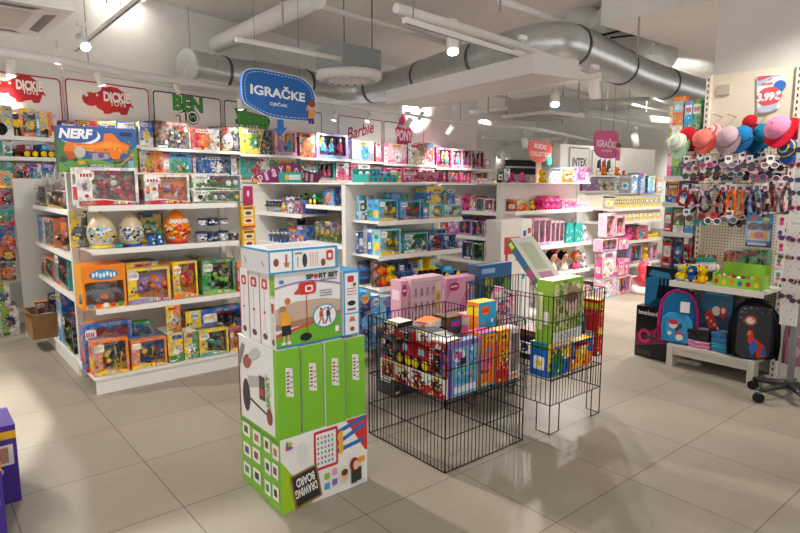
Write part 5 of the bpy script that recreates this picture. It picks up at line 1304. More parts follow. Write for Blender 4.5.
artbox(3.26, 478.5, 511, 264, zm+.001, .12, '3f5f7a', art_set, plain_side('35506a',(.2,.2,.6,.5,'4f7a3f')), 'boxed_set', 'large dark blue and green boxed set standing upright', 'toy box', 'goods in the wire baskets')
p = aty(500, 320, 3.06); put('b', p.x, 3.06, zm+.075, .2, .27, .08, 'whph', 462, 'toy_box', 'pale pink toy box tilted between the two baskets', 'toy box', 0, 0, .42)
artbox(Y0+.03, 448, 478, 341, zb, .06, '7fb2d9', art_lilac, plain_side('6a4a9a',(.2,.3,.6,.3,'8fa9d9')), 'toy_box', 'lilac and light blue toy box, front of the low basket', 'toy box', 'goods in the wire baskets')
# white boxed kitchen set standing by the doll unit
a = aty(501,250,3.83); b = aty(531,250,3.83); 
mb = MB(); zt = aty(510,220,3.83).z; w = b.x-a.x; mb.box(0,0,0,w,.2,zt,'e9e4dd'); A = Art(); A.rect(0,0,w,zt,'ebe5de')
A.rect(w*.1,zt*.72,w*.5,zt*.14,'c9322f'); A.rect(w*.14,zt*.66,w*.08,zt*.08,'c9322f'); A.rect(w*.48,zt*.66,w*.08,zt*.08,'c9322f'); A.rrect(w*.2,zt*.8,w*.3,zt*.06,w*.05,'e05a50'); A.rect(w*.66,0,w*.34,zt,'f6f4f0')
for i in range(5):
    A.rect(w*.7,zt*(.5+.09*i),w*.1,zt*.045,['2fa3c0','e0a22f','58a54a','d0468a','3a70b8'][i]); A.rect(w*.86,zt*(.52+.09*i),w*.1,zt*.045,['d0468a','3a70b8','e0a22f','2fa3c0','d23a2a'][i])
A.rect(w*.05,zt*.1,w*.5,zt*.3,'d8c0b8'); A.lay(mb,(0,0,0),(1,0,0),(0,0,1)); tag(mb.build('toy_kitchen_carton','printed_card',None,(a.x,3.83,0.0006),0),'tall white carton with red toy picture beside the doll shelves','toy box')
# ------------------------------------------------------------------ brand boards on the back wall
def board(x0, x1, yl, yr, border, label, draw, zb=1.95):
    bk = WB-.035; s0, za = FW_.hit(x0, yl, bk); s1, zc = FW_.hit(x1, yr, bk); z1 = (za+zc)/2; w, h = s1-s0, z1-zb
    mb = MB(); mb.box(0, 0, 0, w, .03, h, 'dedad5'); A = Art(); t = .012
    A.rrect(t, t, w-2*t, h-2*t, .05, border); A.rrect(t+.018, t+.018, w-2*t-.036, h-2*t-.036, .04, 'e4e0dc')
    def U(px, py):
        s, z = FW_.hit(px, py, bk); return s-s0, z-zb
    draw(A, U, w, h)
    A.lay(mb, (0,0,0), (1,0,0), (0,0,1), 1, 1, .0008, .001); return tag(mb.build('sign_board', 'printed_card', None, FW_.P(s0, bk, zb), TW), label, 'sign', 'sign boards on the back wall')
def hippo(dx):
    def f(A, U, w, h):
        def T(x, y): p = U(x+dx, y+(dx*.137)); return p
        R = 'b3262c'
        def P(pts, c): A.poly([T(*p) for p in pts], c)
        x0 = T(82, 98); x1 = T(98, 98); r = (x1[0]-x0[0])/2; c = T(90.5, 99)
        A.ell(c[0], c[1], r*1.05, r*.85, R, 18)
        P([(92,93),(98,92),(103,88),(110,86.5),(117,88),(124,93),(129,99),(131,104),(134,109),(130,106.5),(127,115),(121,115),(119,112),(113,112.5),(110,114),(104,114),(103,111),(97,108),(95,104)][::-1], R)
        a = T(97, 95); A.ell(a[0], a[1], r*.3, r*.3, R, 10); A.ell(a[0], a[1], r*.17, r*.17, 'e4e0dc', 10); a = T(86, 94.5); A.ell(a[0], a[1], r*.25, r*.25, 'e4e0dc', 10); a = T(103, 89); A.ell(a[0], a[1], r*.25, r*.3, R, 8)
        a, b = T(104, 100.6), T(129, 95.2); A.text('DICKIE', a[0], a[1], b[0]-a[0], abs(T(104,91.8)[1]-a[1]), 'f3efec', .05)
        a, b = T(110, 105.6), T(125.5, 105.6); A.text('TOYS', a[0], a[1]-.0, b[0]-a[0], abs(T(110,101.2)[1]-a[1]), 'f3efec', .02)
    return f
board(-30, 61, 67, 77, 'a82a30', 'white board with red hippo emblem at the left edge of the back wall', hippo(-87.5))
board(63, 149, 76, 88.5, 'a82a30', 'white board with red hippo emblem, second from the left', hippo(0))
def ben(A, U, w, h):
    a, b = U(174, 109), U(201.5, 99); A.text('BEN', a[0], a[1], b[0]-a[0], b[1]-a[1], '3f9b3a', .03, out='111411', outw=.03)
    a, b = U(175, 123.5), U(186, 112); H_ = b[1]-a[1]; W_ = b[0]-a[0]; A.poly([(a[0],a[1]+H_*.6),(a[0]+W_*.75,a[1]+H_*1.05),(a[0]+W_*.98,a[1]+H_*1.05),(a[0]+W_*.98,a[1]-H_*.05),(a[0]+W_*.4,a[1]-H_*.05),(a[0]+W_*.4,a[1]+H_*.6)], '111411'); A.poly([(a[0]+.03,a[1]+H_*.68),(a[0]+W_*.75,a[1]+H_*.96),(a[0]+W_*.88,a[1]+H_*.96),(a[0]+W_*.88,a[1]+H_*.04),(a[0]+W_*.5,a[1]+H_*.04),(a[0]+W_*.5,a[1]+H_*.68)], 'eeeeea')
    c = U(192.5, 117.5); r = (b[1]-a[1])*.58; A.ell(c[0], c[1], r*1.1, r, '111411', 20); A.ell(c[0], c[1], r*.98, r*.88, 'eeeeea', 20); A.ell(c[0], c[1], r*.72, r*.66, '111411', 18); A.poly([(c[0]-r*.55,c[1]+r*.3),(c[0]-r*.5,c[1]-r*.35),(c[0],c[1]),(c[0]+r*.5,c[1]-r*.35),(c[0]+r*.55,c[1]+r*.3)], '4aa83f')
board(151.5, 221, 88.5, 98.5, '17181a', 'white board with green and white number emblem', ben)
def turtles(A, U, w, h):
    P = [(234,108),(247,108.5),(245,111),(258,114),(268,117),(270,121),(269,126.5),(252,125),(236,124),(235,120),(238,117),(236,113)]
    A.poly([U(*p) for p in P][::-1], '1f5a2c'); A.poly([U(252+(x-252)*.92, 117+(y-117)*.88) for x, y in P][::-1], '4f9a3f')
    a, b = U(237, 124.5), U(268, 117); A.text('TURTLES', a[0], a[1]-.02, b[0]-a[0], (b[1]-a[1])*1.05, '5fb54a', .02, out='123a1c', outw=.03)
board(223, 322, 98.8, 112, '17181a', 'white board with green shell lettering behind the blue hanging sign', turtles)
def barbie(A, U, w, h):
    a, b = U(346, 135), U(374, 135); m = U(360, 130.5); hh = (U(360,124.5)[1]-U(360,136)[1]); A.text('Barbie', a[0], m[1]-hh*.5, b[0]-a[0], hh, 'b3274a', .015, .4, .24)
board(338, 382, 114.5, 119.5, 'a8566a', 'white board with pink script lettering', barbie)
def pony(A, U, w, h):
    c = U(404, 134); s = U(413, 134)[0]-c[0]; A.star(c[0], c[1], s*1.0, 'b0245c', 7, .82, .2); A.ell(c[0]-s*.1, c[1]+s*.75, s*.45, s*.3, 'b0245c', 12); A.poly([(c[0]-s*.4,c[1]+s*.9),(c[0],c[1]+s*1.35),(c[0]+s*.35,c[1]+s*.9)],'b0245c')
    A.text('my little', c[0]-s*.5, c[1]+s*.32, s*1.0, s*.28, 'f0c9dc', .03); A.text('PONY', c[0]-s*.85, c[1]-s*.4, s*1.7, s*.6, 'f0c9dc', .04, .15)
board(383.5, 424, 119.7, 126, '3a2a30', 'white board with round magenta emblem', pony)
# ------------------------------------------------------------------ hanging signs
FSG = Face(3.3, 6.0, TW)
def sign_shape(face, pts, c, name, label, art, thick=.02, grp=None, wires=(), extra=None):
    L = [face.hit(*p) for p in pts]; sx = sum(l[0] for l in L)/len(L); zx = min(l[1] for l in L)
    R = empty(name, face.P(sx, 0, zx), face.th, label, 'sign', grp)
    P = [(a-sx, z-zx) for a, z in L]
    mb = MB(); mb.prism(P, 0, thick, c); A = Art(); U = lambda px, py: (lambda q: (q[0]-sx, q[1]-zx))(face.hit(px, py))
    art(A, U); A.lay(mb, (0,0,0), (1,0,0), (0,0,1), 1, 1, .0008, .001); mb.build('sign_panel', 'printed_card', R)
    for px, py in wires:
        a, z = U(px, py); mb = MB(); mb.tube([(a, thick/2, z), (a, thick/2, CEIL-zx)], .003, '77767a', 5); mb.build('hanging_wire', 'dark_wire', R)
    if extra: extra(R, U)
    return R
def smooth(pts, n=3):
    for _ in range(n):
        q = []
        for i in range(len(pts)):
            a, b = pts[i], pts[(i+1) % len(pts)]; q += [(a[0]*.75+b[0]*.25, a[1]*.75+b[1]*.25), (a[0]*.25+b[0]*.75, a[1]*.25+b[1]*.75)]
        pts = q
    return pts
BL = [(241,76),(245,69),(256,67.5),(272,71),(287,74),(301,77),(311,85),(315.5,95),(316,112),(315,122),(305,121.5),(285,120),(268,117),(254,109.5),(243,103),(241,92)]
def blue_art(A, U):
    b = smooth(BL, 2); cx, cy = 279, 96
    A.poly([U(*p) for p in b][::-1], 'd4e4f2'); A.poly([U(cx+(x-cx)*.975, cy+(y-cy)*.965) for x, y in b][::-1], '1a64b4')
    q = [(cx+(x-cx)*.91, cy+(y-cy)*.875) for x, y in b]; d = 0
    for i in range(len(q)):
        a, c = U(*q[i]), U(*q[(i+1) % len(q)]); n = max(1, int(math.hypot(a[0]-c[0], a[1]-c[1])/.035))
        for k in range(n):
            t0, t1 = k/n, (k+.5)/n; A.line(a[0]+(c[0]-a[0])*t0, a[1]+(c[1]-a[1])*t0, a[0]+(c[0]-a[0])*t1, a[1]+(c[1]-a[1])*t1, .007, 'dbe9f5')
    a, b2 = U(251.5, 92.5), U(305, 101); hh = U(251.5, 83)[1]-a[1]; ang = math.atan2(b2[1]-a[1], b2[0]-a[0]); w = b2[0]-a[0]
    m = U(278.5, 92); A.text('IGRAČKE', m[0]-w/2, m[1]-hh*.64, w, hh*1.28, 'f2f5f8', .035, 0, ang)
    m = U(278.5, 104.5); A.text('DJEČAK', m[0]-w*.16, m[1]-hh*.28, w*.32, hh*.5, 'e3ecf4', .03, 0, ang)
def boy(R, U):
    mb = MB(); x0, z0 = U(311, 124); u = (U(311,100)[1]-z0)/24
    def pr(pts, y, c): mb.prism([(x0+px*u, z0+pz*u) for px, pz in pts], y, y+.008, c)
    e = lambda cx, cz, rx, rz, n=14: [(cx+rx*math.cos(2*PI*k/n), cz+rz*math.sin(2*PI*k/n)) for k in range(n)]
    pr([(-3.5,0),(-.8,0),(-.5,7),(-4,7)], -.012, '2a3f78'); pr([(.6,0),(3.4,0),(3.8,7),(.4,7)], -.012, '2a3f78'); pr([(-4.2,5.5),(4.2,5.5),(3.8,12.5),(-3.8,12.5)], -.014, 'ee9a2a'); pr([(-4.5,12),(-7.5,15),(-6.8,16),(-3.5,12.8)], -.013, 'e3ae88')
    pr(e(0,17,4.8,4.8), -.018, 'e6b591'); pr(e(0,20,5.2,3.4), -.022, '8a4526'); pr(e(-4.9,17,1,1.4,8), -.017, 'e6b591'); pr(e(4.9,17,1,1.4,8), -.017, 'e6b591'); pr(e(-1.8,17,.5,.7,8), -.022, '2a1c18'); pr(e(1.8,17,.5,.7,8), -.022, '2a1c18'); pr(e(0,14.6,1.4,.4,8), -.022, 'b5483a')
    mb.build('boy_figure', 'printed_card', R)
    mb = MB(); L = [U(*p) for p in ((278,119.5),(283.5,119.5),(284,128),(287.5,127.5),(280.5,136),(274.5,128.5),(278,128.5))]; mb.prism(L[::-1], 0, .015, '1f66b5'); mb.build('arrow_tab', 'printed_card', R)
sign_shape(FSG, smooth(BL, 2)[::-1], '1a64b4', 'hanging_sign', 'large blue hanging sign with white lettering and a little boy', blue_art, .02, None, ((256,68),(300,77)), boy)
FSC = Face(6.5, 4.75, math.radians(-12))
HT = [(529,144),(532,140),(538,140.5),(541,142.5),(546,141),(551,143.5),(552.5,149),(551,156),(548,160),(540,163),(532,160.5),(529,152)]
def coral(A, U):
    a, b = U(534.5, 148.5), U(546.5, 144.5); A.text('KIDS', a[0], a[1], b[0]-a[0], b[1]-a[1], 'f4dcd8', .03, 0, -.12)
    a, b = U(530.5, 156), U(551, 152.5); A.text('COLLECTION', a[0], a[1], b[0]-a[0], b[1]-a[1], 'f4dcd8', .03, 0, -.05)
def pole(R, U):
    a, z = U(540, 163); mb = MB(); zb = EH-R.location.z+.002; mb.box(a-.04, .021, zb, a+.04, .03, z+.1, 'c9a48c'); mb.build('sign_post', 'painted_metal', R)
    mb = MB(); q = U(549, 161); mb.ball((q[0], 0.0, q[1]), .05, '3fa99a', 8, 6, (1,.25,1.2)); mb.build('balloon_shape', 'printed_card', R)
sign_shape(Face(6.5, 4.45, math.radians(-12)), smooth(HT, 2)[::-1], 'dc6a62', 'aisle_sign', 'coral heart shaped sign on a post above the doll unit', coral, .02, 'heart shaped aisle signs', (), pole)
PK = [(595,133),(599,130),(606,131),(612,130),(618,132.5),(619,140),(618.5,150),(617,158),(606,159),(597,156),(594.5,148)]
def pink(A, U):
    a, b = U(597, 147), U(617, 140.5); A.text('IGRAČKE', a[0], a[1], b[0]-a[0], (b[1]-a[1])*1.2, 'f0d3e0', .03, 0, -.05); a, b = U(601.5, 152), U(612, 149.5); A.text('DJEVOJČICE', a[0], a[1], b[0]-a[0], b[1]-a[1], 'f0d3e0', .02)
def pinkboy(R, U):
    mb = MB(); x, z = U(617.5, 153); mb.prism([(x-.05,z-.12),(x+.05,z-.12),(x+.04,z+.05),(x-.04,z+.05)], -.012, -.004, 'c9578c'); mb.prism([(x+.05*math.cos(k*PI/6), z+.09+.05*math.sin(k*PI/6)) for k in range(12)], -.014, -.004, 'e0ad8a'); mb.prism([(x+.06*math.cos(k*PI/6), z+.12+.04*math.sin(k*PI/6)) for k in range(12)], -.018, -.006, '6b3a26'); mb.build('girl_figure', 'printed_card', R)
sign_shape(Face(8, 5.4, math.radians(-10)), smooth(PK, 2)[::-1], 'cb4f85', 'hanging_sign', 'pink hanging sign with pale lettering at the far aisle', pink, .02, 'heart shaped aisle signs', ((601,131),(614,131)), pinkboy)
# purple arched playset sign standing on the middle unit
FPM = Face(3.3, yfar-.25, 0)
PM = [(252.5,184),(253,180),(256,176),(262,174),(268,173),(274,168),(282,164.5),(292,164),(300,167),(305,172),(312,173.5),(320,174.5),(322,178),(318,184)]
def pm_art(A, U):
    A.poly([U(*p) for p in ((252.8,184),(253.5,179.5),(262,184))][::-1], 'e6b02c')
    for ch, x, y, r in zip('playmobil', (261,267.5,274,281,288.5,296,302.5,307.5,312.5), (180.5,178,174.5,172,171.5,173.5,176,178.5,179.5), (-.5,-.3,-.2,-.1,0,.15,.3,.1,.1)):
        c = U(x, y); A.text(ch, c[0]-.025, c[1]-.04, .05 if ch not in 'il' else .022, .085, 'e9a64a' if ch in 'mb' else 'd9b8cf', .03, 0, -r)
    a, b = U(260, 184), U(316, 183)
def pm_foot(R, U):
    mb = MB(); a, z = U(278, 184); mb.box(a-.2, -.03, z-.0, a+.2, .06, z+.012, '7a2a56'); mb.build('sign_foot', 'plastic', R)
R = sign_shape(FPM, PM[::-1], '7d2a5c', 'counter_sign', 'purple arched toy brand sign with white letters on the middle unit', pm_art, .02, None, (), pm_foot)
R.location.z = CH+.0045
a = aty(283, 181, yfar-.36); b = aty(302.5, 181, yfar-.36); mb = MB(); w = b.x-a.x; mb.box(0,0,0,w,.1,.12,'2c8d86'); A = Art(); A.rect(0,0,w,.12,'2f958d'); A.rect(w*.3,.03,w*.6,.06,'c9dcd8'); A.ell(w*.2,.06,.03,.035,'e3a23a',8); A.lay(mb,(0,0,0),(1,0,0),(0,0,1)); tag(mb.build('leaflet_box','printed_card',None,(a.x,yfar-.36,CH+.0045)),'small teal box in front of the purple arched sign','box')
# yellow toy standing in front: round headed flower figure
# far wall boards
def far_board(x0, x1, y0, y1, txt, label, blk=False):
    yv = 8.58; a = aty(x0, y1, yv); b = aty(x1, y0, yv); w, h = b.x-a.x, b.z-a.z; mb = MB(); mb.box(0,-.015,0,w,.0,h,'e2dfda'); A = Art(); A.rrect(.01,.01,w-.02,h-.02,.04,'3a3a3c'); A.rrect(.03,.03,w-.06,h-.06,.03,'e0ddd8')
    if txt: A.text(txt, w*.16, h*.36, w*.68, h*.26, '2c3440', .03)
    else:
        for i in range(3): A.poly([(w*(.2+.2*i),h*.2),(w*(.4+.2*i),h*.25),(w*(.35+.2*i),h*.7),(w*(.22+.2*i),h*.6)],['2a2a2c','8a2f3a','2f3a2c'][i])
    A.lay(mb,(0,-.015,0),(1,0,0),(0,0,1),1,1,.0008,.001); tag(mb.build('sign_board','printed_card',None,(a.x,yv,a.z)),label,'sign','sign boards on the far wall')
far_board(568, 589.5, 148, 176, 'INTEX', 'white board with dark capital lettering on the far wall')
far_board(590.5, 616, 151, 178, '', 'white board with dark picture on the far wall, half behind the pink sign')
WF = empty('shop_shelving', (xr, 8.2, 0), 0, 'white wall shelving of plush toys on the far wall', 'shelving')
fX = Face(0, 8.2)
za = aty(595, 175.5, 8.2).z; zbb = aty(595, 191, 8.2).z; x1 = aty(630, 175, 8.2).x
for z in (za, zbb, .9, .4):
    mb = MB(); mb.box(.05,0,z-.03,x1-xr,.35,z,'f2efe9'); mb.build('shelf','painted_metal',WF)
stock(fX, za, 'the far plush shelf', '''
568 573 169 kwk p black and white plush toy
573 577 170 kwk p black and white plush toy
577 582 168 ewe p white plush toy
583 589 168 odo p orange brown plush toy
589 596 167 ewt p pale plush toy
596 603 168 wyo p yellow plush toy
603 609 166 odr p brown plush toy
609 615 168 wew p white plush toy
616 622 167 ord p orange plush toy
622 628 170 rwo p red plush toy''', .3, .03, 0, 71, 'plush toys on the far shelf')
stock(fX, zbb, 'the lower far plush shelf', '''
570 577 178 orw b orange toy box
582 598 179 mvd b magenta toy box
599 606 181 ewy p pale plush toy
606 613 181 eyw p cream plush toy
614 622 183 wsb b white toy box
622 628 184 asw b grey toy box''', .3, .03, 0, 72, 'goods on the lower far shelf')
# dark opening shelf far behind
mb = MB(); a = aty(505, 176, 15.3); b = aty(536, 159, 15.3); mb.box(0,0,0,b.x-a.x,.04,b.z-a.z,'3a3c3f')
R = empty('display_rack', (a.x, 15.3, a.z), 0, 'dark wall rack with pale shelves seen far through the opening', 'rack'); mb.build('back_board','painted_metal',R)
for k in range(3):
    mb = MB(); mb.box(0,-.3,(b.z-a.z)*k/2.2,b.x-a.x,0,(b.z-a.z)*k/2.2+.06,'d5d2cc'); mb.build('shelf','painted_metal',R)
# ------------------------------------------------------------------ peg wall bay at the right
PX = 5.44; PY0 = 1.69; PY1 = 2.37
PR = empty('pegboard_bay', (PX, PY0, 0), 0, 'beige perforated wall bay of caps and sunglasses on the right', 'display wall')
def peg_mat():
    m = bpy.data.materials.new('perforated_panel'); m.use_nodes = True; nt = m.node_tree; b = nt.nodes['Principled BSDF']; N = nt.nodes.new; Lk = nt.links.new
    tc = N('ShaderNodeTexCoord'); sp = N('ShaderNodeSeparateXYZ'); Lk(tc.outputs['Object'], sp.inputs[0]); o = []
    for ax in (1, 2):
        d = N('ShaderNodeMath'); d.operation = 'DIVIDE'; Lk(sp.outputs[ax], d.inputs[0]); d.inputs[1].default_value = .025
        f = N('ShaderNodeMath'); f.operation = 'FRACT'; Lk(d.outputs[0], f.inputs[0]); s = N('ShaderNodeMath'); s.operation = 'SUBTRACT'; Lk(f.outputs[0], s.inputs[0]); s.inputs[1].default_value = .5
        p = N('ShaderNodeMath'); p.operation = 'POWER'; Lk(s.outputs[0], p.inputs[0]); p.inputs[1].default_value = 2; o.append(p.outputs[0])
    a = N('ShaderNodeMath'); a.operation = 'ADD'; Lk(o[0], a.inputs[0]); Lk(o[1], a.inputs[1]); g = N('ShaderNodeMath'); g.operation = 'GREATER_THAN'; Lk(a.outputs[0], g.inputs[0]); g.inputs[1].default_value = .045
    zg = N('ShaderNodeMath'); zg.operation = 'GREATER_THAN'; Lk(sp.outputs[2], zg.inputs[0]); zg.inputs[1].default_value = 1.98
    mxx = N('ShaderNodeMath'); mxx.operation = 'MAXIMUM'; Lk(g.outputs[0], mxx.inputs[0]); Lk(zg.outputs[0], mxx.inputs[1])
    mc = N('ShaderNodeMix'); mc.data_type = 'RGBA'; mc.inputs[6].default_value = lin('4a4238'); mc.inputs[7].default_value = lin('d8cdb9'); Lk(mxx.outputs[0], mc.inputs[0]); Lk(mc.outputs[2], b.inputs['Base Color']); b.inputs['Roughness'].default_value = .6; MATS['perforated_panel'] = m
peg_mat()
slab(PR, 'back_panel', PX, PY0-.0, .1, PX+.03, PY1, 2.5, 'd8cdb9', 'perforated_panel')
def slot_mat():
    m = bpy.data.materials.new('slotted_post'); m.use_nodes = True; nt = m.node_tree; b = nt.nodes['Principled BSDF']; N = nt.nodes.new; Lk = nt.links.new
    tc = N('ShaderNodeTexCoord'); sp = N('ShaderNodeSeparateXYZ'); Lk(tc.outputs['Object'], sp.inputs[0])
    def mm(op, a, q):
        n = N('ShaderNodeMath'); n.operation = op; Lk(a, n.inputs[0])
        if isinstance(q, float): n.inputs[1].default_value = q
        elif q is not None: Lk(q, n.inputs[1])
        return n.outputs[0]
    f = mm('LESS_THAN', mm('FRACT', mm('DIVIDE', sp.outputs[2], .05), None), .5); e = mm('LESS_THAN', mm('ABSOLUTE', sp.outputs[1], None), .006); q = mm('MULTIPLY', f, e)
    mc = N('ShaderNodeMix'); mc.data_type = 'RGBA'; mc.inputs[6].default_value = lin('dcd4c6'); mc.inputs[7].default_value = lin('2c2a28'); Lk(q, mc.inputs[0]); Lk(mc.outputs[2], b.inputs['Base Color']); b.inputs['Roughness'].default_value = .5; MATS['slotted_post'] = m
slot_mat()
def slotted(x, y):
    mb = MB(); mb.box(-.03,-.02,0,.035,.02,2.5,'w'); mb.build('upright_post','slotted_post',PR,(x-PX,y-PY0,0))
slotted(PX, PY1); slotted(PX, PY0-.0)
zp = atx(712, 286, 5.05).z
def pshelf(y0, y1, x, z):
    s = slab(PR, 'shelf', x, y0, z-.025, PX, y1, z, 'd9d3c8'); sub(s, PR.location, 'price_rail', x-.012, y0, z-.045, x, y1, z+.005, 'e2ddd4')
yl, yr = atx(670, 281, 5.05).y, atx(757, 291, 5.05).y
pshelf(1.68, yl, 5.05, zp); 
zq = .2; yb0, yb1 = 1.7, 2.4
slab(PR, 'base_deck', 5.03, yb0, zq-.03, PX, yb1, zq, 'd5cfc4'); slab(PR, 'kick_plate', 5.045, yb0+.04, zq-.09, 5.06, yb1-.04, zq-.03, 'd9d3c8')
for y in (yb0, yb1-.05): slab(PR, 'foot', 5.03, y, 0, 5.13, y+.05, zq-.03, 'cfc9be')
slab(PR, 'price_card_holder', PX-.02, 2.2, 2.33, PX, 2.3, 2.41, 'b7ad9c')
def P_(px, py, u): return atx(px, py, u)
# price poster
pu = PX-.012; a = P_(756, 112, pu); b = P_(785, 76, pu); w, h = a.y-b.y, b.z-a.z
mb = MB(); pts = [(757,76),(785,73),(779,108),(768,113),(757,113)]; L = [(-(P_(x,y,pu).y-a.y), P_(x,y,pu).z-a.z) for x, y in pts]; mb.prism(L[::-1], -.004, 0, 'dfe2e8')
A = Art(); U = lambda x, y: (-(P_(x,y,pu).y-a.y), P_(x,y,pu).z-a.z)
A.poly([U(*p) for p in ((757.5,76.5),(776,75),(770,80.5),(757.5,81))][::-1],'c8505a'); A.poly([U(*p) for p in ((757.5,82),(775,75),(784,74),(772,78),(758,86))][::-1],'aab6d0')
c = U(780,86); A.ell(c[0],c[1],.045,.045,'2f6cb8'); c = U(769.5,96.5); A.ell(c[0],c[1],.09,.075,'d2545a',18); A.text('3.99€', c[0]-.085, c[1]-.028, .165, .06, 'f6f0f0', .05, .1); c = U(768,84); A.text('AKCIJA', c[0]-.05, c[1]-.012, .09, .025, 'c8505a', .03)
A.poly([U(*p) for p in ((757.5,108),(778,103),(777,107.5),(768,112.5),(760,112.5))][::-1],'b9c2d8'); A.lay(mb,(0,-.004,0),(1,0,0),(0,0,1),1,1,.0008,.001)
tag(mb.build('price_poster','printed_card',None,(pu,a.y,a.z),-PI/2),'white price poster with red circle above the caps','poster')
# hooks
def hook(px, py, root=PR, ln=.28):
    p = P_(px, py, PX); mb = MB(); y = p.y-PY0; z = p.z; mb.tube([(0,y,z),(-ln,y,z+.01),(-ln-.01,y,z+.03)], .004, 'b9b6b0', 5); mb.build('hook', 'chrome', PR)
for x in (700, 712, 724, 736, 748, 760, 772, 784): hook(x, 156); hook(x, 184)
for x in (722, 736, 766): hook(x, 117, ln=.16)
# caps
def cap(px, py, size, crown, brim, roll, lean_, label, u=5.2, pat=None):
    """hangs by its strap: crown towards the aisle, brim downwards; roll turns the brim sideways"""
    p = P_(px, py, u); R = empty('cap', p, 0, label, 'cap', 'caps on hooks'); r = size
    Z_ = Vector((-math.cos(lean_), .25, math.sin(lean_))).normalized(); u0 = (Vector((0,0,1))-Z_*Z_.z).normalized(); v0 = Z_.cross(u0); Y_ = u0*math.cos(roll)+v0*math.sin(roll); X_ = Y_.cross(Z_)
    R.rotation_euler = Matrix((X_,Y_,Z_)).transposed().to_euler()
    mb = MB(); prof = [(r*math.cos(t*PI/16), r*.85*math.sin(t*PI/16)) for t in range(0, 8)]+[(r*.05, r*.85)]
    mb.lathe(prof, lambda i: (pat[i % len(pat)] if pat else crown), 16); mb.build('crown', 'fabric', R)
    mb = MB(); T = []; B = []
    n = 9
    for j in range(4):
        q = j/3; T.append([((r*(1.0+.62*q*math.sin(PI*(.12+.76*i/n)))*math.cos(PI*(.1+.8*i/n)+PI), -abs(0)+r*(1.0+.75*q*math.sin(PI*i/n))*math.sin(PI*(.1+.8*i/n)+PI), -.12*r*q*math.sin(PI*i/n)-.02*r)) for i in range(n+1)])
    mb.grid(T, brim, closed=False, smooth=True); mb.grid([[(x, y, z-.008) for x, y, z in t][::-1] for t in T], brim, closed=False); mb.build('brim', 'fabric', R)
    mb = MB(); mb.ball((0,0,r*.86), r*.08, brim, 6, 4); mb.build('button', 'fabric', R); return R
cap(678, 143, .085, 'd9e4d2', 'a7cdb2', .5, .35, 'mint and white cap at the far left of the cap row', 5.14, ['d9e4d2','b9ccb4','e9e4dc'])
cap(688, 136, .08, 'c0232f', 'a81f2a', .9, .3, 'red cap behind the mint cap', 5.26)
cap(703, 139, .085, 'ef7f73', 'e8685f', .7, .4, 'coral cap, third from left', 5.14)
cap(714, 134, .085, 'd8848a', 'ef9088', .3, .55, 'pink dotted cap behind the coral cap', 5.28, ['e3a7a4','b4545e','f0c5bd'])
cap(728, 137, .088, 'c5a7ae', 'a98f98', .25, .35, 'greyish pink cap in the middle of the cap row', 5.1)
cap(742, 136, .085, '2a7cb8', '1f5f9a', .1, .5, 'blue cap right of the greyish pink cap', 5.17)
cap(756, 144, .07, '1d5f94', '17406e', -.3, .2, 'dark blue cap beside the blue cap', 5.32)
cap(750, 122, .06, 'b8232f', '8f1b26', 0, .3, 'small red cap at the back of the cap row', 5.32)
cap(763, 133, .075, '1c7fa0', '175f80', .3, .3, 'teal cap behind the big pink cap', 5.24)
cap(778, 128, .095, 'ee8fb4', 'd2233a', .45, .45, 'large pink cap with red brim', 5.08)
cap(792, 128, .08, 'c4202e', '8f1824', -.4, .4, 'red cap at the right end of the row', 5.22)
cap(788, 149, .075, '27509f', '2f62b5', .6, .2, 'blue and yellow cap hanging low at the right', 5.1, ['27509f','27509f','d9b62e'])
# sunglasses on header cards
def glasses(p, w, c, lens, card, label, grp, yaw=-PI/2, drop=.05):
    R = empty('sunglasses', p, yaw, label, 'sunglasses', grp)
    for q in (-1, 1):
        mb = MB(); x = q*w*.27; ring = [(x+w*.22*math.cos(2*PI*k/12), -.012, w*.19*math.sin(2*PI*k/12)) for k in range(12)]
        mb.tube(ring, w*.03, c, 5, closed=True); mb.tube([(q*w*.48,-.01,w*.05),(q*w*.5,.1,w*.03)], w*.035, c, 5); mb.build('frame', 'plastic', R)
        mb = MB(); mb.poly([(x+w*.21*math.cos(2*PI*k/12), -.01, w*.18*math.sin(2*PI*k/12)) for k in range(12)], lens); mb.build('lens', 'gloss_print', R)
    mb = MB(); mb.tube([(-w*.09,-.012,w*.04),(0,-.016,w*.08),(w*.09,-.012,w*.04)], w*.04, c, 5); mb.build('bridge', 'plastic', R)
    if card:
        mb = MB(); mb.box(-w*.22, 0.0, w*.05, w*.22, .003, w*.05+drop, card); mb.box(-w*.12,-.0008,w*.05+drop*.5,w*.12,0,w*.05+drop*.8,'a'); mb.build('header_card', 'printed_card', R)
    return R
G = random.Random(5)
names = dict(a='charcoal', p='pink', s='silver', r='red', b='blue', k='black', v='purple', c='sky blue', d='brown', h='pale pink', m='magenta', w='white', o='orange', t='teal')
cl_ = 'dhspbksvhdmrwkct'
for i in range(15):
    x = 686+7.0*i; y = 165+4*math.sin(i*2.1); c = cl_[i]
    glasses(P_(x, y, 5.0+.12*(i % 3)), .115, c, G.choice(['3a2f38','54637a','7a4a50','8a6a78','5f7f9a']), G.choice(['efece9','e3e0ea','efe3e0']), '%s framed sunglasses on a card, %s from left in the upper row' % (names[c], ORD[i]), 'sunglasses in the upper row', -PI/2+.25*math.sin(i*3.3), .07)
for i in range(13):
    x = 690+7.6*i; y = 176+2.5*math.sin(i*1.7); c = 'kradkcskdpbkh'[i]
    glasses(P_(x, y, 5.04+.12*(i % 3)), .115, c, G.choice(['2a2228','3c4660','4a3038']), None, '%s framed sunglasses, %s from left hanging lower behind the upper row' % (names.get(c, 'charcoal'), ORD[i]), 'sunglasses in the upper row', -PI/2+.3*math.sin(i*2.3))
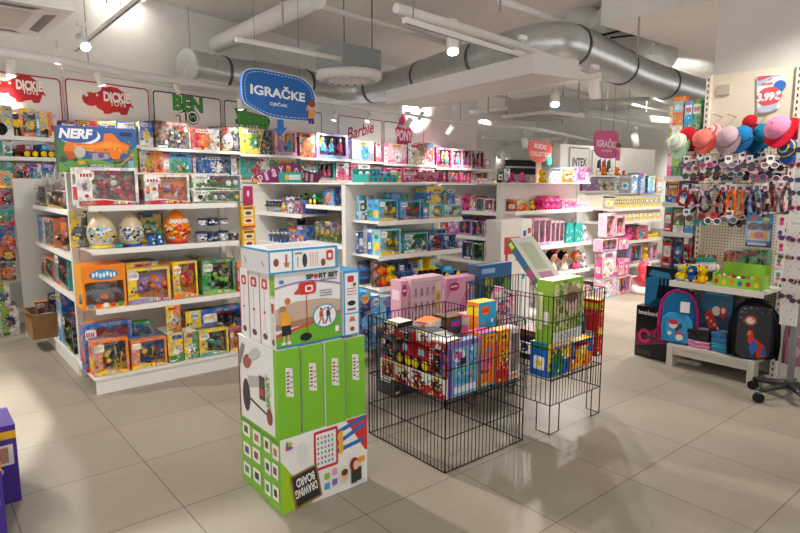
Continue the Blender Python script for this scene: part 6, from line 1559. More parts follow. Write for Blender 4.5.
# necklaces, hoops and hair bands on the second row
def hoop(px, py, rx, rz, c, c2, label, u=5.14):
    p = P_(px, py, u); R = empty('hair_band', p, -PI/2, label, 'hair band', 'hair bands on hooks'); mb = MB()
    mb.tube([(rx*math.cos(2*PI*k/18), -.01*math.sin(4*PI*k/18), rz*math.sin(2*PI*k/18)) for k in range(18)], lambda i: .011+.004*(i % 3 == 0), lambda i: c if i % 3 else c2, 6, closed=True); mb.build('band', 'fabric', R)
    mb = MB(); mb.box(-.025, .012, rz*.7, .025, .015, rz+.05, 'efece9'); mb.box(-.015,.0112,rz+.0,.015,.012,rz+.03,'8f5a6a'); mb.build('header_card', 'printed_card', R)
for i, (x, y, rx, rz, c, c2) in enumerate(((684,198,.05,.06,'a8273a','7a1c2c'),(697,198,.055,.065,'d9b8c8','8f6f9a'),(713.5,197,.055,.07,'4fa3b8','d9842e'),(731,203,.03,.1,'ee7a2a','e2571d'),(738,203,.03,.1,'e8602a','f0a06a'),(746,202,.035,.09,'d8a7bd','e9e2e6'),(755,202,.04,.095,'7f92b8','4a5a86'),(771,199,.045,.085,'8f7a76','6a4f50'),(779,200,.03,.1,'b98a90','e3cfc9'),(786,200,.03,.1,'5a4a52','8a7a80'),(691,203,.04,.07,'5a2030','3a1a28'),(705,203,.045,.075,'3a3440','7a6a80'),(721,203,.03,.095,'2a2228','c04a3a'),(727,200,.025,.09,'d8d0d4','3a3a44'),(750,205,.03,.1,'2a2a34','6a7a9a'),(763,203,.03,.1,'3a3038','c8a8b0'),(767,200,.04,.09,'a02a34','4a3a40'))):
    hoop(x, y, rx, rz, c, c2, u=5.04+.1*(i % 3), label='%s hanging hair band, %s from left on the second hook row' % (('dark red','pale pink','teal and orange','orange','bright orange','rose and white','slate blue','brown','dusty pink','grey','dark maroon','charcoal','black and red','white and dark','black and blue','dark and pink','crimson')[i], ORD[i]))
for i, (x, y, c, cd_) in enumerate(((686,218,'d','dfe4ee'),(701,222,'t','c83a4a'),(713,221,'w','d2303c'),(722,219,'r','efe6da'),(729,220,'s','e9e2dc'))):
    glasses(P_(x, y, 5.02+.13*(i % 2)), .13, c, ['4a2f2a','2b6f7a','2c3038','8a2030','555a66'][i], cd_, '%s framed sunglasses, %s from left in the third row' % (names[c], ORD[i]), 'sunglasses in the third row', -PI/2, .07)
for i, (x, y, c) in enumerate(((736,224,'k'),(742,222,'d'))): glasses(P_(x, y, 5.2), .11, c, '2a2428', 'efece9', '%s framed sunglasses beside the blue card pack, %s in line' % (names[c], ORD[i]), 'sunglasses in the third row')
# big blue card pack with two pairs of glasses
a = P_(745, 246, 5.1); b = P_(774, 214, 5.1); w, h = a.y-b.y, b.z-a.z
R = empty('sunglasses_pack', ((5.1), (a.y+b.y)/2, a.z), -PI/2, 'large blue pack of two sunglasses on the peg wall', 'sunglasses pack')
mb = MB(); mb.box(-w/2,0,0,w/2,.006,h,'2f7ac0'); A = Art(); A.rect(0,0,w,h,'3f8fd0'); A.rect(0,0,w,h*.18,'274a86'); A.rect(w*.08,h*.2,w*.84,h*.3,'cfd6de'); A.poly([(w*.1,h*.24),(w*.85,h*.22),(w*.8,h*.48),(w*.2,h*.47)],'e3a24a'); A.ell(w*.5,h*.36,w*.2,h*.09,'d04a5a',10); A.ell(w*.25,h*.86,w*.12,h*.06,'e0603f',10); A.ell(w*.75,h*.84,w*.14,h*.06,'d8b84a',10); A.ell(w*.5,h*.88,w*.1,h*.05,'3a9a5a',9); A.rect(w*.1,h*.05,w*.7,h*.07,'c3cfdd'); A.lay(mb,(-w/2,0,0),(1,0,0),(0,0,1)); mb.build('card','gloss_print',R)
for zc in (.62,):
    mb = MB()
    for q in (-1,1): mb.tube([(q*w*.22+w*.17*math.cos(2*PI*k/12), -.02, h*zc+w*.12*math.sin(2*PI*k/12)) for k in range(12)], .008, '6a2030', 5, closed=True); mb.poly([(q*w*.22+w*.16*math.cos(2*PI*k/12), -.018, h*zc+w*.11*math.sin(2*PI*k/12)) for k in range(12)], '3a2028')
    mb.build('glasses', 'plastic', R)
mb = MB(); mb.box(-w*.47,-.035,h*.08,w*.47,-.001,h*.78,'w'); mb.build('bubble','clear_film',R)
# upper shelf of the peg bay
fPg = Face(5.05, 0, -PI/2)
stock(fPg, zp, 'the peg bay shelf', '''
676 685 264 yco p yellow and blue plush duck
686 695 265 byc p blue and yellow plush duck
696 704 266 yob p yellow plush duck
684 694 258 wdk f>.15*2 white toy figure
695 713 255 wdt f>.18*4 pale toy figure
712 762 266 lryob t green and yellow tray of small toys
723 741 252 dok b>.2*3 orange brown small box
741 764 250 gkd b>.2*3 dark green small box''', .34, .02, 1, 81, 'small toys on the peg bay shelf')
# ------------------------------------------------------------------ backpacks, boxes and lunch boxes under it
def backpack(p, w, h, d, c, c2, trim, yaw, label, front, tag_=True):
    R = empty('backpack', p, yaw, label, 'backpack', 'school backpacks'); n = 14
    def ring(z, sx, y0, y1):
        cy, ry = (y0+y1)/2, (y1-y0)/2; o = []
        for k in range(n*2):
            a = 2*PI*k/(n*2); ca, sa = math.cos(a), math.sin(a); e = .55
            o.append((sx*math.copysign(abs(ca)**e, ca), cy+ry*math.copysign(abs(sa)**e, sa), z))
        return o
    mb = MB(); rows = ((0,.40),(.02,.46),(.3,.5),(.6,.48),(.8,.42),(.92,.3),(.985,.16),(1.,.05))
    mb.grid([ring(h*z, w*s, d*.25, d) for z, s in rows], c); mb.build('main_bag', 'fabric', R)
    mb = MB(); rows = ((.03,.36),(.05,.41),(.3,.42),(.48,.38),(.56,.28),(.585,.12))
    mb.grid([ring(h*z, w*s, 0, d*.3) for z, s in rows], c2); mb.build('front_pocket', 'fabric', R)
    mb = MB(); arc = [(w*.5*s, d*.3, h*z) for z, s in ((.02,.98),(.3,1.02),(.6,.98),(.8,.86),(.92,.62),(.99,.3))]; mb.tube([(-x, y-.015, z) for x, y, z in arc]+[(x, y-.015, z) for x, y, z in arc[::-1]], .012, trim, 6); mb.build('piping', 'fabric', R)
    for q in (-1, 1):
        mb = MB(); mb.tube([(q*w*.2,d*.98,h*.95),(q*w*.24,d*1.12,h*.75),(q*w*.26,d*1.12,h*.35),(q*w*.3,d,h*.08)], .018, trim, 5); mb.build('strap', 'fabric', R)
        mb = MB(); mb.grid([[(q*w*.47+(.02)*math.cos(2*PI*k/8), d*.6+d*.2*math.sin(2*PI*k/8), h*z) for k in range(8)] for z in (.05,.3)], trim); mb.build('side_pocket', 'fabric', R)
    mb = MB(); mb.tube([(-w*.1,d*.8,h*.97),(-w*.08,d*.8,h*1.06),(w*.08,d*.8,h*1.06),(w*.1,d*.8,h*.97)], .01, trim, 6); mb.build('handle', 'fabric', R)
    mb = MB(); A = Art(); front(A, w, h); A.lay(mb, (-w/2, -.004, 0), (1,0,0), (0,0,1), 1, 1, .0012, .001); mb.build('printed_patch', 'printed_card', R)
    if tag_:
        mb = MB(); mb.box(w*.08, -.012, h*.62, w*.32, -.009, h*.82, 'ece9e4'); mb.build('paper_tag', 'printed_card', R)
    return R
def bp1(A, w, h):
    A.ell(w*.5,h*.3,w*.28,h*.22,'3f9bd0',16); A.ell(w*.42,h*.36,w*.11,h*.07,'e9d3c4',12); A.ell(w*.42,h*.42,w*.13,h*.05,'c72a4a',10); A.poly([(w*.5,h*.22),(w*.66,h*.34),(w*.62,h*.42),(w*.48,h*.3)],'4a4550'); A.ell(w*.6,h*.18,w*.12,h*.06,'d0304f',10); A.ell(w*.6,h*.14,w*.1,h*.06,'efe2dc',10); A.ell(w*.34,h*.2,w*.06,h*.04,'e9e6f0',8)
a = P_(655, 335, 5.0); b = P_(694, 285, 5.0); zb_ = a.z
HB = (zp-.05-zq)/1.08
backpack((5.05, (P_(676,330,5.05).y), zq+.003), .31, HB, .2, '2f86c4', '3f9ad2', 'd81f78', -PI/2+.2, 'blue school backpack with pink trim and a white paper tag', bp1)
def bp2(A, w, h):
    A.rrect(w*.16,h*.03,w*.68,h*.9,.06,'2b2d33')
    A.ell(w*.42,h*.68,w*.13,h*.09,'b03a3a',14); A.ell(w*.42,h*.68,w*.09,h*.06,'d9c4c0',12); A.poly([(w*.38,h*.5),(w*.48,h*.52),(w*.5,h*.4),(w*.72,h*.28),(w*.78,h*.1),(w*.6,h*.04),(w*.55,h*.22),(w*.4,h*.3)],'c2372f'); A.poly([(w*.5,h*.06),(w*.62,h*.24),(w*.5,h*.36),(w*.42,h*.22)],'2a5db0'); A.poly([(w*.66,h*.1),(w*.8,h*.12),(w*.74,h*.28)],'2a5db0'); A.poly([(w*.36,h*.42),(w*.46,h*.46),(w*.42,h*.52)],'e07a2c')
    G2 = random.Random(9)
    for i in range(16): A.star(w*G2.uniform(.2,.85), h*G2.uniform(.6,.92), w*.025, G2.choice(['b03a3a','4a6a8a','8a8f96']), 4)
z0 = zq+.003
backpack((5.05, P_(753, 340, 5.05).y, z0), .34, HB, .22, '2e3037', '24252a', '17181b', -PI/2+.3, 'black school backpack with red and blue patch on the low deck', bp2, False)
backpack((5.08, P_(796, 340, 5.08).y, z0), .17, HB*.9, .18, 'b98488', 'a9767c', '8a5f66', -PI/2, 'dusty pink backpack half hidden behind the display stand', lambda A, w, h: A.ell(w*.5,h*.3,w*.2,h*.12,'c9a0a4'), False)
# drawing set between the backpacks
a = P_(699, 328, 5.2); b = P_(733, 289, 5.2); w, h = a.y-b.y, b.z-a.z
mb = MB(); mb.box(-w/2,0,0,w/2,.05,b.z-zq-.002,'2f5f86'); A = Art(); h = b.z-zq-.002; A.rect(0,0,w,h,'3a6f96'); A.rect(w*.06,h*.06,w*.88,h*.5,'34506e'); A.poly([(w*.1,h*.5),(w*.3,h*.62),(w*.75,h*.2),(w*.7,h*.08),(w*.5,h*.1)],'d8382e'); A.ell(w*.5,h*.6,w*.14,h*.08,'efe0d8',12); A.ell(w*.72,h*.6,w*.12,h*.1,'c7362e',12); A.ell(w*.72,h*.62,w*.07,h*.05,'e9d8d0',10); A.rect(w*.1,h*.86,w*.8,h*.08,'5f9ac0')
for i in range(5): A.rect(w*(.2+.12*i),h*(.45-.05*i),w*.05,h*.04,'f0e9e6')
A.lay(mb,(-w/2,0,0),(1,0,0),(0,0,1)); tag(mb.build('stationery_set','gloss_print',None,(5.22,(a.y+b.y)/2,zq+.001),-PI/2),'blue and red stationery set box between the two backpacks','toy box')
def lunch(px, py0, py1, wpx, c, c2, label, u=5.07):
    a = P_(px-wpx/2, py0, u); b = P_(px+wpx/2, py1, u); w = a.y-b.y
    R = empty('lunch_box', (u, (a.y+b.y)/2, 0), -PI/2, label, 'lunch box', 'lunch boxes on the low deck'); return R, w
stack = zq+.001
def lstack(px, wpx, ys, cols, labs):
    z = zq+.001
    for (y0, y1), (c, c2), lb in zip(ys, cols, labs):
        R, w = lunch(px, y0, y1, wpx, c, c2, lb); h = max(.03, P_(px, y1, 5.07).z-z-.001); R.location.z = z
        mb = MB(); mb.box(-w/2,0,0,w/2,.16,h*.6,c); mb.build('box_body','plastic',R,None,0,.01); mb = MB(); mb.box(-w/2-.003,-.003,h*.6+.0005,w/2+.003,.163,h,c2); A = Art(); A.ell(w*.5,.08,w*.3,.05,'e9e2e4'); A.lay(mb,(-w/2,0,h),(1,0,0),(0,1,0)); mb.build('lid','plastic',R,None,0,.006)
        mb = MB(); mb.box(-w*.15,-.007,h*.4,w*.15,-.003,h*.8,c2); mb.build('clip','plastic',R); z += h+.001
lstack(698, 22, ((357,349),(349,341),(341,330)), (('e08fb8','e59ac0'),('e08fb8','ea9fc6'),('2a2a2e','1d1d20')), ('pink lunch box, bottom of the left pile','pink lunch box, middle of the left pile','black lunch box on top of the pink ones'))
lstack(718.5, 16, ((360,351),(351,343),(343,333)), (('2f94b8','2a84aa'),('3aa3c4','2f94b8'),('2f7fb8','2a6fa8')), ('teal blue lunch box, bottom of the right pile','light blue lunch box, middle of the right pile','blue lunch box, top of the right pile'))
# tall boxes leaning at the left of the peg bay
def lean(x0, x1, yt, yb, u, d, art, base, label):
    a = P_(x0, yb, u); b = P_(x1, yt, u); w, h = a.y-b.y, b.z-max(a.z, .001); mb = MB(); mb.box(-w/2,0,0,w/2,d,h,base); A = Art(); art(A, w, h); A.lay(mb,(-w/2,0,0),(1,0,0),(0,0,1)); return tag(mb.build('ride_on_box','gloss_print',None,(u,(a.y+b.y)/2,max(a.z,.001)),-PI/2),label,'toy box','ride-on toy boxes by the peg bay')
def sc1(A, w, h):
    A.rect(0,0,w,h,'14212c'); A.rect(0,0,w,h*.5,'1d4a6e'); A.poly([(0,h*.3),(w*.4,h*.5),(w*.5,h*.9),(0,h*.8)],'2a7db0'); A.poly([(w*.3,h*.1),(w*.6,h*.5),(w*.9,h*.2),(w*.7,0)],'0f1a24'); A.ell(w*.75,h*.3,w*.2,h*.16,'2f9ad0',14); A.ell(w*.75,h*.3,w*.12,h*.1,'10202c',12); A.poly([(w*.1,h*.86),(w*.9,h*.82),(w*.8,h*.92),(w*.2,h*.95)],'3f8fb8')
    for i in range(6): A.rect(w*(.15+.13*i),h*.72,w*.06,h*.12,'2f86b4')
def sc2(A, w, h):
    A.rect(0,0,w,h,'1c171c'); A.poly([(0,h*.45),(w,h*.65),(w,h*.35),(0,h*.2)],'8a2050'); A.ell(w*.3,h*.42,w*.2,h*.14,'d02a78',14); A.ell(w*.3,h*.42,w*.12,h*.08,'2a1a22',12); A.ell(w*.75,h*.5,w*.17,h*.12,'b8286c',14); A.ell(w*.75,h*.5,w*.1,h*.07,'2a1a22',12); A.rect(w*.25,h*.38,w*.5,h*.06,'3f3a40'); A.text('hoverboard',w*.08,h*.84,w*.6,h*.08,'d5d2d4',.03); A.rect(w*.05,h*.05,w*.5,h*.1,'3a3438')
lean(643, 676, 269, 326, 5.24, .15, sc1, '14212c', 'tall blue and black ride-on box left of the peg bay')
lean(634, 668, 310, 357, 5.12, .1, sc2, '1c171c', 'black and pink hoverboard box standing on the floor')
# ------------------------------------------------------------------ board game bay left of the peg bay
GX_ = 5.42; GBY0, GBY1 = PY1+.03, atx(661, 200, GX_).y
GB = empty('game_shelving', (GX_, GBY0, 0), 0, 'narrow white shelving of board games beside the peg wall', 'shelving')
zs = [atx(675, y, GX_).z for y in (138, 176.5, 203, 232.5, 269)]
for z in zs: shelf_x(GB, GX_, GBY0+.02, GBY1-.02, z, .3)
slab(GB, 'back_panel', 5.73, GBY0, .1, 5.76, GBY1, 2.35, 'd8d2c8')
for y in (GBY0, GBY1): slab(GB, 'side_post', 5.7, y-.015, 0, 5.76, y+.015, 2.35, 'dcd6cc')
slab(GB, 'base_deck', 5.4, GBY0, .08, 5.76, GBY1, .11, 'dcd6cc')
fGB = Face(GX_, 0, -PI/2); fGB.rng = (-(GBY1-.02), -(GBY0+.02))
stock(fGB, zs[0], 'the top game shelf', '''
666 673 106 wly g white and green tall game
672 683 97 owx g orange and white tall game
684 692 101 cgw g blue and green tall game
692 702 100 gtw g green tall game
702 710 96 obk g orange and dark tall game''', .24, .02, 1, 91, 'board games')
stock(fGB, zs[1], 'the second game shelf', '''
662 672 141 hpr g pale pink tall game
672 682 143 lgw g green tall game
683 694 152 pwo g pink and white game
695 706 150 rwh g red and white game''', .24, .02, 1, 92, 'board games')
stock(fGB, zs[2], 'the third game shelf', '''
662 667 180 bkw s dark blue narrow game
667 679 181 obd g orange and brown game
680 690 183 bwn g blue game
691 702 184 wrb g white and red game''', .24, .02, 1, 93, 'board games')
stock(fGB, zs[3], 'the fourth game shelf', '''
664 672 207 rtw s red and teal narrow game
673 684 209 gwr g green game
685 697 208 wct g white and blue game''', .24, .02, 1, 94, 'board games')
stock(fGB, zs[4], 'the lowest game shelf', '''
662 672 235 rkw s red narrow game
673 682 236 nkb s navy narrow game
683 688 236 rwk s*1 red thin game
689 696 237 rkr s black and red narrow game''', .24, .02, 1, 95, 'board games')
# ------------------------------------------------------------------ rotating glasses stand at the right edge
st = atz(787, 400, 0); R = empty('rotating_stand', (st.x+.02, st.y, 0), 0, 'grey rotating glasses stand on castors at the right edge', 'display stand')
mb = MB(); mb.lathe([(.024,.09),(.024,1.9)], '9b9da0', 12); mb.build('pole', 'painted_metal', R)
for k in range(5):
    a = k*2*PI/5+1.4; c, s = math.cos(a), math.sin(a); mb = MB(); mb.tube([(0,0,.115),(c*.14,s*.14,.1),(c*.26,s*.26,.085)], lambda i: .028-.006*i, '2c2d30', 6); o = mb.build('base_arm', 'plastic', R)
    mb = MB(); q = Vector((c*.26, s*.26, 0)); mb.tube([(q.x-s*.022,q.y+c*.022,.034),(q.x+s*.022,q.y-c*.022,.034)], .034, '1d1e20', 12); mb.build('castor', 'rubber', o)
    mb = MB(); mb.tube([(q.x,q.y,.06),(q.x,q.y,.085)], .012, '77797c', 6); mb.build('castor_stem', 'plastic', o)
def stand_panel(x0, x1, y0, y1, u, cols, seedn):
    a = P_(x0, y1, u); b = P_(x1, y0, u); w, h = a.y-b.y, b.z-a.z; G3 = random.Random(seedn); mb = MB(); L = R.location
    mb.box(u-L.x, b.y-L.y, a.z, u+.01-L.x, a.y-L.y, b.z, 'e8e4de'); A = Art()
    for i in range(40): A.ell(w*G3.random(), h*G3.random(), .004, .004, '8a8f9a', 6)
    A.lay(mb, (u-L.x, a.y-L.y, a.z), (0,-1,0), (0,0,1)); mb.build('panel', 'painted_metal', R); return a, b, w, h
sp1 = stand_panel(779, 806, 226, 324, 4.66, None, 3)
sp2 = stand_panel(790, 812, 120, 222, 4.72, None, 4)
k = 0
for (x, y, c) in ((786,238,'v'),(797,240,'p'),(785,257,'s'),(796,258,'h'),(788,280,'h'),(798,282,'d'),(786,296,'d'),(797,301,'d')):
    glasses(P_(x, y, 4.63), .085, c, ['5a3f58','3a4660','6a3a2a'][k % 3], None, '%s framed glasses, %s on the white stand panel' % (names[c], ORD[k]), 'glasses on the rotating stand'); k += 1
k = 0
for (x, y, c) in ((795,150,'k'),(796,165,'r'),(795,180,'b'),(797,193,'v'),(796,208,'m')):
    glasses(P_(x, y, 4.69), .085, c, '3a3440', None, '%s framed glasses, %s from top on the upper stand panel' % (names[c], ORD[k]), 'glasses on the rotating stand'); k += 1
# hair clips strip between wall and stand
for i, (x, y, c) in enumerate(((783,206,'o'),(782,221,'r'),(780,234,'v'),(781,247,'m'),(779,262,'g'),(778,276,'t'))):
    p = P_(x, y, 5.2); mb = MB(); mb.box(-.03,0,-.05,.03,.004,.05,'e6dfd6'); A = Art(); A.ell(.03,.06,.016,.02,c,8); A.ell(.03,.03,.018,.014,'p',8); A.lay(mb,(-.03,0,-.05),(1,0,0),(0,0,1)); tag(mb.build('hair_clip_card','printed_card',None,p,-PI/2), '%s hair clip card, %s from top beside the glasses stand' % (names.get(c, 'green'), ORD[i]), 'hair clip card', 'hair clip cards')
# red toy on the white plinth by the pink carton stack
p = atz(643, 293, 0); R = empty('ride_on_toy', (p.x, p.y, 0), 0, 'red and white toy standing on the floor beside pink cartons', 'toy'); mb = MB(); mb.lathe([(.16,.0),(.18,.03),(.16,.1),(.05,.11)], 'e9e4dc', 16); mb.build('plinth', 'plastic', R)
mb = MB(); mb.lathe([(.07,.11),(.11,.16),(.08,.3),(.1,.36),(.07,.44),(.02,.47)], 'd8404c', 14); mb.build('body', 'plastic', R); mb = MB(); mb.ball((0,-.07,.38), .05, 'f0d8d0', 10, 6); mb.build('face', 'plastic', R)
for q in (-1, 1):
    mb = MB(); mb.tube([(q*.09,-.03,.29),(q*.14,-.07,.18)], .026, 'd8404c', 6); mb.build('arm', 'plastic', R)
# ------------------------------------------------------------------ overhead services
def pipe(pts, z, r, c, name, label, cat, m='painted_metal', n=10, grp=None, zz=None):
    P = [atz(x, y, (zz[i] if zz else z)) for i, (x, y) in enumerate(pts)]; o = P[0].copy(); mb = MB(); mb.tube([p-o for p in P], r, c, n); return tag(mb.build(name, m, None, o), label, cat, grp)
def duct(P, r, name, label, ribs=.16):
    """spiral duct along smoothed points, with seams as rings"""
    Q = []
    for i in range(len(P)-1):
        p0, p1, p2, p3 = P[max(i-1,0)], P[i], P[i+1], P[min(i+2,len(P)-1)]; n = max(2, int((p2-p1).length/.1))
        for k in range(n):
            t = k/n; Q.append(.5*((2*p1)+(p2-p0)*t+(2*p0-5*p1+4*p2-p3)*t*t+(-p0+3*p1-3*p2+p3)*t**3))
    Q.append(P[-1]); o = Q[0].copy(); R = empty(name, o, 0, label, 'duct', 'ventilation ducts')
    mb = MB(); mb.tube([q-o for q in Q], lambda i: r*(1.015 if i % 2 else 1.), 'c3c6c3', 22); mb.build('duct_skin', 'galvanised', R)
    for i in range(6, len(Q)-2, 14):
        d = (Q[i+1]-Q[i]).normalized()*.025; mb = MB(); mb.tube([Q[i]-o-d, Q[i]-o+d], r*1.045, '5a5c5c', 22); mb.build('joint_collar', 'galvanised', R)
    return R
ZD = 3.2
duct([atz(x, y, ZD) for x, y in ((186,66),(230,74),(280,80),(325,88),(360,90),(398,84),(430,74),(465,63),(500,53),(535,45),(565,44))]+[atz(600,57,ZD), atz(640,75,ZD-.05), atz(680,88,ZD-.1), atz(712,97,ZD-.15)], .235, 'spiral_duct', 'large silver spiral duct bending across the ceiling')
Q = [atz(x, y, 3.84) for x, y in ((566,52),(585,26),(612,18),(640,34),(660,56))]
mb = MB(); mb.tube([q-Q[0] for q in Q], .3, 'e2dfda', 20); tag(mb.build('round_duct','painted_metal',None,Q[0]),'wide white round duct behind the spiral duct bend','duct','ventilation ducts')
# flat white duct below the spiral one
a, b = atz(405, 106, 2.52), atz(556, 76, 2.52); d = (b-a).normalized(); nrm = Vector((-d.y, d.x, 0))*.28
mb = MB(); mb.grid([[q+nrm-a, q-nrm-a, q-nrm+Vector((0,0,.16))-a, q+nrm+Vector((0,0,.16))-a] for q in (a, b)], 'd6d2cc', smooth=False); tag(mb.build('flat_duct','painted_metal',None,a),'white flat duct under the big spiral duct','duct','ventilation ducts')
# grey plenum box with the round diffuser
yv = 6.3; a = aty(316, 64, yv); b = aty(343, 60, yv)
R = empty('diffuser_box', aty(330, 66, yv), 0, 'grey plenum box with a round white ceiling diffuser', 'air diffuser'); L = R.location
x0, x1 = aty(318, 66, yv).x-L.x, aty(344, 66, yv).x-L.x
pA, pB, pC = atz(316, 70, 2.98), atz(343, 65, 2.98), atz(381, 72, 2.98)
q4 = pA+pC-pB; ht = aty(343, 42, pB.y).z-2.98
mb = MB(); mb.grid([[p-L+Vector((0,0,k)) for p in (q4,pA,pB,pC)] for k in (0, ht)], '878b8b', smooth=False); mb.build('plenum','painted_metal',R)
c = atz(349, 79, 2.9)-L; mb = MB(); mb.lathe([(.42,.08),(.42,.0),(.36,-.03),(.25,-.02),(.24,.0),(.12,-.01),(.02,-.01)], 'dcd9d4', 26, tuple(c)); mb.build('diffuser_ring','painted_metal',R)
mb = MB()
for k in range(18):
    a_ = 2*PI*k/18; mb.poly([(c.x+r*math.cos(a_+t), c.y+r*math.sin(a_+t), c.z-.0315-.0 if r > .3 else c.z-.026) for r, t in ((.34,-.06),(.34,.06),(.27,.06),(.27,-.06))][::-1], '3a3a3c')
mb.build('diffuser_slots','painted_metal',R)
for px, py in ((344,22),(372,26)):
    p = atz(px, py, 3.6)-L; mb = MB(); mb.tube([(p.x,p.y,ht+2.98-L.z-.05),(p.x,p.y,CEIL-L.z)], .008, '6a6a6a', 5); mb.build('hanging_rod','dark_wire',R)
# bright ceiling lamp at the top edge
p = atz(124, -3, CEIL-.09); R = empty('ceiling_lamp', p, 0, 'bright white ceiling lamp at the top left edge', 'ceiling lamp'); mb = MB(); mb.box(-.3,-.12,.03,.3,.12,.088,'e6e3de'); mb.build('lamp_body','painted_metal',R); mb = MB(); mb.box(-.28,-.1,.02,.28,.1,.0295,'w'); mb.build('diffuser','lamp_glow',R)
# ceiling cassettes
def cassette(pts, z, label, dirn):
    P = [atz(x, y, z) for x, y in pts]; o = sum(P, Vector())/4; R = empty('air_conditioner', o, 0, label, 'air conditioner', 'ceiling cassette units')
    V = [p-o for p in P]; up = Vector((0,0,.06)); mb = MB(); mb.grid([[v*.96 for v in V], V, [v+up for v in V]], 'e0ddd8', smooth=False); mb.build('face_frame','painted_metal',R)
    mb = MB(); mb.grid([[v*.86+Vector((0,0,.06)) for v in V],[v*.86+Vector((0,0,.34)) for v in V]], 'b3b1ad', smooth=False); mb.build('housing','painted_metal',R)
    mb = MB(); mb.poly([v*.58+Vector((0,0,-.004)) for v in V], 'c9c4bb'); mb.build('intake_grille','painted_metal',R)
    for i in range(4):
        a, b = V[i], V[(i+1) % 4]; m0 = a*.86+(b-a)*.12*.86; m1 = a*.86+(b-a)*.88*.86; n0 = a*.72+(b-a)*.12*.72; n1 = a*.72+(b-a)*.88*.72; mb = MB(); mb.poly([v+Vector((0,0,-.003)) for v in (m0,m1,n1,n0)], '6c6c6c'); mb.build('air_slot','painted_metal',R)
    return R
def rect_at(c, u, v, ang):
    d = Vector((math.cos(ang), math.sin(ang), 0)); e = Vector((-d.y, d.x, 0)); return [c-d*u-e*v, c+d*u-e*v, c+d*u+e*v, c-d*u+e*v]
def cassette_at(c, sz, ang, label): 
    P = rect_at(c, sz, sz, ang); cassette([proj(p) for p in P], c.z, label, 0)
c = atz(47, 35, 2.75); c2 = atz(70, 15, 2.75); d = (c2-c); ang = math.atan2(d.y, d.x); L_ = max(.6, d.length)
ctr = (c+c2)/2+Vector((-math.sin(ang), math.cos(ang), 0))*.5
if proj(ctr)[0] > 45: ctr = (c+c2)/2-Vector((-math.sin(ang), math.cos(ang), 0))*.5
cassette_at(ctr, .5, ang, 'white ceiling cassette air conditioner at the top left')
cassette_at(atz(543, 118, 2.8), .55, 0, 'white ceiling cassette air conditioner far in the middle')
# pipes and rails
pipe([(148,77),(200,52),(250,29),(318,-2)], 3.7, .12, 'd9d5d0', 'ceiling_pipe', 'thick white pipe slanting across the ceiling at top left', 'pipe', grp='white pipes under the ceiling')
pipe([(-5,50),(60,60),(120,72),(200,84),(240,90)], 2.85, .042, 'dedad5', 'ceiling_pipe', 'white pipe above the red hippo boards', 'pipe', grp='white pipes under the ceiling')
pipe([(236,39),(300,51),(340,59)], 2.95, .025, 'd6d2cc', 'ceiling_pipe', 'thin white pipe crossing above the blue sign', 'pipe', grp='white pipes under the ceiling')
pipe([(396,8),(450,24),(520,46),(580,68)], 2.85, .036, 'd9d5cf', 'ceiling_pipe', 'white pipe crossing in front of the big spiral duct', 'pipe', grp='white pipes under the ceiling')
pipe([(500,0),(560,22),(600,36),(648,52)], 3.6, .043, 'd9d5cf', 'ceiling_pipe', 'white pipe above the duct bend ending in a sprinkler', 'pipe', grp='white pipes under the ceiling')
pipe([(312,4),(360,18),(400,28),(450,45)], 3.7, .036, 'd3cfc9', 'ceiling_pipe', 'white pipe high above the grey plenum box', 'pipe', grp='white pipes under the ceiling')
pipe([(420,106),(480,96),(540,86),(600,75)], 2.6, .03, 'd9d5cf', 'ceiling_pipe', 'white rail pipe below the flat duct', 'pipe', grp='white pipes under the ceiling')
pipe([(480,122),(540,130),(600,142),(660,150)], 2.9, .05, 'd3cfc9', 'ceiling_pipe', 'white pipe over the far aisle', 'pipe', grp='white pipes under the ceiling')
pipe([(652,54),(652,48),(653,44)], 3.3, .014, 'c9c5bf', 'sprinkler', 'small sprinkler at the end of the upper white pipe', 'sprinkler')
pipe([(598,36),(640,26),(680,18),(716,9)], 3.6, .015, '2a2a2c', 'cable', 'black cable sagging beside the white column', 'cable', 'rubber', 6, 'black cables at the ceiling')
pipe([(610,38),(660,32),(690,24),(716,11)], 3.5, .012, '2a2a2c', 'cable', 'lower black cable sagging beside the white column', 'cable', 'rubber', 6, 'black cables at the ceiling')
for i, (x, y, z0) in enumerate(((637,58,3.0),(107,3,3.4),(500,12,3.2),(283,30,3.3))):
    p = atz(x, y, z0); mb = MB(); mb.tube([(0,0,0),(0,0,CEIL-z0)], .012, '9a9894', 6); tag(mb.build('hanger_rod','painted_metal',None,p), ('thin vertical hanger rod left of the white column','thin hanger rod at the top left corner','thin hanger rod above the spiral duct','thin hanger rod over the blue sign')[i], 'hanger rod')
for i, (pp, zz_, rr, dsc) in enumerate((
    (((480,92),(560,110),(660,128)),3.3,.03,'thin pipe over the far cassette unit'),(((470,112),(560,103),(650,99)),3.1,.04,'white pipe behind the lit spotlights'),(((484,137),(560,146),(640,158)),3.0,.06,'wide pipe far over the doll unit'),
    (((540,82),(600,98),(668,112)),3.2,.025,'thin pipe beneath the silver duct'),(((610,70),(640,92),(668,104)),3.3,.03,'thin pipe dropping behind the silver duct'),(((478,150),(530,141),(600,136)),3.0,.05,'low pipe crossing behind the coral sign'),(((586,112),(640,118),(690,122)),2.9,.07,'pale pipe behind the pink hanging sign'))):
    pipe(pp, zz_, rr, 'd6d2cc', 'ceiling_pipe', dsc, 'pipe', grp='white pipes under the far ceiling')
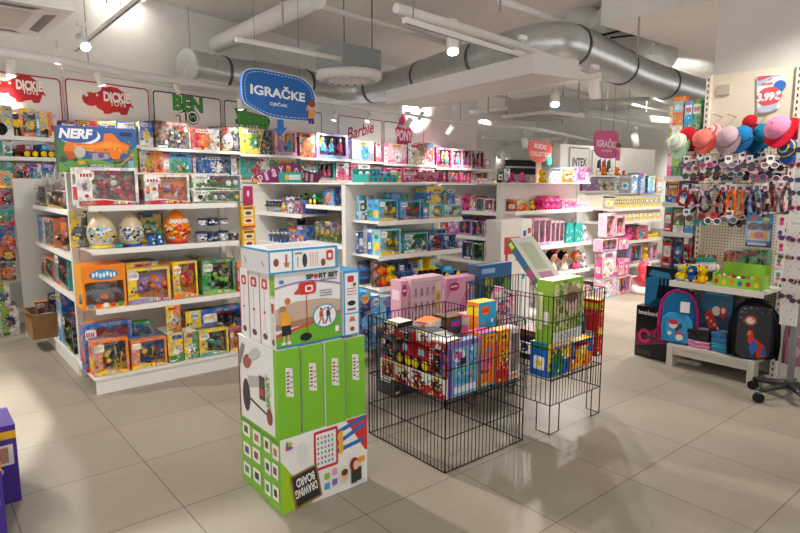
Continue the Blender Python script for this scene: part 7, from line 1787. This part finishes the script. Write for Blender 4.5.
for i, x in enumerate((488,506,562,578,606,628,646)):
    p = atz(x, 112+(i%3)*6, 3.05); mb = MB(); mb.tube([(0,0,0),(0,0,CEIL-3.05)], .012, '8f8d89', 6); tag(mb.build('hanger_rod','painted_metal',None,p), 'thin hanger rod over the far aisles, %s from left' % ORD[i], 'hanger rod', 'hanger rods over the far aisles')
# track rails with spotlights
def rail(p0, p1, z, label, rods=(.15,.85)):
    a, b = atz(*p0, z), atz(*p1, z); d = (b-a); R = empty('light_track', a, math.atan2(d.y, d.x), label, 'light track', 'light tracks'); mb = MB(); mb.box(0,-.02,-.02,d.length,.02,.02,'e3e0da'); mb.build('track','painted_metal',R)
    mb = MB(); mb.box(.02,-.006,-.0212,d.length-.02,.006,-.0202,'3a3a3a'); mb.build('slot','painted_metal',R)
    for t in rods:
        mb = MB(); mb.tube([(d.length*t,0,.02),(d.length*t,0,CEIL-z)], .006, '8f8d89', 5); mb.build('suspension_rod','painted_metal',R)
rail((50,70), (142,-4), 3.25, 'white light track running to the top left corner')
rail((62,68), (210,92), 2.95, 'white light track in front of the hippo boards')
rail((300,98), (470,124), 2.65, 'white light track in front of the pink script board', (.92,))
rail((404,20), (600,80), 2.75, 'white light track crossing the big duct', (.03,))
LAMPS = []
def lamp_head(px, py, z, aim, label, on=True, sz=1., power=0, size=70):
    p = atz(px, py, z); d = (Vector(aim)-p).normalized(); R = empty('spotlight', p, 0, label, 'spotlight', 'ceiling spotlights')
    side = d.cross(Vector((0,0,1))).normalized(); q = .1*sz; mb = MB(); P0 = -d*.1*sz; P1 = d*.1*sz
    mb.tube([P0, P0*.98+Vector((0,0,.0)), P1], lambda i: (.042,.052,.055)[i]*sz, 'efece7', 14); mb.build('lamp_head','painted_metal',R)
    mb = MB(); e = P1+d*.002; x = side; y = d.cross(side); mb.poly([e+(x*math.cos(2*PI*k/14)+y*math.sin(2*PI*k/14))*.047*sz for k in range(14)][::-1], 'w'); mb.build('lens','lamp_glow' if on else 'plastic',R)
    mb = MB(); mb.tube([P0*.3, Vector((0,0,.12*sz)), Vector((0,0,.17*sz))], .012*sz, 'd8d5cf', 6); mb.box(-.05*sz,-.02,.16*sz,.05*sz,.02,.2*sz,'e3e0da'); mb.build('track_adapter','painted_metal',R)
    if power: LAMPS.append((p+d*.14*sz, aim, power, size))
    return R
# ------------------------------------------------------------------ light
w = bpy.data.worlds.new('world'); SC.world = w; w.use_nodes = True
nt = w.node_tree; bg = nt.nodes['Background']; bg.inputs[0].default_value = (1, .98, .96, 1)     # ambient fill for the unmodelled shop, brightened below the horizon to lift the ceiling
tc = nt.nodes.new('ShaderNodeTexCoord'); sp = nt.nodes.new('ShaderNodeSeparateXYZ'); mr = nt.nodes.new('ShaderNodeMapRange'); nt.links.new(tc.outputs['Generated'], sp.inputs[0]); nt.links.new(sp.outputs[2], mr.inputs[0])
mr.inputs[1].default_value = -.06; mr.inputs[2].default_value = .04; mr.inputs[3].default_value = 1.6; mr.inputs[4].default_value = .36; nt.links.new(mr.outputs[0], bg.inputs[1])
SC.view_settings.view_transform = 'Standard'; SC.view_settings.look = 'None'; SC.view_settings.gamma = 1; SC.view_settings.use_curve_mapping = False
SC.view_settings.exposure = 0.52
def spot(loc, target, power, size=70, blend=.5, r=.05, c=(1,.95,.88)):
    l = bpy.data.lights.new('lamp', 'SPOT'); l.energy = power; l.spot_size = math.radians(size); l.spot_blend = blend; l.shadow_soft_size = r; l.color = c
    o = bpy.data.objects.new('lamp', l); COL.objects.link(o); o.location = loc; d = Vector(target)-Vector(loc); o.rotation_euler = d.to_track_quat('-Z','Y').to_euler(); return o
lamp_head(11, 68, 2.9, (1.0,8.2,2.0), 'white spotlight in front of the left hippo emblem', True, .95, 26, 90)
lamp_head(57.5, 55, 2.95, (1.0,5.0,0), 'white spotlight hanging down at the end of the left track', True, .95, 90, 90)
lamp_head(83, 42, 3.0, (1.8,3.2,0), 'white tilted spotlight on the left track', True, .95, 90, 90)
lamp_head(99.5, 79, 2.85, (2.4,8.2,1.6), 'white spotlight over the second hippo emblem', True, .8, 42, 90)
lamp_head(177, 89, 2.8, (3.5,8.6,1.6), 'white spotlight over the green number board', True, .6, 42, 90)
lamp_head(240, 104, 2.75, (4.2,8.8,1.4), 'lit spotlight at the left edge of the blue sign', True, .8, 48, 90)
lamp_head(335, 116, 2.75, (5.6,9.2,1.3), 'lit spotlight left of the pink script board', True, .8, 55, 90)
lamp_head(369, 118, 2.8, (6.2,9.4,1.5), 'lit spotlight in front of the pink script board', True, .8, 55, 90)
lamp_head(420.5, 116, 2.8, (7.4,9.6,1.4), 'lit spotlight over the magenta emblem board', True, .8, 55, 90)
lamp_head(452, 111, 2.85, (8.2,9.8,1.4), 'lit spotlight right of the magenta emblem board', True, .8, 55, 90)
lamp_head(408, 123, 2.6, (6.6,9.4,1.2), 'white spotlight above the magenta emblem', True, 1.)
lamp_head(450, 130, 2.6, (8.,9.8,1.2), 'lit spotlight on the bare wall above doll boxes', True, 1.)
lamp_head(452.5, 43, 3.05, (3.4,3.2,0), 'white spotlight on the pipe before the duct', True, 1.2, 60, 80)
lamp_head(522, 58, 2.95, (4.9,2.0,.9), 'lit spotlight in front of the big spiral duct', True, 1.2, 170, 80)
lamp_head(555, 98, 2.75, (6.0,4.3,.8), 'lit spotlight hanging over the far aisle', True, 1.2, 170, 100)
lamp_head(594, 87, 2.65, (7.2,4.2,.4), 'lit spotlight under the duct bend', True, 1.2, 180, 100)
for x, y, l in ((499,155,'white globe light far behind the wall end'),(525,144,'bright lamp left of the coral heart sign'),(521,158,'small lamp under the bright far lamp'),(497,161,'small low lamp far through the opening'),(566,147,'small lamp left of the dark lettered board'),(623,154,'lamp right of the pink hanging sign'),(653,158,'lamp near the board games at the far right'),(635,140,'round spotlight behind the pink sign')):
    p = atz(x, y, 2.8) if y < 165 else None
    lamp_head(x, y, 2.6, (p.x, p.y-.6, 0), l, True, 1.6)
for p, t, e, s in LAMPS: spot(p, t, e, s)
# unseen spots without lamp heads, in front of and behind the camera
for p, t, e in (((1.5,6.7,3.2),(.9,2.9,0),520),((-.9,6.3,3.2),(.1,5.2,0),240),((-1.2,1.5,3.4),(.8,2.4,0),110),((.6,.2,3.4),(1.5,2.5,.5),70),((3.8,-.6,3.4),(3.9,.9,0),40),((4.6,.9,3.4),(5.2,2.0,1.0),150),((7.2,3.0,3.3),(6.8,3.3,0),330),((1.9,2.4,3.2),(1.7,5.2,.8),110),((9.5,3.8,3.3),(9.2,4.4,.4),240),((4.8,6.5,3.2),(3.4,5.6,.8),160),((12,6.5,3.3),(13,8.6,1.6),110),((1.9,5.6,3.2),(3.3,5.4,.9),120),((12,12,3.3),(13,15.5,1.5),700),((17,8,3.3),(20,8,1.5),700),((9,10,3.0),(10,14,4.0),350),((12,5.5,2.9),(14,8,4.1),260),((10,9,3.2),(10,11,0),500),((15,6,3.3),(15,7,0),450)):
    spot(p, t, e, 78, .6, .06)  # shelf and far-hall spots added as fill; some aim up at the far ceiling
